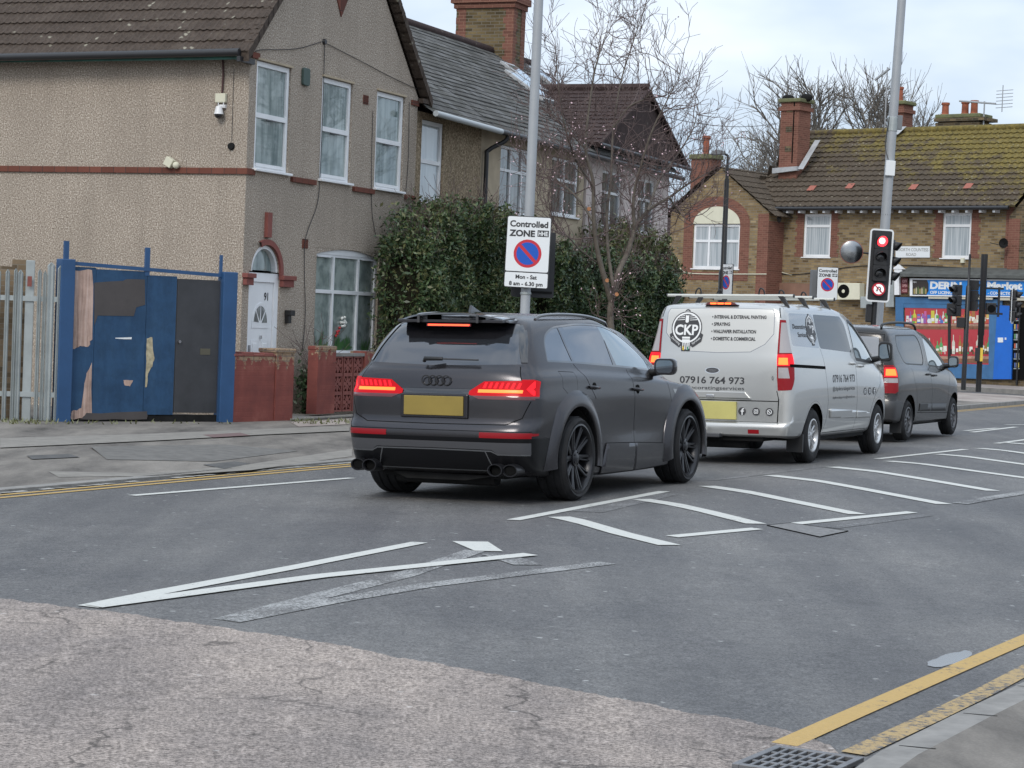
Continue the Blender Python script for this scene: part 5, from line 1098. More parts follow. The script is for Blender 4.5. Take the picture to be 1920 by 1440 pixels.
c0, c1_ = FR.pl(1692, 519, Q), FR.pl(1940, 522, Q); h0 = FR.pl(1700, 500, 0)[1]
MB().prism([(Q - .35, c0[1]), (Q - .35, c0[1] + .10), (-.01, h0), (-.01, c0[1])], 'x', c0[0], c1_[0]).build('lead_canopy', mat('grey_felt', (.085, .09, .085), .8, var=.3, vscale=4), S_)
nm = thing('street_name_plate', 'white street name plate on the brick wall above the shop', 'sign', (*FR.W(0, -.004), 0), FR.rz)
MB().prism(rp([(1680, 462), (1744, 462), (1744, 483), (1680, 483)]), 'y', -.03, 0).build('plate', M_signwhite, nm, bevel=.004)
M_faded = mat('faded_print', (.32, .32, .31), .6)
ftext('NORTH COUNTESS', 1684, 1741, 468, 6, M_faded, -.031, .02, nm); ftext('ROAD', 1699, 1718, 477, 5.5, M_faded, -.031, .02, nm)
# cables, alarm box, dish, air conditioners, aerials, awning
MB().tube(smooth_path([(FR.pl(px, py, -.02)[0], -.03, FR.pl(px, py, -.02)[1]) for px, py in ((1445, 512), (1500, 514), (1600, 500), (1680, 497), (1760, 500), (1890, 508))], 5), .014, 5).build('cable', M_blackpipe, T)
MB().tube(smooth_path([(FR.pl(px, py, GP)[0], GP - .03, FR.pl(px, py, GP)[1]) for px, py in ((1273, 487), (1278, 505), (1300, 513), (1400, 514), (1438, 514))], 5), .018, 5).build('cable', M_ochre, T)
MB().tube(smooth_path([(FR.pl(px, py, -.02)[0], -.03, FR.pl(px, py, -.02)[1]) for px, py in ((1444, 494), (1460, 508), (1485, 516))], 5), .014, 5).build('cable', M_ochre, T)
flatp('alarm_box', [(1804, 484), (1810, 484), (1810, 493), (1804, 493)], 0, .12, M_ochre, T); 
dz = thing('satellite_dish', 'small dark satellite dish by the shop wall at the right edge', 'dish', (*FR.W(FR.pl(1882, 456, -.4)[0], -.4), FR.pl(1882, 456, -.4)[1]), FR.rz)
MB().lathe([(.001, .05), (.10, .03), (.17, -.02)], (0, 0, 0), 'y', 18).build('dish', M_under, dz, smooth=True); MB().tube([(0, 0, 0), (0, .4, -.1)], .02, 6).build('arm', M_under, dz); MB().tube([(0, 0, -.1), (-.35, -.3, .0)], .012, 5).build('feed_arm', M_under, dz)
def acunit(px0, px1, py0, py1, q, label, fan=True):
    t_ = thing('air_conditioner', label, 'air conditioner', (*FR.W(0, q), 0), FR.rz, 'air conditioners on the brick wall'); p_ = rp([(px0, py0), (px1, py0 + 1), (px1, py1), (px0, py1)], -.35); MB().prism(p_, 'y', -.35, 0).build('casing', M_ochre if fan else M_galv, t_, bevel=.02)
    if fan:
        cx0 = sum(a for a, _ in p_) / 4 + (p_[1][0] - p_[0][0]) * -.17; cz0 = sum(c for _, c in p_) / 4; rr = abs(p_[2][1] - p_[0][1]) * .40
        MB().lathe([(.001, -.356), (rr * .3, -.357), (rr * .3, -.354), (rr, -.354), (rr, -.350)], (cx0, 0, cz0), 'y', 24).build('fan_grille', M_gap, t_, auto=30); MB().lathe([(.001, -.37), (rr * .25, -.365), (rr * .27, -.35)], (cx0, 0, cz0), 'y', 16).build('fan_hub', M_ochre, t_)
acunit(1567, 1612, 530, 562, -.01, 'cream air conditioner with round black fan grille, left of the lit traffic light'); acunit(1660, 1676, 516, 576, -.01, 'tall grey air conditioner casing between traffic light and blue shop front', False); acunit(1613, 1644, 556, 578, -.01, 'small grey air conditioner casing low behind the traffic light pole', False)
def aerial(px, py, h_, label, style):
    x, z = FR.pl(px, py, RQ + .6); t_ = thing('television_aerial', label, 'aerial', (*FR.W(x, RQ + .6), z - h_), FR.rz); MB().tube([(0, 0, 0), (0, 0, h_)], .03, 6).build('mast', M_greypole, t_)
    if style: 
        e = MB().tube([(-1.0, 0, h_ + .05), (.45, 0, h_ - .1)], .035, 6)
        for k in range(6): e.tube([(.45, 0, h_ - .35 + k * .12 + .1), (1.1, 0, h_ - .33 + k * .12 + .1)], .012, 4)
        e.tube([(.7, 0, h_ - .4), (.7, 0, h_ + .55)], .02, 4); e.build('elements', M_greypole, t_)
    else: MB().tube([(.1, 0, h_ - .05), (-.5, 0, h_ - .45)], .05, 6).build('elements', M_greypole, t_)
aerial(1846, 190, 1.0, 'television aerial with many bars on the right hand chimney', 1); aerial(1664, 126, 2.8, 'tall thin mast with a small angled aerial beside the grey column', 0)
aw = thing('maroon_awning', 'maroon awning of a shop low behind the right end of the hedge', 'awning', (*FR.W(0, GP - .02), 0), FR.rz); p_ = FR.pts([(1262, 528), (1300, 552), (1262, 556)], -.6); MB().prism(ccw(p_), 'y', -1.4, -.1).build('canvas', mat('maroon_canvas', (.16, .012, .03), .7), aw)
lb = thing('rust_fascia', 'plain brown shop fascia board low on the brick terrace', 'fascia', (*FR.W(0, -.01), 0), FR.rz); MB().prism(rp([(1300, 543), (1700, 533), (1700, 556), (1300, 560)], -.2), 'y', -.4, -.1).build('board', mat('rust_board', (.20, .11, .075), .7, var=.2, vscale=2), lb) if 0 else MB().prism(rp([(1448, 530), (1562, 533), (1562, 560), (1448, 560)], -.12), 'y', -.14, 0).build('board', mat('rust_board', (.20, .11, .075), .7, var=.2, vscale=2), lb)
# pavement at the shop and the side road
P1 = [FR.W(-25, -.2), FR.W(40, -.2), FR.W(40, -4.6), FR.W(-25, -4.6)]; flatpoly('shop_pavement', P1, M_paver, .06)
q = MB().add([(*FR.W(-25, -4.6), .06), (*FR.W(40, -4.6), .06), (*FR.W(40, -4.6), -.2), (*FR.W(-25, -4.6), -.2)], [(0, 1, 2, 3)]); struct(q.build('shop_kerb', M_kerb, None))
M_suv = mat('satin_grey_paint', (.062, .060, .064), .24, metal=.88, spec=.5, coat=.10)
M_lowblack = mat('lower_black', (.005, .005, .006), .30, spec=.25)
M_glassdark = mat('tinted_glass', (.15, .165, .19), .05, metal=.75, spec=1.0, coat=.5)
M_glassrear = mat('rear_glass', (.07, .076, .088), .06, metal=.7, spec=1.0, coat=.4)
M_glasslight = mat('side_glass', (.24, .30, .33), .05, metal=.5, spec=1.0, coat=.6)
M_blade = mat('bumper_edge', (.16, .165, .17), .25, metal=.6)
TILT = -math.atan(.025)
def body_faces(*ids): return list(ids)
def arch_pts(cx, cz, r, z0, n=28):
    """closed outline: arch of radius r over a wheel, down to z0"""
    a = math.degrees(math.asin(max(-1, min(1, (z0 - cz) / r))))
    return [(cx - r * math.cos(R(a)), z0 - .3)] + [(cx + r * math.cos(R(t)), cz + r * math.sin(R(t))) for t in np.linspace(180 - a, a, n)] + [(cx + r * math.cos(R(a)), z0 - .3)]
def flare(parent, cx, cz, prof, a0, a1, m, clampf=None, name='wheel_arch_trim', n=36):
    for sg in (1, -1):
        b = MB(); vs = []; k = len(prof)
        for i in range(n + 1):
            a = R(a0 + (a1 - a0) * i / n)
            for r, y in prof:
                x = cx + r * math.cos(a); z = cz + r * math.sin(a)
                vs.append((x, sg * (y if clampf is None else y + clampf(x, z)), z))
        b.add(vs, [(i * k + j, i * k + j + 1, (i + 1) * k + j + 1, (i + 1) * k + j) for i in range(n) for j in range(k - 1)])
        b.build(name, m, parent, auto=40)
def make_suv():
    t = thing('suv', 'matt dark grey SUV with black wheels and lit tail lights, nearest in the queue', 'car', (-.26, 20.22, -.025), math.pi / 2 - R(24.5), 'vehicles queueing at the red light', rx=TILT)
    up = dict(fc=(.12, .03), fw=(.93, .55))
    Rg = [
     ringdef((.26, .20, .20, .20, .22), (-.86, 0, 1.5, 3.0, 3.80), (.88, .88, .88)),
     ringdef((.30, .24, .22, .24, .27), (-.95, 0, 1.5, 3.0, 3.93), (.935, .95, .94)),
     ringdef((.47, .45, .44, .45, .45), (-1.03, 0, 1.5, 3.0, 4.00), (.965, .965, .965)),
     ringdef((.62, .62, .60, .60, .60), (-1.055, 0, 1.5, 3.0, 4.02), (.975, .955, .97)),
     ringdef((.69, .75, .74, .72, .70), (-1.04, 0, 1.5, 3.0, 4.00), (.980, .962, .975)),
     ringdef((.74, .80, .78, .76, .74), (-1.005, 0, 1.5, 3.0, 3.99), (.982, .966, .975)),
     ringdef((.96, .96, .94, .90, .84), (-1.00, 0, 1.5, 3.0, 3.95), (.980, .972, .97)),
     ringdef((1.02, 1.07, 1.03, .98, .90), (-.975, 0, 1.5, 3.0, 3.88), (.968, .965, .955)),
     ringdef((1.12, 1.14, 1.10, 1.04, .94), (-.955, 0, 1.5, 2.9, 3.78), (.962, .957, .94)),
     ringdef((1.19, 1.215, 1.17, 1.09, 1.04), (-.930, 0, 1.45, 2.65, 3.30), (.908, .910, .885)),
     ringdef((1.235, 1.262, 1.215, 1.14, 1.10), (-.885, 0, 1.4, 2.40, 2.88), (.885, .895, .865), **up),
     ringdef((1.42, 1.44, 1.43, 1.40, 1.36), (-.745, 0, 1.2, 1.98, 2.38), (.80, .825, .78), c=(.012, .05, .17), kw=(.5, .86, .97), **up),
     ringdef((1.585, 1.63, 1.655, 1.58, 1.57), (-.58, 0, 1.0, 1.60, 1.98), (.705, .735, .70), c=(.01, .04, .14), kw=(.5, .86, .97), **up),
     ringdef((1.645, 1.69, 1.70, 1.635, 1.62), (-.50, 0, .95, 1.40, 1.80), (.625, .66, .63), c=(.01, .03, .12), **up),
     ringdef((1.68, 1.722, 1.728, 1.675, 1.65), (-.46, 0, .9, 1.3, 1.70), (.45, .47, .45), c=(.01, .02, .1), **up),
     ringdef((1.695, 1.738, 1.742, 1.69, 1.665), (-.44, 0, .9, 1.3, 1.66), (0.0, 0.0, 0.0), c=(.01, .02, .1), **up)]
    C = shell_grid(Rg, [5, 5, 6, 8, 20, 20, 8, 6, 5], [2, 3, 3, 2, 2, 4, 2, 3, 3, 3, 5, 5, 3, 3, 3])
    s = Shell(C)
    DLO = roundpoly([(-.43, 1.285), (-.30, 1.52), (-.03, 1.612), (.55, 1.655), (1.10, 1.648), (1.60, 1.575), (2.02, 1.405), (2.36, 1.185), (1.15, 1.235), (.1, 1.275)], [.03, .16, .2, .2, .2, .2, .3, .02, .1, .1])
    s.cut('side', DLO, 'seal')
    I = inset(DLO, .018)
    def clip(poly, x0, x1, sl=.14):                      # between two raked pillar lines (x at z = 1.27)
        o = poly
        for xx, sg in ((x0, 1), (x1, -1)):
            if xx is None: continue
            q = []
            g = lambda p: sg * ((p[0] - (xx + sl * -(p[1] - 1.27))))
            for i in range(len(o)):
                a, b = o[i], o[(i + 1) % len(o)]; ga, gb = g(a), g(b)
                if ga >= 0: q.append(a)
                if (ga >= 0) != (gb >= 0): u = ga / (ga - gb); q.append((a[0] + (b[0] - a[0]) * u, a[1] + (b[1] - a[1]) * u))
            o = q
        return o
    s.cut('side', clip(I, None, .12, .1), 'glass_q'); s.cut('side', clip(I, .17, 1.12, .16), 'glass_r')
    s.cut('side', clip(I, 1.20, 2.17, .5), 'glass_f'); s.cut('side', clip(I, 2.19, None, .5), 'glass_f2')
    # rear glass and panels
    s.cut('rear', [(-.01, 1.24), (.76, 1.262), (.755, 1.29), (.615, 1.60), (-.01, 1.62)], 'rear_glass')
    s.cut('rear', [(.40, 1.60), (.54, 1.47), (.64, 1.53), (.6, 1.62), (.5, 1.7), (-.01, 1.7), (-.01, 1.485), (.40, 1.485), (.5, 1.5)][::-1][:0] or [(-.01, 1.485), (.44, 1.485), (.54, 1.53), (.64, 1.54), (.61, 1.63), (-.01, 1.66)], 'glass_band')
    s.cut('rear', [(.755, 1.275), (.80, 1.275), (.745, 1.45), (.675, 1.63), (.615, 1.61), (.69, 1.43)], 'fin')
    s.cut('rear', [(-.01, .985), (.36, .985), (.36, 1.035), (-.01, 1.035)], 'strip')
    LR = [(.335, 1.015), (.47, 1.105), (1.1, 1.125), (1.1, .945), (.44, .945), (.335, .985)]
    s.cut('rear', LR, 'lamp'); s.cut('side', [(-1.2, 1.125), (-.80, 1.125), (-.735, 1.11), (-.79, .96), (-1.2, .945)], 'lamp')
    s.cut('rear', [(.36, .975), (1.1, .975), (1.1, .94), (.42, .94)], 'lampdark', within=['lamp']); s.cut('side', [(-1.2, .975), (-.7, .975), (-.7, .94), (-1.2, .94)], 'lampdark', within=['lamp'])
    s.cut('rear', [(.42, 1.003), (.83, 1.003), (.83, 1.032), (.42, 1.032)], 'ledhot', within=['lamp'])
    for i in range(7):
        y = .46 + i * .052; s.cut('rear', [(y, 1.045), (y + .028, 1.045), (y + .045, 1.095), (y + .022, 1.095)], 'led', within=['lamp'])
    s.cut('rear', [(.855, 1.04), (.90, 1.11), (.94, 1.11), (.90, 1.04), (.945, .985), (.91, .985)], 'led', within=['lamp'])
    s.cut('rear', [(.47, .60), (1.1, .60), (1.1, .65), (.47, .65)], 'reflector'); s.cut('side', [(-1.2, .605), (-.80, .625), (-.80, .645), (-1.2, .65)], 'reflector')
    s.cut('rear', [(-.01, .15), (1.2, .15), (1.2, .60), (-.01, .60)], 'lower', within=['body']); s.cut('side', [(-1.2, .15), (-.40, .15), (-.40, .60), (-.75, .60), (-1.2, .60)], 'lower', within=['body'])
    s.cut('rear', [(-.01, .50), (.58, .495), (.64, .455), (1.05, .455), (1.05, .56), (-.01, .56)], 'diff_trim', within=['lower'])
    s.cut('rear', [(-.01, .30), (.58, .30), (.52, .48), (-.01, .485)], 'diffuser', within=['lower'])
    s.groove('rear', [(-.01, .715), (.70, .72), (.84, .78), (.90, .93)]); s.groove('rear', [(-.01, .66), (.96, .66)], w=.006, within=['body'])
    s.groove('rear', [(.81, 1.12), (.76, 1.24)], w=.007)
    # sides
    for cx in (0, 2.994): s.cut('side', arch_pts(cx, .385, .50, .22), 'hole')
    s.cut('side', [(.78, .50), (1.6, .475), (2.45, .44), (2.52, .36), (2.50, .16), (.66, .16), (.70, .36)], 'rocker')
    dr = [(.12, 1.262), (.30, 1.10), (.47, .94), (.62, .72), (.70, .50), (.79, .498), (1.525, .477), (1.53, .60), (1.50, .97), (1.445, 1.205)]
    df = [(1.445, 1.205), (1.50, .97), (1.53, .60), (1.525, .477), (2.45, .438), (2.58, .50), (2.56, .85), (2.46, 1.125)]
    s.cut('side', dr, 'door_r', within=['body']); s.cut('side', df, 'door_f', within=['body'])
    s.groove('side', [(.12, 1.262), (.30, 1.10), (.47, .94)], w=.009, within=['body', 'door_r'])
    s.groove('side', [(1.445, 1.205), (1.50, .97), (1.53, .60), (1.525, .20)], w=.010, within=['body', 'door_r', 'door_f', 'rocker'])
    s.groove('side', [(2.46, 1.125), (2.56, .85), (2.58, .44)], w=.009, within=['body', 'door_f'])
    s.groove('side', [(.78, .503), (1.6, .478), (2.45, .442)], w=.007, within=['door_r', 'door_f', 'rocker', 'body'])
    s.groove('side', [(-.30, 1.20), (-.30, 1.05), (-.20, .99), (0.0, .985), (.04, 1.05), (.02, 1.19), (-.30, 1.20)], w=.005, within=['body'])
    s.groove('side', [(2.50, 1.12), (2.9, 1.045), (3.5, .97)], w=.007, within=['body'])
    s.groove('rear', [(-.01, .487), (.575, .482), (.635, .452), (.9, .45)], 'blade', w=.012, within=['lower', 'diff_trim', 'diffuser'])
    s.groove('rear', [(.52, .48), (.585, .30), (-.01, .30)], 'blade', w=.010, within=['lower', 'diffuser'])
    s.cut('side', [(2.62, 1.0), (2.90, .985), (2.76, .885), (2.70, .90)], 'vent')
    s.cut('front', [(-.01, .55), (.75, .55), (.7, .85), (-.01, .88)], 'grille')
    bo = s.part(['body', 'gap', 'hole_'], 'body', [M_suv, M_gap], t, mats={'gap': 1})[0]
    s.part('door_r', 'rear_door', M_suv, t, 'split'); s.part('door_f', 'front_door', M_suv, t, 'split')
    for a, n_, m_ in (('glass_q', 'quarter_window', M_glassdark), ('glass_r', 'rear_door_window', M_glassdark), ('glass_f', 'front_door_window', M_glasslight), ('glass_f2', 'quarter_light', M_glasslight)):
        s.part(a, n_, m_, t, 'split', push=-.004)
    s.part('seal', 'window_trim', M_suvgloss, t, 'split', push=-.001)
    s.part('fin', 'pillar_fin', M_suvgloss, t, 'split', push=.006)
    s.part(['rear_glass', 'glass_band'], 'rear_window', [M_glassrear, M_suvgloss], t, push=-.002, mats={'glass_band': 1})
    s.part('strip', 'tailgate_strip', M_suvgloss, t, push=-.004)
    s.part(['lamp', 'lampdark', 'led', 'ledhot'], 'tail_light', [M_lens, M_lensdark, M_led, M_ledhot], t, 'split', mats={'lampdark': 1, 'led': 2, 'ledhot': 3}, push=.004)
    s.part('reflector', 'rear_reflector', M_refl, t, 'split', push=.003)
    s.part(['lower', 'diff_trim', 'diffuser', 'blade'], 'rear_bumper', [M_lowblack, M_grey_plastic, M_lowblack, M_blade], t, mats={'diff_trim': 1, 'diffuser': 2, 'blade': 3})
    s.part('rocker', 'side_skirt', M_suv, t, 'split', push=.016, thick=.02); s.part('vent', 'side_vent', M_suvgloss, t, 'split', push=.002)
    s.part('grille', 'front_grille', M_suvgloss, t)
    pr = [(.478, .90), (.482, 1.00), (.492, 1.018), (.53, 1.022), (.60, 1.005), (.655, .972), (.665, .93)]
    flare(t, 0, .385, pr, -10, 188, M_suv, lambda x, z: -.06 * max(0, (-.45 - x) / .2) - .10 * max(0, z - .95))
    flare(t, 2.994, .385, pr, -12, 192, M_suv, lambda x, z: -.12 * max(0, z - .90))
    wheel_wells(t, [(0, .497), (2.994, .497)], .97)
    u = MB().box(-.80, 3.7, -.62, .62, .22, .60); u.box(.5, 2.5, -.93, .93, .20, .30)
    u.join(MB().prism([(-.55, .25), (-.25, .20), (.35, .20), (.5, .26)], 'x', -.85, -.3)); u.tube([(-.7, .5, .24), (-.7, -.5, .24)], .09, 10); u.build('underbody', M_under, t)
    for sg in (1, -1):
        for yy in (.635, .77):
            q = MB().lathe([(.052, 0), (.058, -.02), (.066, -.02), (.068, .0), (.068, .2), (.05, .2)], (0, 0, 0), 'x', 24)
            q.xf(Matrix.Translation((-1.035 + (.03 if yy > .7 else 0), sg * yy, .315)) @ Matrix.Diagonal((1, 1.1, .85, 1))).build('exhaust_tip', M_rimdark, t, auto=40)
            MB().lathe([(.001, .03), (.052, .03)], (-1.035, sg * yy, .315), 'x', 20).build('exhaust_bore', M_gap, t)
        wheel(t, 0, sg * .87, .39, .392, .30, .315, M_rimdark, 'Y', 0, sg); wheel(t, 2.994, sg * .87, .39, .392, .29, .315, M_rimdark, 'Y', -.02 * sg, sg)
        # mirror
        mirror(t, sg, 2.10, 1.055, 1.235, .235, .17, .15, M_suvgloss)
        # handles and roof rail
        for x0, z0 in ((.42, 1.045), (1.56, 1.01)):
            h = MB().tube([(x0 - .10, sg * .975, z0 + .006), (x0 - .08, sg * 1.0, z0 + .004), (x0 + .08, sg * 1.0, z0 - .004), (x0 + .10, sg * .975, z0 - .008)], [.012, .015, .015, .012], 8)
            h.build('door_handle', M_suv, t, auto=50)
            MB().lathe([(.001, sg * .974), (.045, sg * .972), (.05, sg * .95)], (x0 + .03, 0, z0), 'y', 18).build('handle_recess', M_gap, t, smooth=True)
        MB().tube(smooth_path([(-.20, sg * .63, 1.675), (-.06, sg * .635, 1.712), (.4, sg * .65, 1.732), (1.0, sg * .655, 1.722), (1.45, sg * .64, 1.675), (1.56, sg * .63, 1.635)]), .015, 8).build('roof_rail', M_suvgloss, t, auto=60)
    # spoiler
    sp = MB(); ys = np.linspace(-.56, .56, 17); V = []
    for y in ys:
        e = abs(y) / .56; xr = -.775 + .15 * e ** 3; z = 1.722 - .070 * e ** 2.6
        V += [(xr, y, z - .016), (xr + .01, y, z), (xr + .18, y, z + .012), (xr + .42, y, z + .006), (xr + .40, y, z - .01), (xr + .15, y, z - .02)]
    sp.add(V, [(i * 6 + j, i * 6 + (j + 1) % 6, (i + 1) * 6 + (j + 1) % 6, (i + 1) * 6 + j) for i in range(16) for j in range(6)] + [tuple(range(6)), tuple(96 + j for j in range(6))[::-1]])
    sp.build('roof_spoiler', M_suvgloss, t, auto=40)
    for y in (-.30, .30): MB().box(-.76, -.60, y - .012, y + .012, 1.63, 1.70).build('spoiler_strut', M_suvgloss, t)
    MB().prism([(-.72, 1.632), (-.72, 1.66), (-.44, 1.685), (-.44, 1.64)], 'y', -.535, .535).build('spoiler_base', M_suv, t, bevel=.004)
    b = MB().box(-.735, -.715, -.225, .225, 1.598, 1.622); bl = b.build('high_brake_light', M_lensdark, t)
    MB().box(-.738, -.735, -.21, .21, 1.603, 1.617).build('brake_light_bar', mat('brake_bar', (.4, .01, .01), .2, emit=(1, .06, .02), es=3), bl)
    # plate, badge, wiper, aerial
    MB().box(-1.028, -1.016, -.30, .30, .79, .965).build('number_plate', M_plate, t, bevel=.004)
    MB().box(-1.018, -.98, -.34, .34, .765, .985).build('plate_recess', M_suv, t, bevel=.01)
    g = MB()
    for i in range(4):
        c = (i - 1.5) * .067; V = []; n = 28
        for k in range(n):
            a = 2 * math.pi * k / n
            for r, dx in ((.047, 0), (.047, -.006), (.038, -.006), (.038, 0)): V.append((-.978 + dx - i * .0006, c + r * math.cos(a), 1.105 + r * math.sin(a)))
        g.add(V, [(k * 4 + j, k * 4 + (j + 1) % 4, ((k + 1) % n) * 4 + (j + 1) % 4, ((k + 1) % n) * 4 + j) for k in range(n) for j in range(4)])
    g.xf(Matrix.Translation((.006, 0, 0))).build('badge', M_suvgloss, t)
    w = MB().tube([(-.90, .16, 1.275), (-.915, .15, 1.30), (-.89, -.02, 1.30)], [.018, .02, .016], 8); w.join(MB().tube([(-.895, .0, 1.30), (-.885, -.38, 1.295)], .007, 6)); w.build('rear_wiper', M_black, t, auto=60)
    MB().prism([(-.30, 1.735), (-.06, 1.74), (-.16, 1.765), (-.27, 1.80)], 'y', -.012, .012).build('roof_aerial', M_suvgloss, t, bevel=.003)
    for sg in (1,):
        MB().box(2.40, 2.47, -.977, -.970, .28, .34).build('sill_badge', M_chrome, t)
    return t
make_suv()
M_silver = mat('silver_paint', (.47, .47, .455), .28, metal=.6, coat=.8)
M_vinyl = mat('white_vinyl', (.54, .535, .51), .32, metal=.1, coat=.5)
M_silvergrey = mat('grey_film', (.24, .25, .265), .12, metal=.3, coat=1.0)
M_winvan = mat('van_glass', (.022, .024, .027), .05, spec=.6, coat=.2)
M_alloy = mat('silver_alloy', (.50, .50, .50), .3, metal=.8)
M_print = mat('black_print', (.035, .035, .038), .5)
M_printw = mat('white_print', (.75, .75, .74), .5)
M_bar = mat('aluminium_bar', (.50, .50, .46), .4, metal=.3)
M_vangrey = mat('dark_grey_paint', (.028, .026, .025), .24, metal=.6, coat=.5)
M_hubcap = mat('grey_wheel_trim', (.10, .10, .105), .4, metal=.4)
M_green = mat('green_paint_dab', (.02, .18, .10), .5); M_yel = mat('yellow_paint_dab', (.6, .42, .03), .5)
def ring_poly(r0, r1, n=40, a0=0, a1=360):
    o = MB(); V = []; k = n + 1
    for i in range(k):
        a = R(a0 + (a1 - a0) * i / n); V += [(r0 * math.cos(a), r0 * math.sin(a), 0), (r1 * math.cos(a), r1 * math.sin(a), 0)]
    return o.add(V, [(2 * i, 2 * i + 1, 2 * i + 3, 2 * i + 2) for i in range(n)])
def flat(pts): return MB().add([(p[0], p[1], 0) for p in pts], [tuple(range(len(pts)))])
def paint_logo(parent, M, s, tall=1.0, mono=False):
    """round decorator's emblem: brush in a ring with the three letters; s = outer radius"""
    def put(mb, z, m, name='emblem'): mb.xf(M @ Matrix.Translation((0, 0, z)) @ Matrix.Diagonal((s, s * tall, 1, 1))).build(name, m, parent, fixn=False)
    dk, wh = (M_print, M_printw)
    body = flat(arc(0, 0, 1.0, 0, 360, 48)[:-1]); body.join(flat(rrect(-.17, .17, .75, 1.14, .16)))
    body.join(flat([(-1.10, -.42), (-.92, -.30), (-.45, -.90), (-.10, -.85), (.10, -.85), (.45, -.90), (.92, -.30), (1.10, -.42), (1.0, -.85), (.45, -1.22), (.30, -1.1), (.28, -1.45), (-.28, -1.45), (-.30, -1.1), (-.45, -1.22), (-1.0, -.85)]))
    put(body, .002, dk); put(ring_poly(.84, .94), .004, wh)
    w = flat(rrect(-.11, .11, .30, 1.04, .10)); w.join(flat(rrect(-.26, .26, -.68, -.56, .03))); w.join(flat(rrect(-.26, .26, -.84, -.72, .03)))
    for x in (-.22, -.08, .06, .18): w.join(flat([(x, -1.38 + abs(x) * .5), (x + .07, -1.38 + abs(x) * .5), (x + .07, -.90), (x, -.90)]))
    for y, a, b in ((.74, -.42, -.16), (.62, -.56, -.16), (.50, -.66, -.16), (.74, .16, .42), (.62, .16, .56), (.50, .16, .66)): w.join(flat([(a, y - .05), (b, y - .03), (b, y + .02), (a, y - .02)]))
    put(w, .004, wh)
    text('CKP', 'lettering', wh, parent, M @ Matrix.Translation((0, -.12 * s * tall, .004)), 1.5 * s, .62 * s * tall, bold=.03)
    text('Decorating', 'lettering', wh, parent, M @ Matrix.Translation((-.66 * s, -.80 * s * tall, .004)) @ Matrix.Rotation(R(-38), 4, 'Z'), .70 * s, .14 * s)
    text('Services', 'lettering', wh, parent, M @ Matrix.Translation((.66 * s, -.80 * s * tall, .004)) @ Matrix.Rotation(R(38), 4, 'Z'), .62 * s, .14 * s)
    if not mono:
        put(flat([(-.2, -1.36), (-.1, -1.40), (-.1, -1.2), (-.2, -1.1)]), .006, M_yel); put(flat([(.1, -1.40), (.2, -1.36), (.2, -1.1), (.1, -1.2)]), .006, M_green)
def social(parent, M, r, kind):
    flat(arc(0, 0, r, 0, 360, 32)[:-1]).xf(M @ Matrix.Translation((0, 0, .002))).build('emblem', M_print, parent, fixn=False)
    W = M @ Matrix.Translation((0, 0, .004)); w = MB()
    if kind == 0: w.join(flat([(-.10*r,-.95*r),(.18*r,-.95*r),(.18*r,-.1*r),(.5*r,-.1*r),(.55*r,.18*r),(.18*r,.18*r),(.18*r,.38*r),(.30*r,.5*r),(.55*r,.5*r),(.55*r,.75*r),(.15*r,.75*r),(-.10*r,.5*r),(-.10*r,.18*r),(-.35*r,.18*r),(-.35*r,-.1*r),(-.10*r,-.1*r)]))
    elif kind == 1:
        a = rrect(-.55*r, .55*r, -.55*r, .55*r, .2*r); b = inset(a, .12*r); n = len(a)
        w.add([(p[0], p[1], 0) for p in a + b], [(i, (i+1) % n, n + (i+1) % n, n + i) for i in range(n)]); w.join(ring_poly(.2*r, .32*r, 20)); w.join(flat(arc(.33*r, .33*r, .08*r, 0, 360, 8)[:-1]))
    else:
        w.join(ring_poly(.48*r, .64*r, 28)); w.join(flat([(-.62*r,-.64*r),(-.28*r,-.5*r),(-.5*r,-.28*r)])); w.join(flat([(-.28*r,.25*r),(-.12*r,.28*r),(-.05*r,.08*r),(.1*r,-.08*r),(.28*r,-.1*r),(.28*r,-.26*r),(.1*r,-.3*r),(-.15*r,-.1*r),(-.3*r,.1*r)]))
    w.xf(W).build('emblem', M_printw, parent, fixn=False)
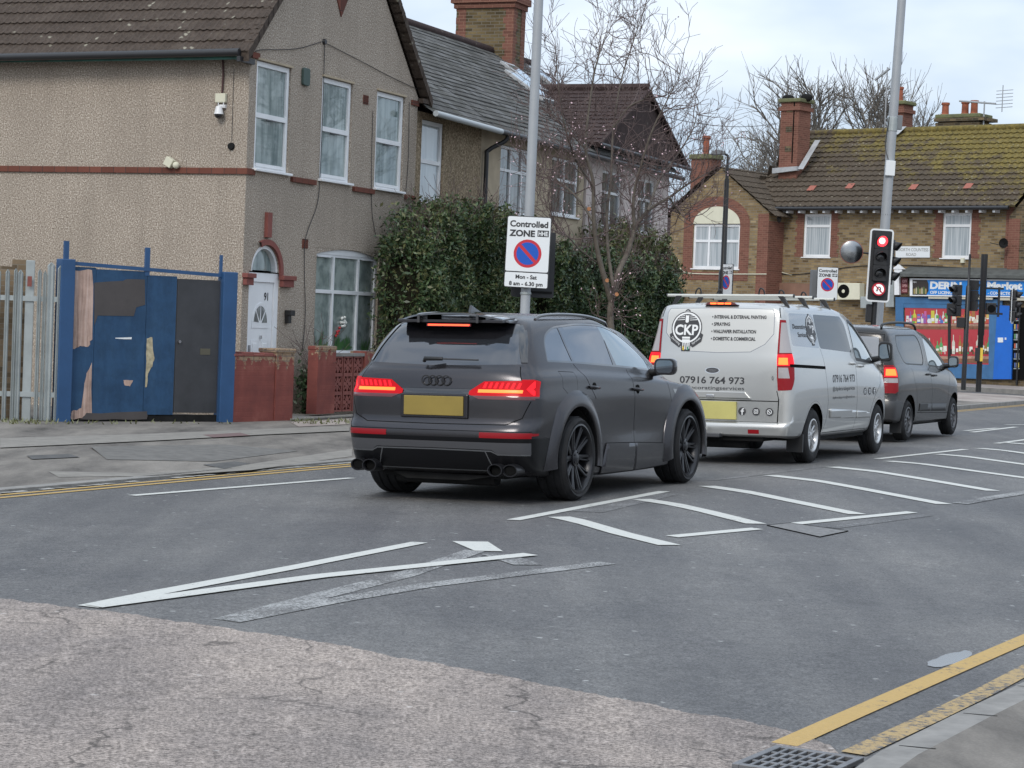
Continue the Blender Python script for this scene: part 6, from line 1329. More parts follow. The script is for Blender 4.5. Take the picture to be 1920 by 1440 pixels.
def make_van():
    t = thing('van', 'silver panel van with CKP decorator lettering and roof bars, behind the traffic light', 'van', (2.95, 27.21, -.02), math.pi / 2 - R(25.5), 'vehicles queueing at the red light', rx=TILT)
    c = dict(c=(.008, .035, .12), kw=(.5, .90, .985)); up = dict(c=(.008, .035, .12), kw=(.5, .90, .985), fc=(.16, .04), fw=(.93, .55))
    Rg = [
     ringdef((.33, .30, .30, .30, .22), (-.93, 0, 1.5, 2.95, 3.82), (.86, .87, .88), **c),
     ringdef((.36, .34, .34, .34, .28), (-.99, 0, 1.5, 2.95, 3.92), (.93, .93, .93), **c),
     ringdef((.45, .50, .50, .48, .50), (-1.00, 0, 1.5, 2.95, 3.97), (.965, .965, .965), **c),
     ringdef((.495, .56, .56, .56, .62), (-.985, 0, 1.5, 2.95, 3.97), (.975, .97, .97), **c),
     ringdef((.515, .62, .62, .62, .70), (-.935, 0, 1.5, 2.95, 3.95), (.98, .975, .975), **c),
     ringdef((.80, .88, .88, .88, .85), (-.93, 0, 1.5, 2.95, 3.90), (.985, .98, .975), **c),
     ringdef((1.10, 1.12, 1.12, 1.10, .98), (-.925, 0, 1.5, 2.92, 3.82), (.975, .972, .96), **c),
     ringdef((1.28, 1.30, 1.28, 1.18, 1.10), (-.915, 0, 1.5, 2.88, 3.60), (.955, .955, .935), **c),
     ringdef((1.36, 1.40, 1.38, 1.26, 1.20), (-.905, 0, 1.5, 2.80, 3.34), (.930, .93, .905), **up),
     ringdef((1.60, 1.62, 1.62, 1.58, 1.52), (-.875, 0, 1.4, 2.30, 2.86), (.875, .88, .85), **up),
     ringdef((1.86, 1.87, 1.87, 1.83, 1.81), (-.835, 0, 1.2, 1.85, 2.32), (.825, .825, .80), **up),
     ringdef((1.935, 1.945, 1.95, 1.92, 1.90), (-.80, 0, 1.1, 1.65, 2.02), (.77, .77, .75), **up),
     ringdef((1.965, 1.985, 1.995, 1.965, 1.945), (-.72, 0, 1.0, 1.5, 1.84), (.62, .62, .60), **up),
     ringdef((1.975, 2.00, 2.01, 1.98, 1.955), (-.70, 0, 1.0, 1.5, 1.78), (0., 0., 0.), **up)]
    s = Shell(shell_grid(Rg, [4, 5, 5, 6, 14, 16, 8, 6, 4], [2, 2, 2, 2, 3, 3, 3, 2, 4, 4, 3, 3, 3]))
    F = [.06] * 8
    s.cut('side', roundpoly([(-.72, 1.46), (-.66, 1.86), (.27, 1.86), (.33, 1.43)], .06), 'win1')
    s.cut('side', roundpoly([(.345, 1.43), (.29, 1.86), (1.48, 1.855), (1.62, 1.75), (1.72, 1.38)], .05), 'win2')
    
    DF = roundpoly([(1.84, 1.27), (1.79, 1.80), (1.92, 1.83), (2.15, 1.79), (2.62, 1.52), (2.92, 1.28), (2.90, 1.22)], [.04, .05, .1, .2, .2, .04, .02])
    s.cut('side', DF, 'seal'); s.cut('side', inset(DF, .045), 'win3', within=['seal'])
    s.cut('side', [(-.86, 1.235), (.44, 1.205), (.44, 1.165), (-.86, 1.195)], 'slot')
    s.cut('rear', [(-.01, 1.36), (.42, 1.375), (.60, 1.47), (.705, 1.60), (.70, 1.85), (.67, 1.905), (-.01, 1.915)], 'vinyl')
    s.groove('rear', [(-.01, 1.36), (.42, 1.375), (.60, 1.47), (.705, 1.60), (.70, 1.85), (.67, 1.905), (-.01, 1.915)], 'gapl', w=.008)
    L1 = [(.785, 1.80), (1.1, 1.79), (1.1, .86), (.79, .875), (.775, 1.05), (.765, 1.30)]
    anyr = lambda n: n.y > .04 or n.x < -.3
    s.cut('side', [(-1.1, 1.80), (-.765, 1.77), (-.775, 1.60), (-.81, 1.05), (-.86, .92), (-1.1, .86)], 'lamp', within=['body'], extra=anyr); s.cut('rear', [(-.01, .8), (.79, .8), (.79, .875), (.775, 1.05), (.765, 1.30), (.765, 1.81), (-.01, 1.81)], 'body', within=['lamp'], extra=anyr)
    for z0, z1 in ((1.37, 1.74), (1.06, 1.19)):
        s.cut('rear', [(.79, z0), (.86, z0), (.845, z1), (.80 if z1 < 1.5 else .785, z1)], 'lclear', within=['lamp'], extra=anyr); s.cut('rear', [(.79, z0), (.925, z0), (.90 if z1 < 1.5 else .84, z1), (.785, z1)], 'lclear', within=['lamp'], extra=anyr)
    s.cut('side', [(-1.1, 1.20), (-.70, 1.23), (-.70, 1.36), (-1.1, 1.33)], 'led', within=['lamp'], extra=anyr)
    s.cut('rear', [(.785, 1.225), (.90, 1.225), (.89, 1.31), (.785, 1.31)], 'ledhot', within=['led'], extra=anyr)
    for v, x0, x1 in (('rear', -.01, 1.1), ('side', -1.1, -.45)): s.cut(v, [(x0, .1), (x1, .1), (x1, .505), (x0, .505)], 'bumper', within=['body'])
    s.groove('rear', [(-.01, .512), (.79, .512), (.80, .80)], w=.014, within=['body', 'bumper']); s.groove('rear', [(-.01, .775), (.80, .775)], w=.012, within=['body'])
    s.groove('rear', [(.80, .80), (.775, .9)], w=.01, within=['body']); s.groove('rear', [(.775, 1.8), (.74, 1.95), (-.01, 1.962)], w=.01, within=['body'])
    s.cut('rear', [(.44, .375), (.58, .375), (.58, .425), (.44, .425)], 'reflector')
    for cx in (0, 2.933): s.cut('side', arch_pts(cx, .335, .405, .28), 'hole'); s.groove('side', arch_pts(cx, .335, .435, .30, 20)[1:-1], 'gapl', w=.006, within=['body'])
    s.cut('side', [(.355, 1.405), (.44, 1.16), (.55, .76), (.50, .50), (.42, .36), (1.80, .36), (1.86, .75), (1.80, 1.20), (1.76, 1.40)], 'door_s', within=['body'])
    s.cut('side', [(1.76, 1.40), (1.80, 1.20), (1.86, .75), (1.80, .36), (2.50, .36), (2.52, .60), (2.70, .78), (2.98, .95), (3.0, 1.15), (2.95, 1.25), (1.82, 1.25)], 'door_f', within=['body'])
    s.groove('side', [(.345, 1.42), (.43, 1.16), (.55, .76), (.50, .50), (.42, .34)], within=['body', 'door_s']); s.groove('side', [(1.75, 1.86), (1.80, 1.20), (1.86, .75), (1.80, .34)], within=['body', 'door_s', 'door_f'])
    s.groove('side', [(2.50, .34), (2.52, .60), (2.70, .78), (2.98, .95), (3.0, 1.20)], within=['body', 'door_f']); s.groove('side', [(.42, .355), (2.52, .355)], within=['body', 'door_s', 'door_f'])
    s.cut('side', [(.60, .66), (.64, .545), (1.80, .515), (1.80, .615)], 'mould1', within=['door_s']); s.cut('side', [(1.86, .61), (1.85, .51), (2.50, .50), (2.48, .56), (2.3, .59)], 'mould2', within=['door_f'])
    s.cut('front', [(-.01, .45), (.7, .45), (.7, .85), (-.01, .88)], 'grille')
    s.part(['body', 'gap', 'gapl'], 'body', [M_silver, M_gap, M_silvergrey], t, mats={'gap': 1, 'gapl': 2})
    s.part('vinyl', 'tailgate_panel', M_vinyl, t, push=.001)
    s.part(['door_s'], 'sliding_door', M_silver, t, 'split'); s.part('door_f', 'front_door', M_silver, t, 'split')
    s.part('win1', 'rear_side_window', M_silvergrey, t, 'split'); s.part('win2', 'sliding_door_window', M_winvan, t, 'split'); s.part('win3', 'front_door_window', M_glasslight, t, 'split', push=-.006)
    s.part('seal', 'window_trim', M_black, t, 'split'); s.part('slot', 'sliding_door_rail', M_gap, t, 'split', push=-.01)
    s.part(['lamp', 'lclear', 'led', 'ledhot'], 'tail_light', [M_refl, M_clear, M_led, M_ledhot], t, 'split', push=.006, mats={'lclear': 1, 'led': 2, 'ledhot': 3})
    s.part('bumper', 'rear_bumper', M_silver, t); s.part('reflector', 'rear_reflector', M_refl, t, 'split', push=.003)
    s.part('mould1', 'side_moulding', M_silver, t, 'split', push=.014, thick=.014); s.part('mould2', 'side_moulding', M_silver, t, 'split', push=.014, thick=.014); s.part('grille', 'front_grille', M_black, t)
    wheel_wells(t, [(0, .403), (2.933, .403)], .95)
    u = MB().box(-.90, 3.6, -.60, .60, .28, .6); u.box(.42, 2.5, -.88, .88, .26, .36); u.tube([(-.75, .35, .27), (-.75, -.35, .27)], .09, 10); u.build('underbody', M_under, t)
    MB().box(-1.08, -.95, -.10, .32, .32, .37).build('tow_bar', M_grey_plastic, t, bevel=.01); MB().tube([(-1.10, .10, .34), (-1.12, .10, .44)], .022, 8).build('tow_ball', M_grey_plastic, t)
    for sg in (1, -1):
        wheel(t, 0, sg * .855, .335, .343, .215, .205, M_alloy, 'ten', 0, sg); wheel(t, 2.933, sg * .855, .335, .343, .215, .205, M_alloy, 'ten', -.02 * sg, sg)
        mirror(t, sg, 2.72, 1.10, 1.40, .19, .27, .13, M_black)
        for x0, z0 in ((1.66, 1.24), (2.02, 1.205)): MB().tube([(x0 - .09, sg * .945, z0), (x0 - .075, sg * .985, z0), (x0 + .075, sg * .982, z0 - .004), (x0 + .09, sg * .945, z0 - .004)], .018, 8).build('door_handle', M_silver, t, auto=50)
        MB().prism([(-.42, .36), (-.38, .36), (-.40, .14), (-.43, .14)], 'y', sg * .75, sg * .96).build('mud_flap', M_black, t)
    # tailgate handle, oval, plate, high brake light
    MB().prism([(.40, .80), (.30, .885), (-.38, .885), (-.46, .80)], 'x', -.955, -.925).build('handle_recess', M_silver, t, bevel=.01)
    MB().box(-.975, -.95, .02, .12, .80, .84).build('tailgate_handle', M_chrome, t, bevel=.006)
    MB().box(-.962, -.925, -.27, .30, .54, .76).build('number_plate', mat('pale_yellow_plate', (.50, .45, .15), .5, var=.1, vscale=3), t, bevel=.004)
    MB().prism([(.22, 1.955), (.16, 1.985), (-.16, 1.985), (-.22, 1.955)], 'x', -.83, -.74).build('high_brake_light', M_lensdark, t)
    for i in (-1, 0, 1): MB().box(-.836, -.829, i * .095 - .04, i * .095 + .04, 1.960, 1.979).build('brake_light_bar', MATS['hot_led'], t)
    X = -.934; n_kids = len(t.children); kids0 = set(t.children)
    def RM(y, z, x=X): return P3((x, y, z), (0, -1, 0), (0, 0, 1))
    MB().add(*(lambda q: (q.v, q.f))(flat(arc(0, 0, 1, 0, 360, 28)[:-1]).xf(RM(.06, 1.14, -.931) @ Matrix.Diagonal((.10, .042, 1, 1))))).build('badge', M_chrome, t, fixn=False)
    flat(arc(0, 0, 1, 0, 360, 28)[:-1]).xf(RM(.06, 1.14, -.934) @ Matrix.Diagonal((.085, .032, 1, 1))).build('badge', M_grey_plastic, t, fixn=False)
    for zz, w_ in ((1.147, .10), (1.132, .08)): text('~', 'badge', M_chrome, t, RM(.06, zz, -.936), w_, .012)
    text('07916 764 973', 'lettering', M_print, t, RM(.065, 1.02), .85, .085, bold=.02)
    text('@ckpdecoratingservices', 'lettering', M_print, t, RM(.14, .925), 1.00, .045, bold=.008); text('ckpdecoratingservices@hotmail.com', 'lettering', M_print, t, RM(.14, .850), 1.00, .028)
    def lean(z): return -.905 - (z - 1.36) * -.128 - .004
    def TM(y, z): return P3((lean(z) - .010, y, z), (0, -1, 0), (.128, 0, 1))
    for ln, z, w_ in (('• INTERNAL & EXTERNAL PAINTING', 1.805, .70), ('• SPRAYING', 1.715, .24), ('• WALLPAPER INSTALLATION', 1.625, .58), ('• DOMESTIC & COMMERCIAL', 1.535, .58)):
        text(ln, 'lettering', M_print, t, TM(.10, z), w_, .042, bold=.035, align='LEFT')
    paint_logo(t, TM(.43, 1.665), .205)
    for y, k in ((-.34, 0), (-.52, 1), (-.69, 2)): social(t, RM(y, .645, -.937), .048, k)
    text('0', 'badge', M_grey_plastic, t, RM(-.72, 1.06, -.935), .022, .05)
    panels = [o for o in kids0 if o.type == 'MESH' and o.name.split('.')[0] in ('body', 'tailgate_panel', 'sliding_door', 'front_door', 'rear_side_window', 'sliding_door_window', 'side_moulding')]
    bpy.context.view_layer.update(); k1 = list(o for o in t.children if o not in kids0 and o.name.split('.')[0] in ('lettering', 'emblem', 'badge')); k1.sort(key=lambda o: o['_n']); drape(k1, panels, (1, 0, 0)); k1 = set(t.children)
    for sg in (-1,):
        def SM(x, z, y): return P3((x, -y, z), (1, 0, 0), (0, 0 + .16, 1))
        text('07916 764 973', 'lettering', M_print, t, SM(1.23, 1.045, .992), 1.0, .10, bold=.02)
        text('@ckpdecoratingservices', 'lettering', M_print, t, SM(1.23, .915, .993), 1.0, .055); text('ckpdecoratingservices@hotmail.com', 'lettering', M_print, t, SM(1.23, .80, .994), 1.0, .035)
        for x, k in ((2.22, 2), (2.44, 1), (2.66, 0)): social(t, SM(x, .86, .994) @ Matrix.Diagonal((.072/.05, 1, 1, 1)), .05, k)
        def GM(x, z): return P3((x, -(.880 + (1.60 - z) * .30 + .006), z), (1, 0, 0), (0, .30, 1))
        text('Decorating', 'lettering', M_print, t, GM(-.33, 1.70), .50, .06, bold=.02); text('Services', 'lettering', M_print, t, GM(-.26, 1.60), .34, .06, bold=.02)
        paint_logo(t, GM(.10, 1.69), .17, .95, True)
    k2 = [o for o in t.children if o not in k1]; k2.sort(key=lambda o: o['_n']); drape(k2, panels, (0, 1, 0))
    for o in t.children: 
        if '_n' in o: del o['_n']
    # roof bars
    for x in (-.50, .28, 1.20):
        b = thing('roof_bar', '', 'x'); del b['label'], b['category']; b.parent = t; b.location = (x, 0, 0)
        MB().tube([(0, -.83, 2.075), (0, .83, 2.075)], .020, 10).build('crossbar', M_bar, b, auto=50)
        for sg in (1, -1):
            MB().prism([(sg * a, z) for a, z in [(.74, 1.94), (.79, 1.93), (.71, 2.075), (.63, 2.075)]][::int(sg)], 'x', -.022, .022).build('bar_foot', M_black, b, bevel=.008)
            MB().tube([(0, sg * .832, 2.075), (0, sg * .845, 2.075)], .024, 8).build('end_cap', M_black, b)
            if x != 1.20 or sg < 0: MB().tube(smooth_path([(0, sg * .46, 2.08), (0, sg * .45, 2.13), (0, sg * .43, 2.16), (.0, sg * .40, 2.165), (0, sg * .385, 2.12), (0, sg * .385, 2.08)], 4), .010, 6).build('ladder_clamp', M_black, b, auto=60)
    return t
make_van()
def make_small_van():
    t = thing('small_van', 'dark grey compact van with roof rails and black mirrors, in front of the silver van', 'van', (5.40, 33.66, -.02), math.pi / 2 - R(26), 'vehicles queueing at the red light', rx=TILT)
    c = dict(c=(.01, .05, .15), kw=(.5, .88, .98)); up = dict(c=(.01, .045, .14), kw=(.5, .88, .98), fc=(.14, .04), fw=(.93, .55))
    Rg = [
     ringdef((.30, .26, .24, .24, .20), (-.72, 0, 1.4, 2.8, 3.48), (.82, .82, .82), **c),
     ringdef((.34, .30, .28, .28, .26), (-.80, 0, 1.4, 2.8, 3.60), (.88, .88, .88), **c),
     ringdef((.55, .55, .55, .52, .50), (-.84, 0, 1.4, 2.8, 3.66), (.915, .90, .91), **c),
     ringdef((.66, .66, .66, .64, .62), (-.80, 0, 1.4, 2.8, 3.65), (.92, .905, .915), **c),
     ringdef((.85, .88, .86, .84, .78), (-.79, 0, 1.4, 2.8, 3.60), (.925, .912, .915), **c),
     ringdef((1.05, 1.08, 1.04, 1.00, .92), (-.78, 0, 1.4, 2.75, 3.48), (.905, .895, .885), **c),
     ringdef((1.13, 1.15, 1.10, 1.07, 1.02), (-.775, 0, 1.4, 2.68, 3.24), (.875, .87, .85), **c),
     ringdef((1.20, 1.20, 1.15, 1.12, 1.10), (-.77, 0, 1.35, 2.50, 2.98), (.85, .85, .82), **up),
     ringdef((1.42, 1.42, 1.40, 1.38, 1.36), (-.74, 0, 1.2, 2.02, 2.52), (.80, .80, .765), **up),
     ringdef((1.62, 1.65, 1.65, 1.61, 1.59), (-.71, 0, 1.0, 1.62, 2.08), (.735, .735, .71), **up),
     ringdef((1.71, 1.74, 1.74, 1.70, 1.67), (-.66, 0, .95, 1.45, 1.84), (.66, .66, .64), **up),
     ringdef((1.75, 1.785, 1.785, 1.74, 1.70), (-.6, 0, .9, 1.35, 1.72), (.46, .46, .45), **up),
     ringdef((1.76, 1.80, 1.80, 1.75, 1.71), (-.58, 0, .9, 1.3, 1.68), (0., 0., 0.), **up)]
    s = Shell(shell_grid(Rg, [4, 4, 4, 5, 10, 12, 7, 5, 4], [2, 3, 2, 3, 3, 2, 2, 4, 4, 2, 2, 2]))
    A = roundpoly([(-.36, 1.44), (-.30, 1.64), (.90, 1.655), (1.06, 1.50), (1.08, 1.24), (.98, 1.16), (-.10, 1.18)], .12)
    s.cut('side', A, 'seal1'); s.cut('side', inset(A, .022), 'win1')
    B = roundpoly([(1.30, 1.15), (1.24, 1.60), (1.36, 1.64), (1.62, 1.605), (2.02, 1.44), (2.55, 1.13), (2.4, 1.11)], [.05, .06, .1, .15, .2, .03, .03])
    s.cut('side', B, 'seal'); s.cut('side', inset(B, .024), 'win2', within=['seal'])
    s.cut('rear', [(.06, 1.18), (.66, 1.18), (.60, 1.60), (.06, 1.62)], 'rglass')
    s.cut('rear', [(.70, 1.17), (1.1, 1.17), (1.1, .74), (.72, .74)], 'lamp'); s.cut('side', [(-1.0, 1.17), (-.64, 1.15), (-.63, .76), (-1.0, .74)], 'lamp')
    for v, a, b in (('rear', .72, .90), ('side', -.80, -.645)):
        s.cut(v, [(a, 1.13), (b, 1.13), (b, .99), (a, .99)], 'led', within=['lamp']); s.cut(v, [(a, .97), (b, .97), (b, .90), (a, .90)], 'lclear', within=['lamp'])
        s.cut(v, [(a + .02, 1.11), (b - .02, 1.11), (b - .02, 1.01), (a + .02, 1.01)], 'ledhot', within=['led'])
    for v, a, b in (('rear', -.01, 1.1), ('side', -1.0, -.36)): s.cut(v, [(a, .1), (b, .1), (b, .62), (a, .62)], 'lower', within=['body'])
    for cx in (0, 2.785): s.cut('side', arch_pts(cx, .31, .40, .25), 'hole')
    s.cut('side', [(.16, 1.12), (.25, .95), (.42, .74), (.50, .42), (1.36, .40), (1.38, .75), (1.26, 1.12)], 'door_s', within=['body']); s.cut('side', [(1.26, 1.12), (1.38, .75), (1.36, .40), (2.36, .38), (2.38, .75), (2.50, 1.08)], 'door_f', within=['body'])
    s.groove('side', [(.16, 1.12), (.25, .95), (.42, .74), (.50, .42), (2.36, .38), (2.38, .75), (2.52, 1.09)], within=['body', 'door_s', 'door_f']); s.groove('side', [(1.16, 1.66), (1.20, 1.15), (1.38, .75), (1.36, .40)], within=['body', 'door_s', 'door_f'])
    s.cut('side', [(.62, .56), (.60, .44), (2.30, .41), (2.26, .53)], 'mould', within=['door_s', 'door_f'])
    s.groove('rear', [(.04, 1.66), (.04, .50), (.68, .50), (.68, 1.64), (.04, 1.68)], within=['body', 'lower'])
    s.part(['body', 'gap'], 'body', [M_vangrey, M_gap], t, mats={'gap': 1})
    s.part('door_s', 'sliding_door', M_vangrey, t, 'split'); s.part('door_f', 'front_door', M_vangrey, t, 'split'); s.part('lower', 'rear_bumper', mat('bumper_grey', (.045, .045, .047), .4), t)
    s.part('win1', 'side_window', M_winvan, t, 'split', push=-.003); s.part('win2', 'front_door_window', M_glasslight, t, 'split', push=-.003); s.part('seal', 'window_trim', M_black, t, 'split'); s.part('seal1', 'window_trim', M_black, t, 'split'); s.part('rglass', 'rear_window', M_silvergrey, t, 'split')
    s.part(['lamp', 'lclear', 'led', 'ledhot'], 'tail_light', [M_refl, M_clear, M_led, M_ledhot], t, 'split', push=.006, mats={'lclear': 1, 'led': 2, 'ledhot': 3}); s.part('mould', 'side_moulding', M_black, t, 'split', push=.01, thick=.01)
    wheel_wells(t, [(0, .398), (2.785, .398)], .88)
    u = MB().box(-.75, 3.3, -.55, .55, .24, .5); u.box(.42, 2.36, -.80, .80, .22, .34); u.build('underbody', M_under, t)
    for sg in (1, -1):
        wheel(t, 0, sg * .80, .31, .318, .20, .20, M_hubcap, 'cap', 0, sg); wheel(t, 2.785, sg * .80, .31, .318, .20, .20, M_hubcap, 'cap', -.02 * sg, sg)
        mirror(t, sg, 2.33, .99, 1.22, .17, .19, .12, M_black)
        for x0, z0 in ((1.12, 1.02), (1.48, 1.0)): MB().tube([(x0 - .08, sg * .89, z0), (x0 - .07, sg * .925, z0), (x0 + .07, sg * .925, z0), (x0 + .08, sg * .89, z0)], .016, 6).build('door_handle', M_black, t, auto=50)
        MB().tube(smooth_path([(-.55, sg * .60, 1.74), (-.45, sg * .60, 1.80), (.2, sg * .62, 1.835), (1.0, sg * .62, 1.83), (1.3, sg * .61, 1.79), (1.4, sg * .6, 1.73)]), .02, 8).build('roof_rail', M_black, t, auto=50)
        MB().prism([(-.34, .30), (-.31, .30), (-.33, .12), (-.35, .12)], 'y', sg * .70, sg * .88).build('mud_flap', M_black, t)
    MB().box(-.82, -.79, -.28, .28, .66, .78).build('number_plate', M_plate, t)
    return t
make_small_van()
# ------------------------------------------------------------------ lamp columns, signs, signals
def face_rz(ang): return math.pi / 2 - R(ang)      # local x to the right along ang (90 = square to the camera), local -y faces the viewer
def ghere(x, y): return footz(x, y) if dl(x, y) > 5.4 else hgt(x, y)
def col(px, D): return at(px, D)
def nowait_sign(parent, cx, cz, r, y):
    M = P3((cx, y, cz), (1, 0, 0), (0, 0, 1))
    flat(arc(0, 0, r, 0, 360, 40)[:-1]).xf(M).build('red_disc', M_signred, parent, fixn=False)
    for s in (1, -1):
        ri = r * .80; w = r * .115; a0 = math.degrees(math.asin(w / ri)); p = [(ri * math.cos(R(a)), ri * math.sin(R(a))) for a in np.linspace(a0, 180 - a0, 24)]
        flat(p).xf(M @ Matrix.Rotation(R(-45 + (0 if s > 0 else 180)) , 4, 'Z') @ Matrix.Translation((0, 0, .002))).build('blue_segment', M_signblue, parent, fixn=False)
def zone_sign(name, label, px, D, ang, zc, w, h, sub, tilt=0.0, code='HHE', edge=True):
    x, y = col(px, D); t = thing(name, label, 'sign', (x, y, zc), face_rz(ang), 'controlled parking zone signs', ry=tilt)
    hs = .22 * h if sub else 0
    MB().prism(rrect(-w / 2, w / 2, -h / 2, h / 2, .03), 'y', -.028, -.006).build('panel', M_signblack, t)
    MB().prism(rrect(-w / 2 + .01, w / 2 - .01, -h / 2 + hs + .008, h / 2 - .01, .025), 'y', -.031, -.0285).build('face', M_signwhite, t)
    if sub: MB().prism(rrect(-w / 2 + .01, w / 2 - .01, -h / 2 + .01, -h / 2 + hs - .008, .02), 'y', -.031, -.0285).build('time_plate', M_signwhite, t)
    T = lambda s_, cx, cz, ww, hh, m=M_signblack, b=.03: text(s_, 'lettering', m, t, P3((cx, -.032, cz), (1, 0, 0), (0, 0, 1)), ww, hh, bold=b)
    top = h / 2; k = w / .62
    T('Controlled', 0, top - .105 * k, .86 * w, .085 * k); T('ZONE', -w * .145, top - .235 * k, .58 * w, .085 * k, b=.04)
    MB().box(w * .20, w * .455, -.0325, -.0312, top - .275 * k, top - .185 * k).build('code_panel', M_signblack, t); text(code, 'lettering', M_signwhite, t, P3((w * .3275, -.0335, top - .23 * k), (1, 0, 0), (0, 0, 1)), w * .21, .06 * k, bold=.03)
    nowait_sign(t, 0, top - .485 * k - (.03 if sub else .02), .195 * k, -.0325)
    if sub: T('Mon - Sat', .0, -h / 2 + hs * .70, .48 * w, .055); T('8 am - 6.30 pm', 0, -h / 2 + hs * .27, .76 * w, .055)
    return t
# tall grey column carrying the nearest zone sign
def column(label, px, D, r0, r1, H, lean=0.0, name='lamp_column', m=None, cat='lamp post'):
    x, y = col(px, D); z = ghere(x, y) - .05; t = thing(name, label, cat, (x, y, z), 0, ry=lean); MB().lathe([(r0 * 1.25, 0), (r0 * 1.25, 1.1), (r0, 1.2), (r0, 3.5), (r1, H), (.001, H)], (0, 0, 0), 'z', 20).build('column', m or M_greypole, t, auto=40); return t, x, y, z
c1_, x_, y_, z_ = column('tall pale grey column behind the SUV carrying the large zone sign', 982, 29.7, .068, .060, 9.5, lean=R(.35))
MB().box(-.11, -.01, -.10, -.06, 2.22, 2.29).build('label_plate', M_signwhite, c1_); MB().lathe([(.073, 2.10), (.078, 2.11), (.078, 2.13), (.073, 2.14)], (0, 0, 0), 'z', 18).build('band', M_galv, c1_)
zs = zone_sign('zone_sign', 'large Controlled Zone sign with Mon to Sat plate on the nearest grey column', 985, 29.58, 99, 2.588, .62, .99, True, tilt=R(1.1))
bk = thing('back_sign', 'dark back of a second sign plate strapped behind the large zone sign', 'sign', (*col(993, 29.95), 2.43), face_rz(80)); MB().prism(rrect(-.28, .33, -.46, .46, .03), 'y', 0, .02).build('panel', M_signblack, bk); MB().box(.0, .3, -.02, 0, -.40, -.37).build('clip', M_under, bk)
c2_, x_, y_, z_ = column('very tall grey column leaning slightly, beside the lit traffic light', 1641, 45.6, .105, .085, 12, lean=R(1.75))
for z1, d, w, h_ in ((5.05, .13, .20, .30),): MB().box(-.10, .10, -.16, -.08, z1, z1 + .32).build('equipment_box', M_signwhite, c2_, bevel=.01)
MB().box(.08, .20, -.05, .05, 6.05, 6.35).build('sensor_box', M_signback, c2_, bevel=.01); MB().lathe([(.098, 6.0), (.11, 6.01), (.11, 6.30), (.098, 6.31)], (0, 0, 0), 'z', 16).build('band', M_galv, c2_)
MB().tube(smooth_path([(-.09, -.06, 6.3), (-.13, -.06, 5.7), (-.06, -.12, 5.4)], 5), .012, 5).build('cable', M_blackpipe, c2_)
for z1 in (2.9, 3.3, 4.2): MB().lathe([(.096, z1), (.103, z1 + .01), (.103, z1 + .04), (.096, z1 + .05)], (0, 0, 0), 'z', 14).build('band', M_blackpole, c2_)
cm = thing('convex_mirror', 'round convex traffic mirror left of the lit traffic light', 'mirror', (*col(1591, 45.4), CH + (620 - 472) / 4000 * 45.4), face_rz(95))
MB().lathe([(.001, -.035), (.10, -.031), (.18, -.020), (.235, -.005)], (0, 0, 0), 'y', 32).build('glass', mat('convex_glass', (.30, .31, .32), .22, metal=1), cm, smooth=True); MB().lathe([(.235, -.012), (.25, -.008), (.25, .02), (.22, .04), (.001, .05)], (0, 0, 0), 'y', 32).build('rim', mat('mirror_rim', (.25, .10, .08), .5), cm, auto=40); MB().tube([(0, .04, 0), (.5, .1, -.02)], .02, 6).build('bracket', M_blackpole, cm)
# black street lamp with edge-on sign
t = thing('street_lamp', 'black street lamp with a flat lantern in front of the arched window', 'street lamp', (*col(1352, 55), -.05)); D = 55; zt = CH + (612 - 290) / 4000 * D
MB().lathe([(.11, 0), (.11, 3.1), (.075, 3.2), (.06, zt - .6), (.045, zt - .6), (.03, zt + .02)], (0, 0, 0), 'z', 14).build('column', M_blackpole, t, auto=40); MB().tube([(0, 0, zt), (-.10, -.03, zt + .06), (-.14, -.04, zt + .06)], .03, 8).build('arm', M_blackpole, t)
MB().prism([(-.46, zt + .02), (-.36, zt + .0), (-.06, zt + .03), (-.08, zt + .10), (-.30, zt + .15), (-.42, zt + .09)], 'y', -.14, .10).build('lantern', M_signback, t, bevel=.02)
e_ = zone_sign('zone_sign', 'small Controlled Zone sign turned almost edge-on, on the black street lamp', 1360, 54.8, 152, CH + (611 - 523) / 4000 * 54.8, .58, .78, False, code='B')
e2 = zone_sign('zone_sign', 'Controlled Zone sign above the silver van, left of the air conditioner', 1548, 52, 84, CH + (620 - 533) / 4000 * 52, .52, .80, False, code='HP')
x_, y_ = col(1540, 52.3); t = thing('sign_post', 'grey post with a square box holding the zone sign above the silver van', 'post', (x_, y_, -.05), face_rz(84)); MB().lathe([(.05, 0), (.05, 3.1)], (0, 0, 0), 'z', 12).build('post', M_greypole, t, smooth=True); MB().box(-.30, -.16, -.05, .12, 2.42, 3.18).build('box', M_signback, t, bevel=.01)
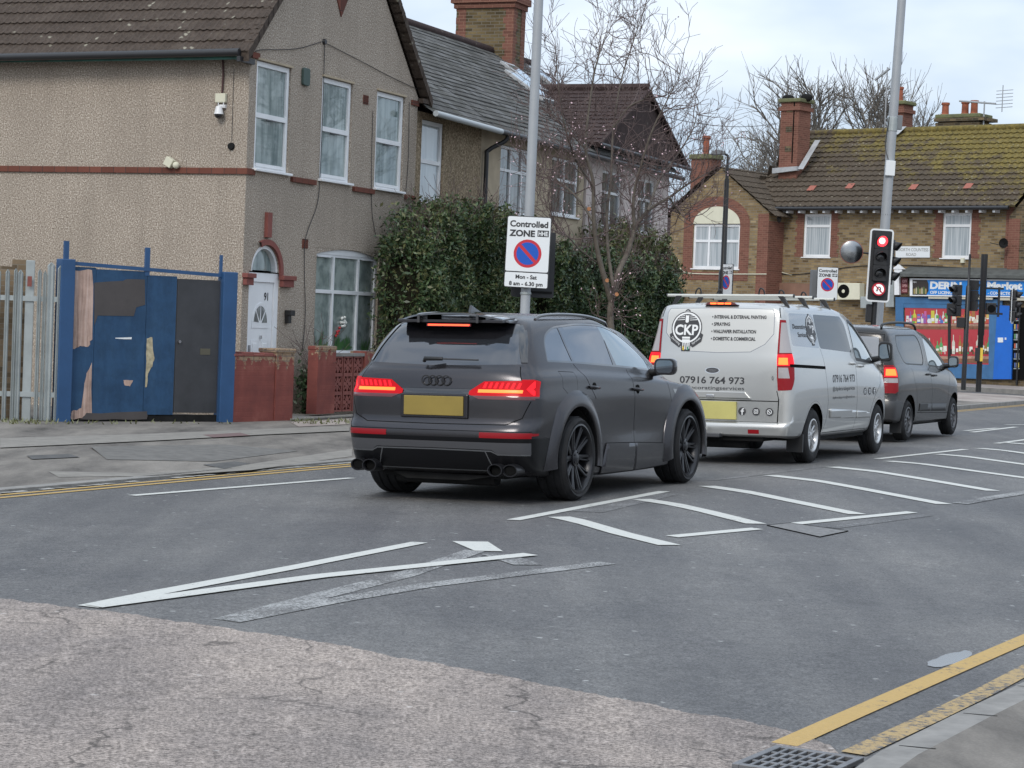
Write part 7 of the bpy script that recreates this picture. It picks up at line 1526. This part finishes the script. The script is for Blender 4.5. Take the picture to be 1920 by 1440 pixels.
# ---- traffic signals
M_sighead = mat('signal_housing', (.016, .016, .018), .5)
M_siglens = mat('unlit_lens', (.02, .02, .022), .2, coat=.5)
M_sigred = mat('lit_red_signal', (.5, .02, .02), .3, emit=(1, .035, .05), es=1.9); M_sighot = mat('red_signal_core', (.8, .3, .3), .3, emit=(1, .45, .40), es=2.4)
def aspect(p, z, lit=False, hood=True, r=.105):
    MB().lathe([(.001, -.165), (r * .6, -.16), (r * (1.12 if lit else 1), -.15)], (0, 0, z), 'y', 24).build('lens', M_sigred if lit else M_siglens, p, smooth=True)
    if lit: MB().lathe([(.001, -.172), (r * .45, -.170), (r * .62, -.160)], (0, 0, z), 'y', 20).build('lens_core', M_sighot, p, smooth=True)
    if hood:
        V = []; n = 18
        for i in range(n + 1):
            a = R(-30 + 240 * i / n); V += [(1.14 * r * math.cos(a), -.15, z + 1.14 * r * math.sin(a)), (1.10 * r * math.cos(a), -.15 - .20 * (.35 + .65 * max(0, math.sin(a * .75 + .35))), z + 1.10 * r * math.sin(a) - .02)]
        o = MB().add(V, [(2*i, 2*i + 1, 2*i + 3, 2*i + 2) for i in range(n)]).build('hood', M_sighead, p, auto=50); md = o.modifiers.new('s', 'SOLIDIFY'); md.thickness = .005
def head(parent, n=3, lit=-1, board=None, bw=.5, rz=0.0, loc=(0, 0, 0), pitch=.315, extra=0.0, name='signal_head'):
    h = bpy.data.objects.new(name, None); COL.objects.link(h); h.parent = parent; h.location = loc; h.rotation_euler = (0, 0, rz); h.empty_display_size = .1
    for i in range(n): MB().prism(rrect(-.145, .145, -i * pitch - pitch / 2 + .003, -i * pitch + pitch / 2 - .003, .03), 'y', -.15, .02).build('housing', M_sighead, h); aspect(h, -i * pitch, i == lit)
    if board:
        z0, z1 = board; a = rrect(-bw / 2, bw / 2, z0, z1, .07); c = inset(a, .035)
        MB().prism(c, 'y', -.055, -.048).build('backing_board', M_sighead, h); k = len(a); V = [(p[0], y, p[1]) for y in (-.06, -.045) for p in a + c]
        MB().add(V, [(i, (i + 1) % k, k + (i + 1) % k, k + i) for i in range(k)] + [(2*k + i, 3*k + i, 3*k + (i + 1) % k, 2*k + (i + 1) % k) for i in range(k)] + [(i, 2*k + i, 2*k + (i + 1) % k, (i + 1) % k) for i in range(k)] + [(k + i, k + (i + 1) % k, 3*k + (i + 1) % k, 3*k + i) for i in range(k)]).build('white_border', M_signwhite, h)
    return h
x_, y_ = col(1633, 44.6); t = thing('traffic_light', 'traffic light showing red above a no U-turn sign, beside the leaning grey column', 'traffic light', (x_, y_, ghere(x_, y_) - .02), face_rz(92), ry=R(1.6))
MB().lathe([(.057, 0), (.057, 3.7), (.001, 3.7)], (0, 0, 0), 'z', 16).build('pole', M_blackpole, t, auto=40)
zr = CH + (621 - 451) / 4000 * 44.6 + .02
hd_ = head(t, 3, 0, (-1.27, .25), .49, 0, (.03, -.09, zr), pitch=.334); 
MB().lathe([(.001, -.155), (.135, -.155), (.135, -.05)], (0, 0, -1.005), 'y', 28).build('no_u_turn_disc', M_signred, hd_, auto=30); MB().lathe([(.001, -.157), (.105, -.157)], (0, 0, -1.005), 'y', 28).build('white_disc', mat('lit_white', (.8, .8, .8), .4, emit=(1, .85, .82), es=.3), hd_)
Mx = P3((0, -.159, -1.005), (1, 0, 0), (0, 0, 1)); w_ = MB(); n = 12; V = []
for i in range(n + 1): a = R(180 * i / n); V += [(.045 * math.cos(a), .01 + .045 * math.sin(a), 0), (.022 * math.cos(a), .01 + .022 * math.sin(a), 0)]
w_.add(V, [(2*i, 2*i + 1, 2*i + 3, 2*i + 2) for i in range(n)]); w_.join(flat([(.022, -.065), (.045, -.065), (.045, .01), (.022, .01)])); w_.join(flat([(-.045, -.02), (-.022, -.02), (-.022, .01), (-.045, .01)])); w_.join(flat([(-.058, -.02), (-.034, -.06), (-.010, -.02)]))
w_.xf(Mx).build('turn_arrow', M_signblack, hd_, fixn=False); flat([(-.085, .065), (-.068, .082), (.085, -.065), (.068, -.082)]).xf(Mx @ Matrix.Translation((0, 0, .002))).build('red_bar', M_signred, hd_, fixn=False)
head(t, 3, -1, None, rz=R(62), loc=(.16, .12, zr - .10), name='side_signal_head')
MB().box(-.16, .05, -.02, .16, zr - 1.70, zr - 1.32).build('control_box', M_sighead, t, bevel=.02)
# two black poles further on
x_, y_ = gp(1813, 722); x_, y_ = at(1812, 66); t = thing('traffic_light', 'black signal heads seen from the side on the thinner pole before the shop window', 'traffic light', (x_, y_, -.02), face_rz(95), ry=R(.3))
MB().lathe([(.075, 0), (.075, 3.2), (.04, 3.25), (.035, 4.2), (.001, 4.2)], (0, 0, 0), 'z', 14).build('pole', M_blackpole, t, auto=40)
head(t, 3, -1, None, rz=R(-62), loc=(-.28, 0, 3.08), pitch=.33); head(t, 3, -1, None, rz=R(150), loc=(.14, .1, 3.25), pitch=.32)
MB().box(-.62, -.22, -.12, .12, 2.28, 2.66).build('pedestrian_signal', M_sighead, t, bevel=.02); MB().box(-.30, -.06, -.1, .1, 1.92, 2.24).build('push_button_box', M_sighead, t, bevel=.02)
x_, y_ = gp(1834, 739); t = thing('traffic_light', 'taller black pole with a white edged signal head on side brackets, yellow strip low down', 'traffic light', (x_, y_, -.02), face_rz(90), ry=R(.1))
Dp = y_; k_ = Dp / 4000
MB().lathe([(.085, 0), (.085, 1.7), (.10, 1.72), (.10, 4.15), (.001, 4.15)], (0, 0, 0), 'z', 14).build('pole', M_blackpole, t, auto=40)
for z_ in (CH + (620 - 529) * k_, CH + (620 - 576) * k_): MB().box(.08, .62, -.02, .02, z_ - .03, z_ + .03).build('bracket', M_blackpole, t)
MB().box(.46, .52, -.03, .03, CH + (620 - 582) * k_, CH + (620 - 526) * k_).build('bracket_post', M_blackpole, t); MB().box(.12, .42, -.05, .10, CH + (620 - 578) * k_, CH + (620 - 556) * k_).build('sounder_box', M_sighead, t, bevel=.02); MB().lathe([(.001, -.06), (.11, -.06), (.12, -.05)], (.27, 0, CH + (620 - 567) * k_), 'y', 16).build('sounder', M_gap, t)
head(t, 3, -1, (-.86, .22), .48, rz=R(68), loc=(.86, -.02, CH + (621 - 541) * k_), pitch=.31)
MB().box(-.17, -.03, -.14, -.06, CH + (619 - 665) * k_, CH + (619 - 640) * k_).build('push_button_box', M_signblack, t, bevel=.01); MB().box(-.02, .06, -.12, -.09, CH + (619 - 665) * k_, CH + (619 - 640) * k_).build('yellow_strip', mat('yellow_tape', (.75, .52, .06), .5), t)
# drain grate and cover
x_, y_ = gp(1497, 1440); t = thing('drain_grate', 'cast iron slotted drain grate in the gutter at the bottom right', 'drain', (x_, y_, hgt(x_, y_) + .012), math.pi / 2 - R(29))
g_ = MB(); w, l = .38, .46
g_.box(-l/2, l/2, -w/2, -w/2 + .03, 0, .02); g_.box(-l/2, l/2, w/2 - .03, w/2, 0, .02); g_.box(-l/2, -l/2 + .03, -w/2 + .03, w/2 - .03, 0, .02); g_.box(l/2 - .03, l/2, -w/2 + .03, w/2 - .03, 0, .02)
for i in range(7): g_.box(-l/2 + .03, l/2 - .03, -w/2 + .03 + (i + 1) * .04, -w/2 + .03 + (i + 1) * .04 + .014, .0, .018)
for i in range(3): g_.box(-l/2 + .03 + (i + 1) * .1, -l/2 + .03 + (i + 1) * .1 + .018, -w/2 + .03, w/2 - .03, 0, .016)
M_iron = mat('cast_iron', (.17, .17, .175), .45, metal=.6, var=.3, vscale=9); g_.build('grate', M_iron, t, bevel=.003); MB().box(-l/2 + .03, l/2 - .03, -w/2 + .03, w/2 - .03, -.005, .001).build('pit', M_gap, t)
mc = [gp(1438, 986), gp(1482, 982), gp(1590, 997), gp(1537, 1008)]
t = thing('manhole_cover', 'worn rectangular manhole cover between the hatched road markings', 'manhole cover', (*mc[0], hgt(*mc[0]))); q = MB().add([(p[0] - mc[0][0], p[1] - mc[0][1], hgt(*p) - hgt(*mc[0]) + .007) for p in mc], [(0, 1, 2, 3)]); q.build('cover', mat('worn_cover', (.16, .155, .15), .6, metal=.2, var=.4, vscale=20, bump=.6, bscale=40), t, fixn=False)
q = MB()
for a_, b_ in zip(mc, mc[1:] + mc[:1]): q.tube([(a_[0] - mc[0][0], a_[1] - mc[0][1], hgt(*a_) - hgt(*mc[0]) + .006), (b_[0] - mc[0][0], b_[1] - mc[0][1], hgt(*b_) - hgt(*mc[0]) + .006)], .004, 4)
q.build('cover_frame', M_gap, t)
# overhead wires
def wire(label, a, c, sag=.4):
    t = thing('overhead_wire', label, 'wire', a); P = [((c[0] - a[0]) * u, (c[1] - a[1]) * u, (c[2] - a[2]) * u - sag * 4 * u * (1 - u)) for u in np.linspace(0, 1, 16)]; MB().tube(P, .011, 4).build('wire', M_blackpipe, t)
p1 = FA.W(20, 2); p2 = at(1440, 80); wire('thin overhead wire sloping from the hipped roof to the right hand chimney', (p1[0], p1[1], CH + (605 - 178) / 4000 * p1[1]), (*p2, CH + (618 - 236) / 4000 * 80))
# ------------------------------------------------------------------ trees and hedges
def tubes_mesh(segs, sides):
    """segs: list of (p, q, r0, r1) -> numpy vertices, faces (open tubes)"""
    P = np.array([s[0] for s in segs]); Q = np.array([s[1] for s in segs]); r0 = np.array([s[2] for s in segs]); r1 = np.array([s[3] for s in segs])
    T = Q - P; T /= np.linalg.norm(T, axis=1, keepdims=True) + 1e-9; ref = np.where(np.abs(T[:, 2:3]) < .9, np.array([[0, 0, 1.]]), np.array([[1., 0, 0]]))
    A = np.cross(T, ref); A /= np.linalg.norm(A, axis=1, keepdims=True); B = np.cross(T, A); n = len(segs); V = np.zeros((n, 2, sides, 3))
    for j in range(sides):
        a = 2 * math.pi * j / sides; d = A * math.cos(a) + B * math.sin(a); V[:, 0, j] = P + d * r0[:, None]; V[:, 1, j] = Q + d * r1[:, None]
    base = np.arange(n)[:, None] * 2 * sides; F = np.concatenate([np.stack([base[:, 0] + j, base[:, 0] + (j + 1) % sides, base[:, 0] + sides + (j + 1) % sides, base[:, 0] + sides + j], 1) for j in range(sides)])
    return V.reshape(-1, 3), F
def grow(rnd, segs, p, d, L, r, lvl, maxl, ends, up=.25, spread=.6, kids=(3, 5), taper=.72, wob=.18, seg=None, minr=.004):
    n = max(2, int(L / (seg or .22))); s = L / n; pts = [p]
    for i in range(n):
        d = (d + Vector((rnd.gauss(0, wob), rnd.gauss(0, wob), rnd.gauss(0, wob) + up * .12))).normalized(); q = p + d * s
        ra = r * (1 - (i / n) * (1 - taper * .6)); rb = r * (1 - ((i + 1) / n) * (1 - taper * .6)); segs.append((p[:], q[:], max(minr, ra), max(minr, rb))); p = q; pts.append(p)
    if lvl >= maxl: ends.append((p, d)); return
    k = rnd.randint(*kids)
    for j in range(k):
        u = .35 + .65 * (j + rnd.random() * .6) / k; b = pts[min(n, int(u * n))]; nd = (d + Vector((rnd.gauss(0, spread), rnd.gauss(0, spread), rnd.gauss(up * .5, spread * .7)))).normalized()
        grow(rnd, segs, b, nd, L * rnd.uniform(.5, .78), max(minr, r * rnd.uniform(.42, .62)), lvl + 1, maxl, ends, up, spread, kids, taper, wob, seg, minr)
M_bark = mat('cherry_bark', (.085, .068, .055), .9, var=.4, vscale=9, bump=.6, bscale=25, col2=(.16, .14, .115))
M_twig = mat('twig_brown', (.125, .088, .082), .9, var=.3, vscale=5); M_twigg = mat('far_twig_grey', (.15, .135, .118), .95, var=.3, vscale=2); M_trunkg = mat('far_trunk', (.085, .08, .06), .95, var=.3, vscale=2)
M_blossom = mat('blossom', (.62, .44, .47), .8)
# cherry tree: limbs traced as points at their own depth, twigs grown from them
rnd = random.Random(21)
tx, ty = at(1143, 38); tr = thing('cherry_tree', 'bare cherry tree with a forked trunk and a few pink blossoms behind the SUV', 'tree', (tx, ty, -.1))
def tp(px, py, dd=0.0): D = 38 + dd; r = ray(px, py); return Vector((r[0] / r[1] * D - tx, D - ty, CH + r[2] / r[1] * D + .1))
limbs = [([(1143, 800), (1146, 650), (1144, 590), (1146, 560)], .13, .115, 0),
 ([(1146, 565), (1130, 510), (1118, 460), (1113, 400), (1112, 340), (1098, 280), (1105, 200), (1118, 120), (1140, 60)], .085, .018, -.5),
 ([(1146, 560), (1160, 510), (1178, 470), (1190, 430), (1215, 395), (1255, 370), (1290, 345), (1335, 320)], .095, .022, .5),
 ([(1150, 540), (1140, 470), (1138, 400), (1146, 330), (1150, 240), (1165, 150), (1190, 70), (1210, 10)], .055, .014, .8),
 ([(1190, 430), (1188, 370), (1205, 300), (1225, 240), (1250, 190), (1275, 140)], .05, .012, -.4),
 ([(1115, 420), (1090, 380), (1060, 350), (1030, 330), (990, 318)], .045, .012, .6), ([(1112, 350), (1080, 300), (1060, 240), (1048, 170), (1042, 100)], .038, .010, -.8),
 ([(1215, 395), (1235, 340), (1270, 290), (1300, 240), (1310, 190)], .04, .012, .9), ([(1130, 500), (1090, 470), (1060, 440), (1030, 430)], .03, .010, -.6), ([(1255, 370), (1275, 400), (1300, 420)], .03, .01, .3),
 ([(1098, 280), (1070, 250), (1040, 220), (1020, 180)], .03, .009, .4), ([(1150, 240), (1180, 200), (1215, 180), (1240, 130)], .03, .009, -.3)]
tk = MB(); segs = []; ends = []
for P_, r0, r1, dz in limbs:
    k = len(P_); r0 *= .64; r1 *= .40; path = smooth_path([tuple(tp(a, b, dz * math.sin(math.pi * .5 * i / (k - 1)) * 1.6)) for i, (a, b) in enumerate(P_)], 4); n = len(path); tk.tube(path, [r0 + (r1 - r0) * i / (n - 1) for i in range(n)], 8)
    if r0 < .09:
        for i in range(2, n):
            if rnd.random() < .80:
                p = Vector(path[i]); ax = (Vector(path[i]) - Vector(path[i - 1])).normalized(); f = i / n
                for _ in range(rnd.choice((1, 2, 2))):
                    d = (ax * .5 + Vector((rnd.gauss(0, .75), rnd.gauss(0, .6), rnd.gauss(.1, .5)))).normalized()
                    if p.z < 3.2 and f < .5: continue
                    grow(rnd, segs, p, d, rnd.uniform(.45, 1.15), .011 * (1.15 - f * .5), 1, 3, ends, up=.45, spread=.55, kids=(2, 4), wob=.22, seg=.11, minr=.0034)
tk.build('trunk', M_bark, tr, auto=60); V, F = tubes_mesh(segs, 4); arr_mesh('twigs', V, F, M_twig, tr)
Vb = []; Fb = []
for p, d in ends + [(Vector(s[1]), None) for s in rnd.sample(segs, min(900, len(segs)))]:
    if (p.z < 5.3 and rnd.random() < .22) or rnd.random() < .02:
        for _ in range(rnd.choice((1, 1, 2))):
            c = p + Vector((rnd.gauss(0, .03), rnd.gauss(0, .03), rnd.gauss(0, .03))); a = Vector((rnd.gauss(0, 1), rnd.gauss(0, 1), rnd.gauss(0, 1))).normalized(); b_ = a.orthogonal().normalized(); s_ = rnd.uniform(.010, .022); i0 = len(Vb)
            Vb += [c + a * s_, c + b_ * s_, c - a * s_, c - b_ * s_]; Fb.append((i0, i0 + 1, i0 + 2, i0 + 3))
if Fb: arr_mesh('blossom', np.array([v[:] for v in Vb]), np.array(Fb), M_blossom, tr)
for px, py in ((1104, 392), (1138, 526), (1156, 552)):
    c = tp(px, py, -.2); MB().lathe([(.001, -.10), (.035, -.10), (.035, 0)], tuple(c), 'y', 10).build('pruned_stub', mat('cut_wood', (.42, .19, .09), .8), tr)
# bare trees beyond the roofs
def bare(label, px, D, H, spread, seed, kids=(3, 5), maxl=4, r=.35, stems=1, lean=0.0, L0=.27):
    x, y = at(px, D); t = thing('bare_tree', label, 'tree', (x, y, 0), group='bare winter trees beyond the roofs'); rn = random.Random(seed); sg = []; en = []
    tk_ = MB(); 
    for s_ in range(stems):
        off = Vector(((s_ - (stems - 1) / 2) * .9, rn.uniform(-.4, .4), 0)); d = Vector((lean + (s_ - (stems - 1) / 2) * .16, 0, 1)).normalized(); top = off + d * H * .52; tk_.tube([off, off + d * H * .26, top], [r, r * .7, r * .3], 8)
        for j in range(8):
            f = .30 + .70 * j / 7; b_ = off + (top - off) * f; nd = (d * 1.3 + Vector((rn.gauss(0, spread), rn.gauss(0, spread), .2))).normalized(); grow(rn, sg, b_, nd, H * L0 * rn.uniform(.75, 1.05), r * .42, 1, maxl, en, up=.42, spread=.55, kids=kids, wob=.18, seg=.45, minr=.0085)
    tk_.build('trunk', M_trunkg, t, auto=60); V, F = tubes_mesh(sg, 3); arr_mesh('crown', V, F, M_twigg, t); return len(sg)
bare('large bare winter tree with a wide fine crown left of the tall leaning column', 1562, 112, 18.6, .52, 3, (5, 6), 4, .30, 2)
bare('bare winter tree behind the mossy roof between column and three chimney pots', 1728, 108, 16.2, .42, 8, (5, 6), 4, .28)
bare('second bare tree just left of the tall red chimney', 1478, 118, 15.6, .5, 14, (5, 6), 4, .26)
bare('small distant bare tree low behind the street lamp', 1375, 135, 15.0, .5, 5, (4, 6), 4, .22, 2); bare('small distant bare tree between the street lamp and the red chimney', 1428, 140, 14.6, .5, 6, (4, 6), 4, .22)
# hedges
def leafmat(name, a, b_, c):
    m, t, p, o = newmat(name, .42, .45); t.links.new(ramp(t, noise(t, o, 1.6, 6, .7), [(.32, a), (.5, b_), (.68, c)]), p.inputs['Base Color']); return m
M_leaf = leafmat('privet_leaf', (.030, .054, .020), (.060, .100, .038), (.12, .16, .065)); M_leafd = leafmat('dark_leaf', (.017, .034, .016), (.034, .062, .028), (.065, .10, .046)); M_leafo = leafmat('olive_leaf', (.06, .07, .027), (.105, .115, .045), (.165, .165, .075))
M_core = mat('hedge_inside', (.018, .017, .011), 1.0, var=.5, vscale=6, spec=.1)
def hedge(label, u0, u1, q0, q1, topf, n, seed, mats_=((M_leaf, .48), (M_leafd, .28), (M_leafo, .24)), lumps=.25, size=(.017, .035), bottom=0.0, name='hedge', gap=None):
    t = FA.thing(name, label, 'hedge', u0, (q0 + q1) / 2, -.05); rng = np.random.default_rng(seed); W_, Dp = u1 - u0, (q1 - q0)
    def outer(u, z):                                    # lumpy front and back faces
        return lumps * (np.sin(u * 2.1 + seed) * np.cos(z * 1.7 + seed * 2) + .6 * np.sin(u * 4.7 + z * 3.1) + .4 * np.sin(z * 6.3 - u * 5.2 + 1))
    N = n; u = rng.uniform(-.12, W_ + .12, N); tp_ = topf(u + u0) + .16 * np.sin(u * 5.3 + seed) + .10 * np.sin(u * 13 + 1); z = bottom + (tp_ - bottom) * rng.uniform(0, 1, N) ** .8 + np.abs(rng.normal(0, .06, N)) * (rng.uniform(0, 1, N) > .8) * 2
    side = rng.uniform(0, 1, N); hw = Dp / 2 + outer(u, z) * .6; depth = np.abs(rng.normal(0, .10, N)); q = np.where(side < .72, -hw + depth, np.where(side < .86, hw - depth, rng.uniform(-1, 1, N) * hw))
    edge = (side >= .86); z = np.where(edge, tp_ + rng.normal(0, .07, N) - .02, z); lr = rng.uniform(0, 1, N); u = np.where((side >= .80) & (side < .86), np.where(lr < .5, rng.normal(-.05, .1, N), W_ + rng.normal(.05, .1, N)), u); q = np.where((side >= .80) & (side < .86), rng.uniform(-1, 1, N) * hw, q)
    clump = np.sin(u * 9 + z * 7 + seed) + np.sin(u * 3.7 - z * 4.1) + rng.normal(0, .5, N); keep = rng.uniform(0, 1, N) < (.62 + .3 * (clump > -.3)); C_ = np.stack([u, q, z], 1)[keep]; cl = clump[keep]; M_n = len(C_)
    a = rng.normal(0, 1, (M_n, 3)); a[:, 2] -= .3; a /= np.linalg.norm(a, axis=1, keepdims=True); r = rng.normal(0, 1, (M_n, 3)); b_ = np.cross(a, r); b_ /= np.linalg.norm(b_, axis=1, keepdims=True); s_ = (rng.uniform(*size, M_n) * rng.choice([.7, 1, 1, 1.35], M_n))[:, None]
    V = np.stack([C_ - a * s_ * 1.5, C_ + b_ * s_ * .62, C_ + a * s_ * 1.5, C_ - b_ * s_ * .62], 1); pick = rng.uniform(0, 1, M_n) + .12 * np.sin(cl * 2); me = bpy.data.meshes.new('foliage'); F = np.arange(M_n * 4).reshape(-1, 4)
    o = arr_mesh('foliage', V.reshape(-1, 3), F, [m for m, _ in mats_], t); cum = np.cumsum([w for _, w in mats_]); o.data.polygons.foreach_set('material_index', np.clip(np.searchsorted(cum, np.clip(pick, 0, .999)), 0, len(mats_) - 1).astype(np.int32))
    # woody inside
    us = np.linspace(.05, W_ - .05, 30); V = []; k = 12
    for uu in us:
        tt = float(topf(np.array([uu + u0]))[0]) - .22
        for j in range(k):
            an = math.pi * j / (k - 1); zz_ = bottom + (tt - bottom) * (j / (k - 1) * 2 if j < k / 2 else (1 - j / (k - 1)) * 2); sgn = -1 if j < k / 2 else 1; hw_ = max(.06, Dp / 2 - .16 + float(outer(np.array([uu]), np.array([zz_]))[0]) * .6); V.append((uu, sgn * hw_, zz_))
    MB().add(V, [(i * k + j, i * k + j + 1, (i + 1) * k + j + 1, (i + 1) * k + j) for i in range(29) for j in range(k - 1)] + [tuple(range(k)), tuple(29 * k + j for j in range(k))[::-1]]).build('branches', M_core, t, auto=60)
    rn = random.Random(seed); sg = []; en = []
    for i in range(int(W_ * 34)): uu = rn.uniform(0, W_); grow(rn, sg, Vector((uu, rn.uniform(-Dp * .45, Dp * .2), float(topf(np.array([uu + u0]))[0]) - .35)), Vector((rn.gauss(0, .4), rn.gauss(0, .3), 1)).normalized(), rn.uniform(.3, .95), .006, 2, 3, en, kids=(2, 3), seg=.12, minr=.0035)
    V, F = tubes_mesh(sg, 3); arr_mesh('sprigs', V, F, M_twig, t); return t
f1 = lambda u: np.interp(u, [3.7, 4.1, 4.6, 6.0, 7.2, 8.6], [2.2, 2.7, 3.3, 3.52, 3.50, 3.35])
hedge('dense leafy green hedge covering the corner between the two houses, left of the zone sign', 4.2, 8.5, -1.2, -.25, f1, 88000, 3)
f2 = lambda u: np.interp(u, [9.6, 10.5, 12, 14, 16, 18.6], [3.1, 3.0, 2.9, 3.0, 2.9, 2.7])
hedge('dark green hedge behind the forked cherry trunk, right of the zone sign', 10.0, 17.6, -1.3, -.3, f2, 76000, 5, mats_=((M_leafd, .48), (M_leaf, .36), (M_leafo, .16)), size=(.018, .038))
f3 = lambda u: np.interp(u, [8.3, 9.3, 10.2], [3.2, 3.35, 3.2]); hedge('thin olive brown shrub directly behind the zone sign, between the two hedges', 8.55, 10.0, -.9, -.2, f3, 9000, 8, mats_=((M_leafo, .6), (M_leaf, .4)), bottom=2.0, name='shrub')
f4 = lambda u: np.interp(u, [14, 15.5, 17, 19], [3.5, 3.7, 3.6, 3.4]); hedge('loose yellow green shrub growing above the dark hedge at its right end', 14.5, 18.2, -.8, .3, f4, 12000, 9, mats_=((M_leafo, .75), (M_leaf, .25)), bottom=2.5, name='shrub', size=(.022, .04))
ivy = hedge('small dark ivy plant at the wall foot under the ground floor window', 1.45, 2.05, -.42, -.28, lambda u: np.interp(u, [1.4, 1.7, 2.1], [.7, 1.05, .8]), 1500, 4, mats_=((M_leafd, 1.0),), lumps=.05, name='ivy', size=(.02, .035)); ivy['category'] = 'plant'
r_ = random.Random(9); wd = MB()
for i in range(260):
    px = r_.choice([r_.uniform(118, 440), r_.uniform(0, 110), r_.uniform(545, 655)]); x, y = gpf(px, 791 + r_.uniform(-3, 5)); z = footz(x, y); a = r_.uniform(0, 6.28); w = .012; h_ = r_.uniform(.02, .07)
    wd.add([(x - w, y, z), (x + w, y, z), (x + math.cos(a) * .04, y + math.sin(a) * .04, z + h_)], [(0, 1, 2)])
o = wd.build('weeds', M_leafo, None, fixn=False); o['kind'] = 'stuff'; o['label'] = 'low weeds along the foot of the fence, gate and walls'
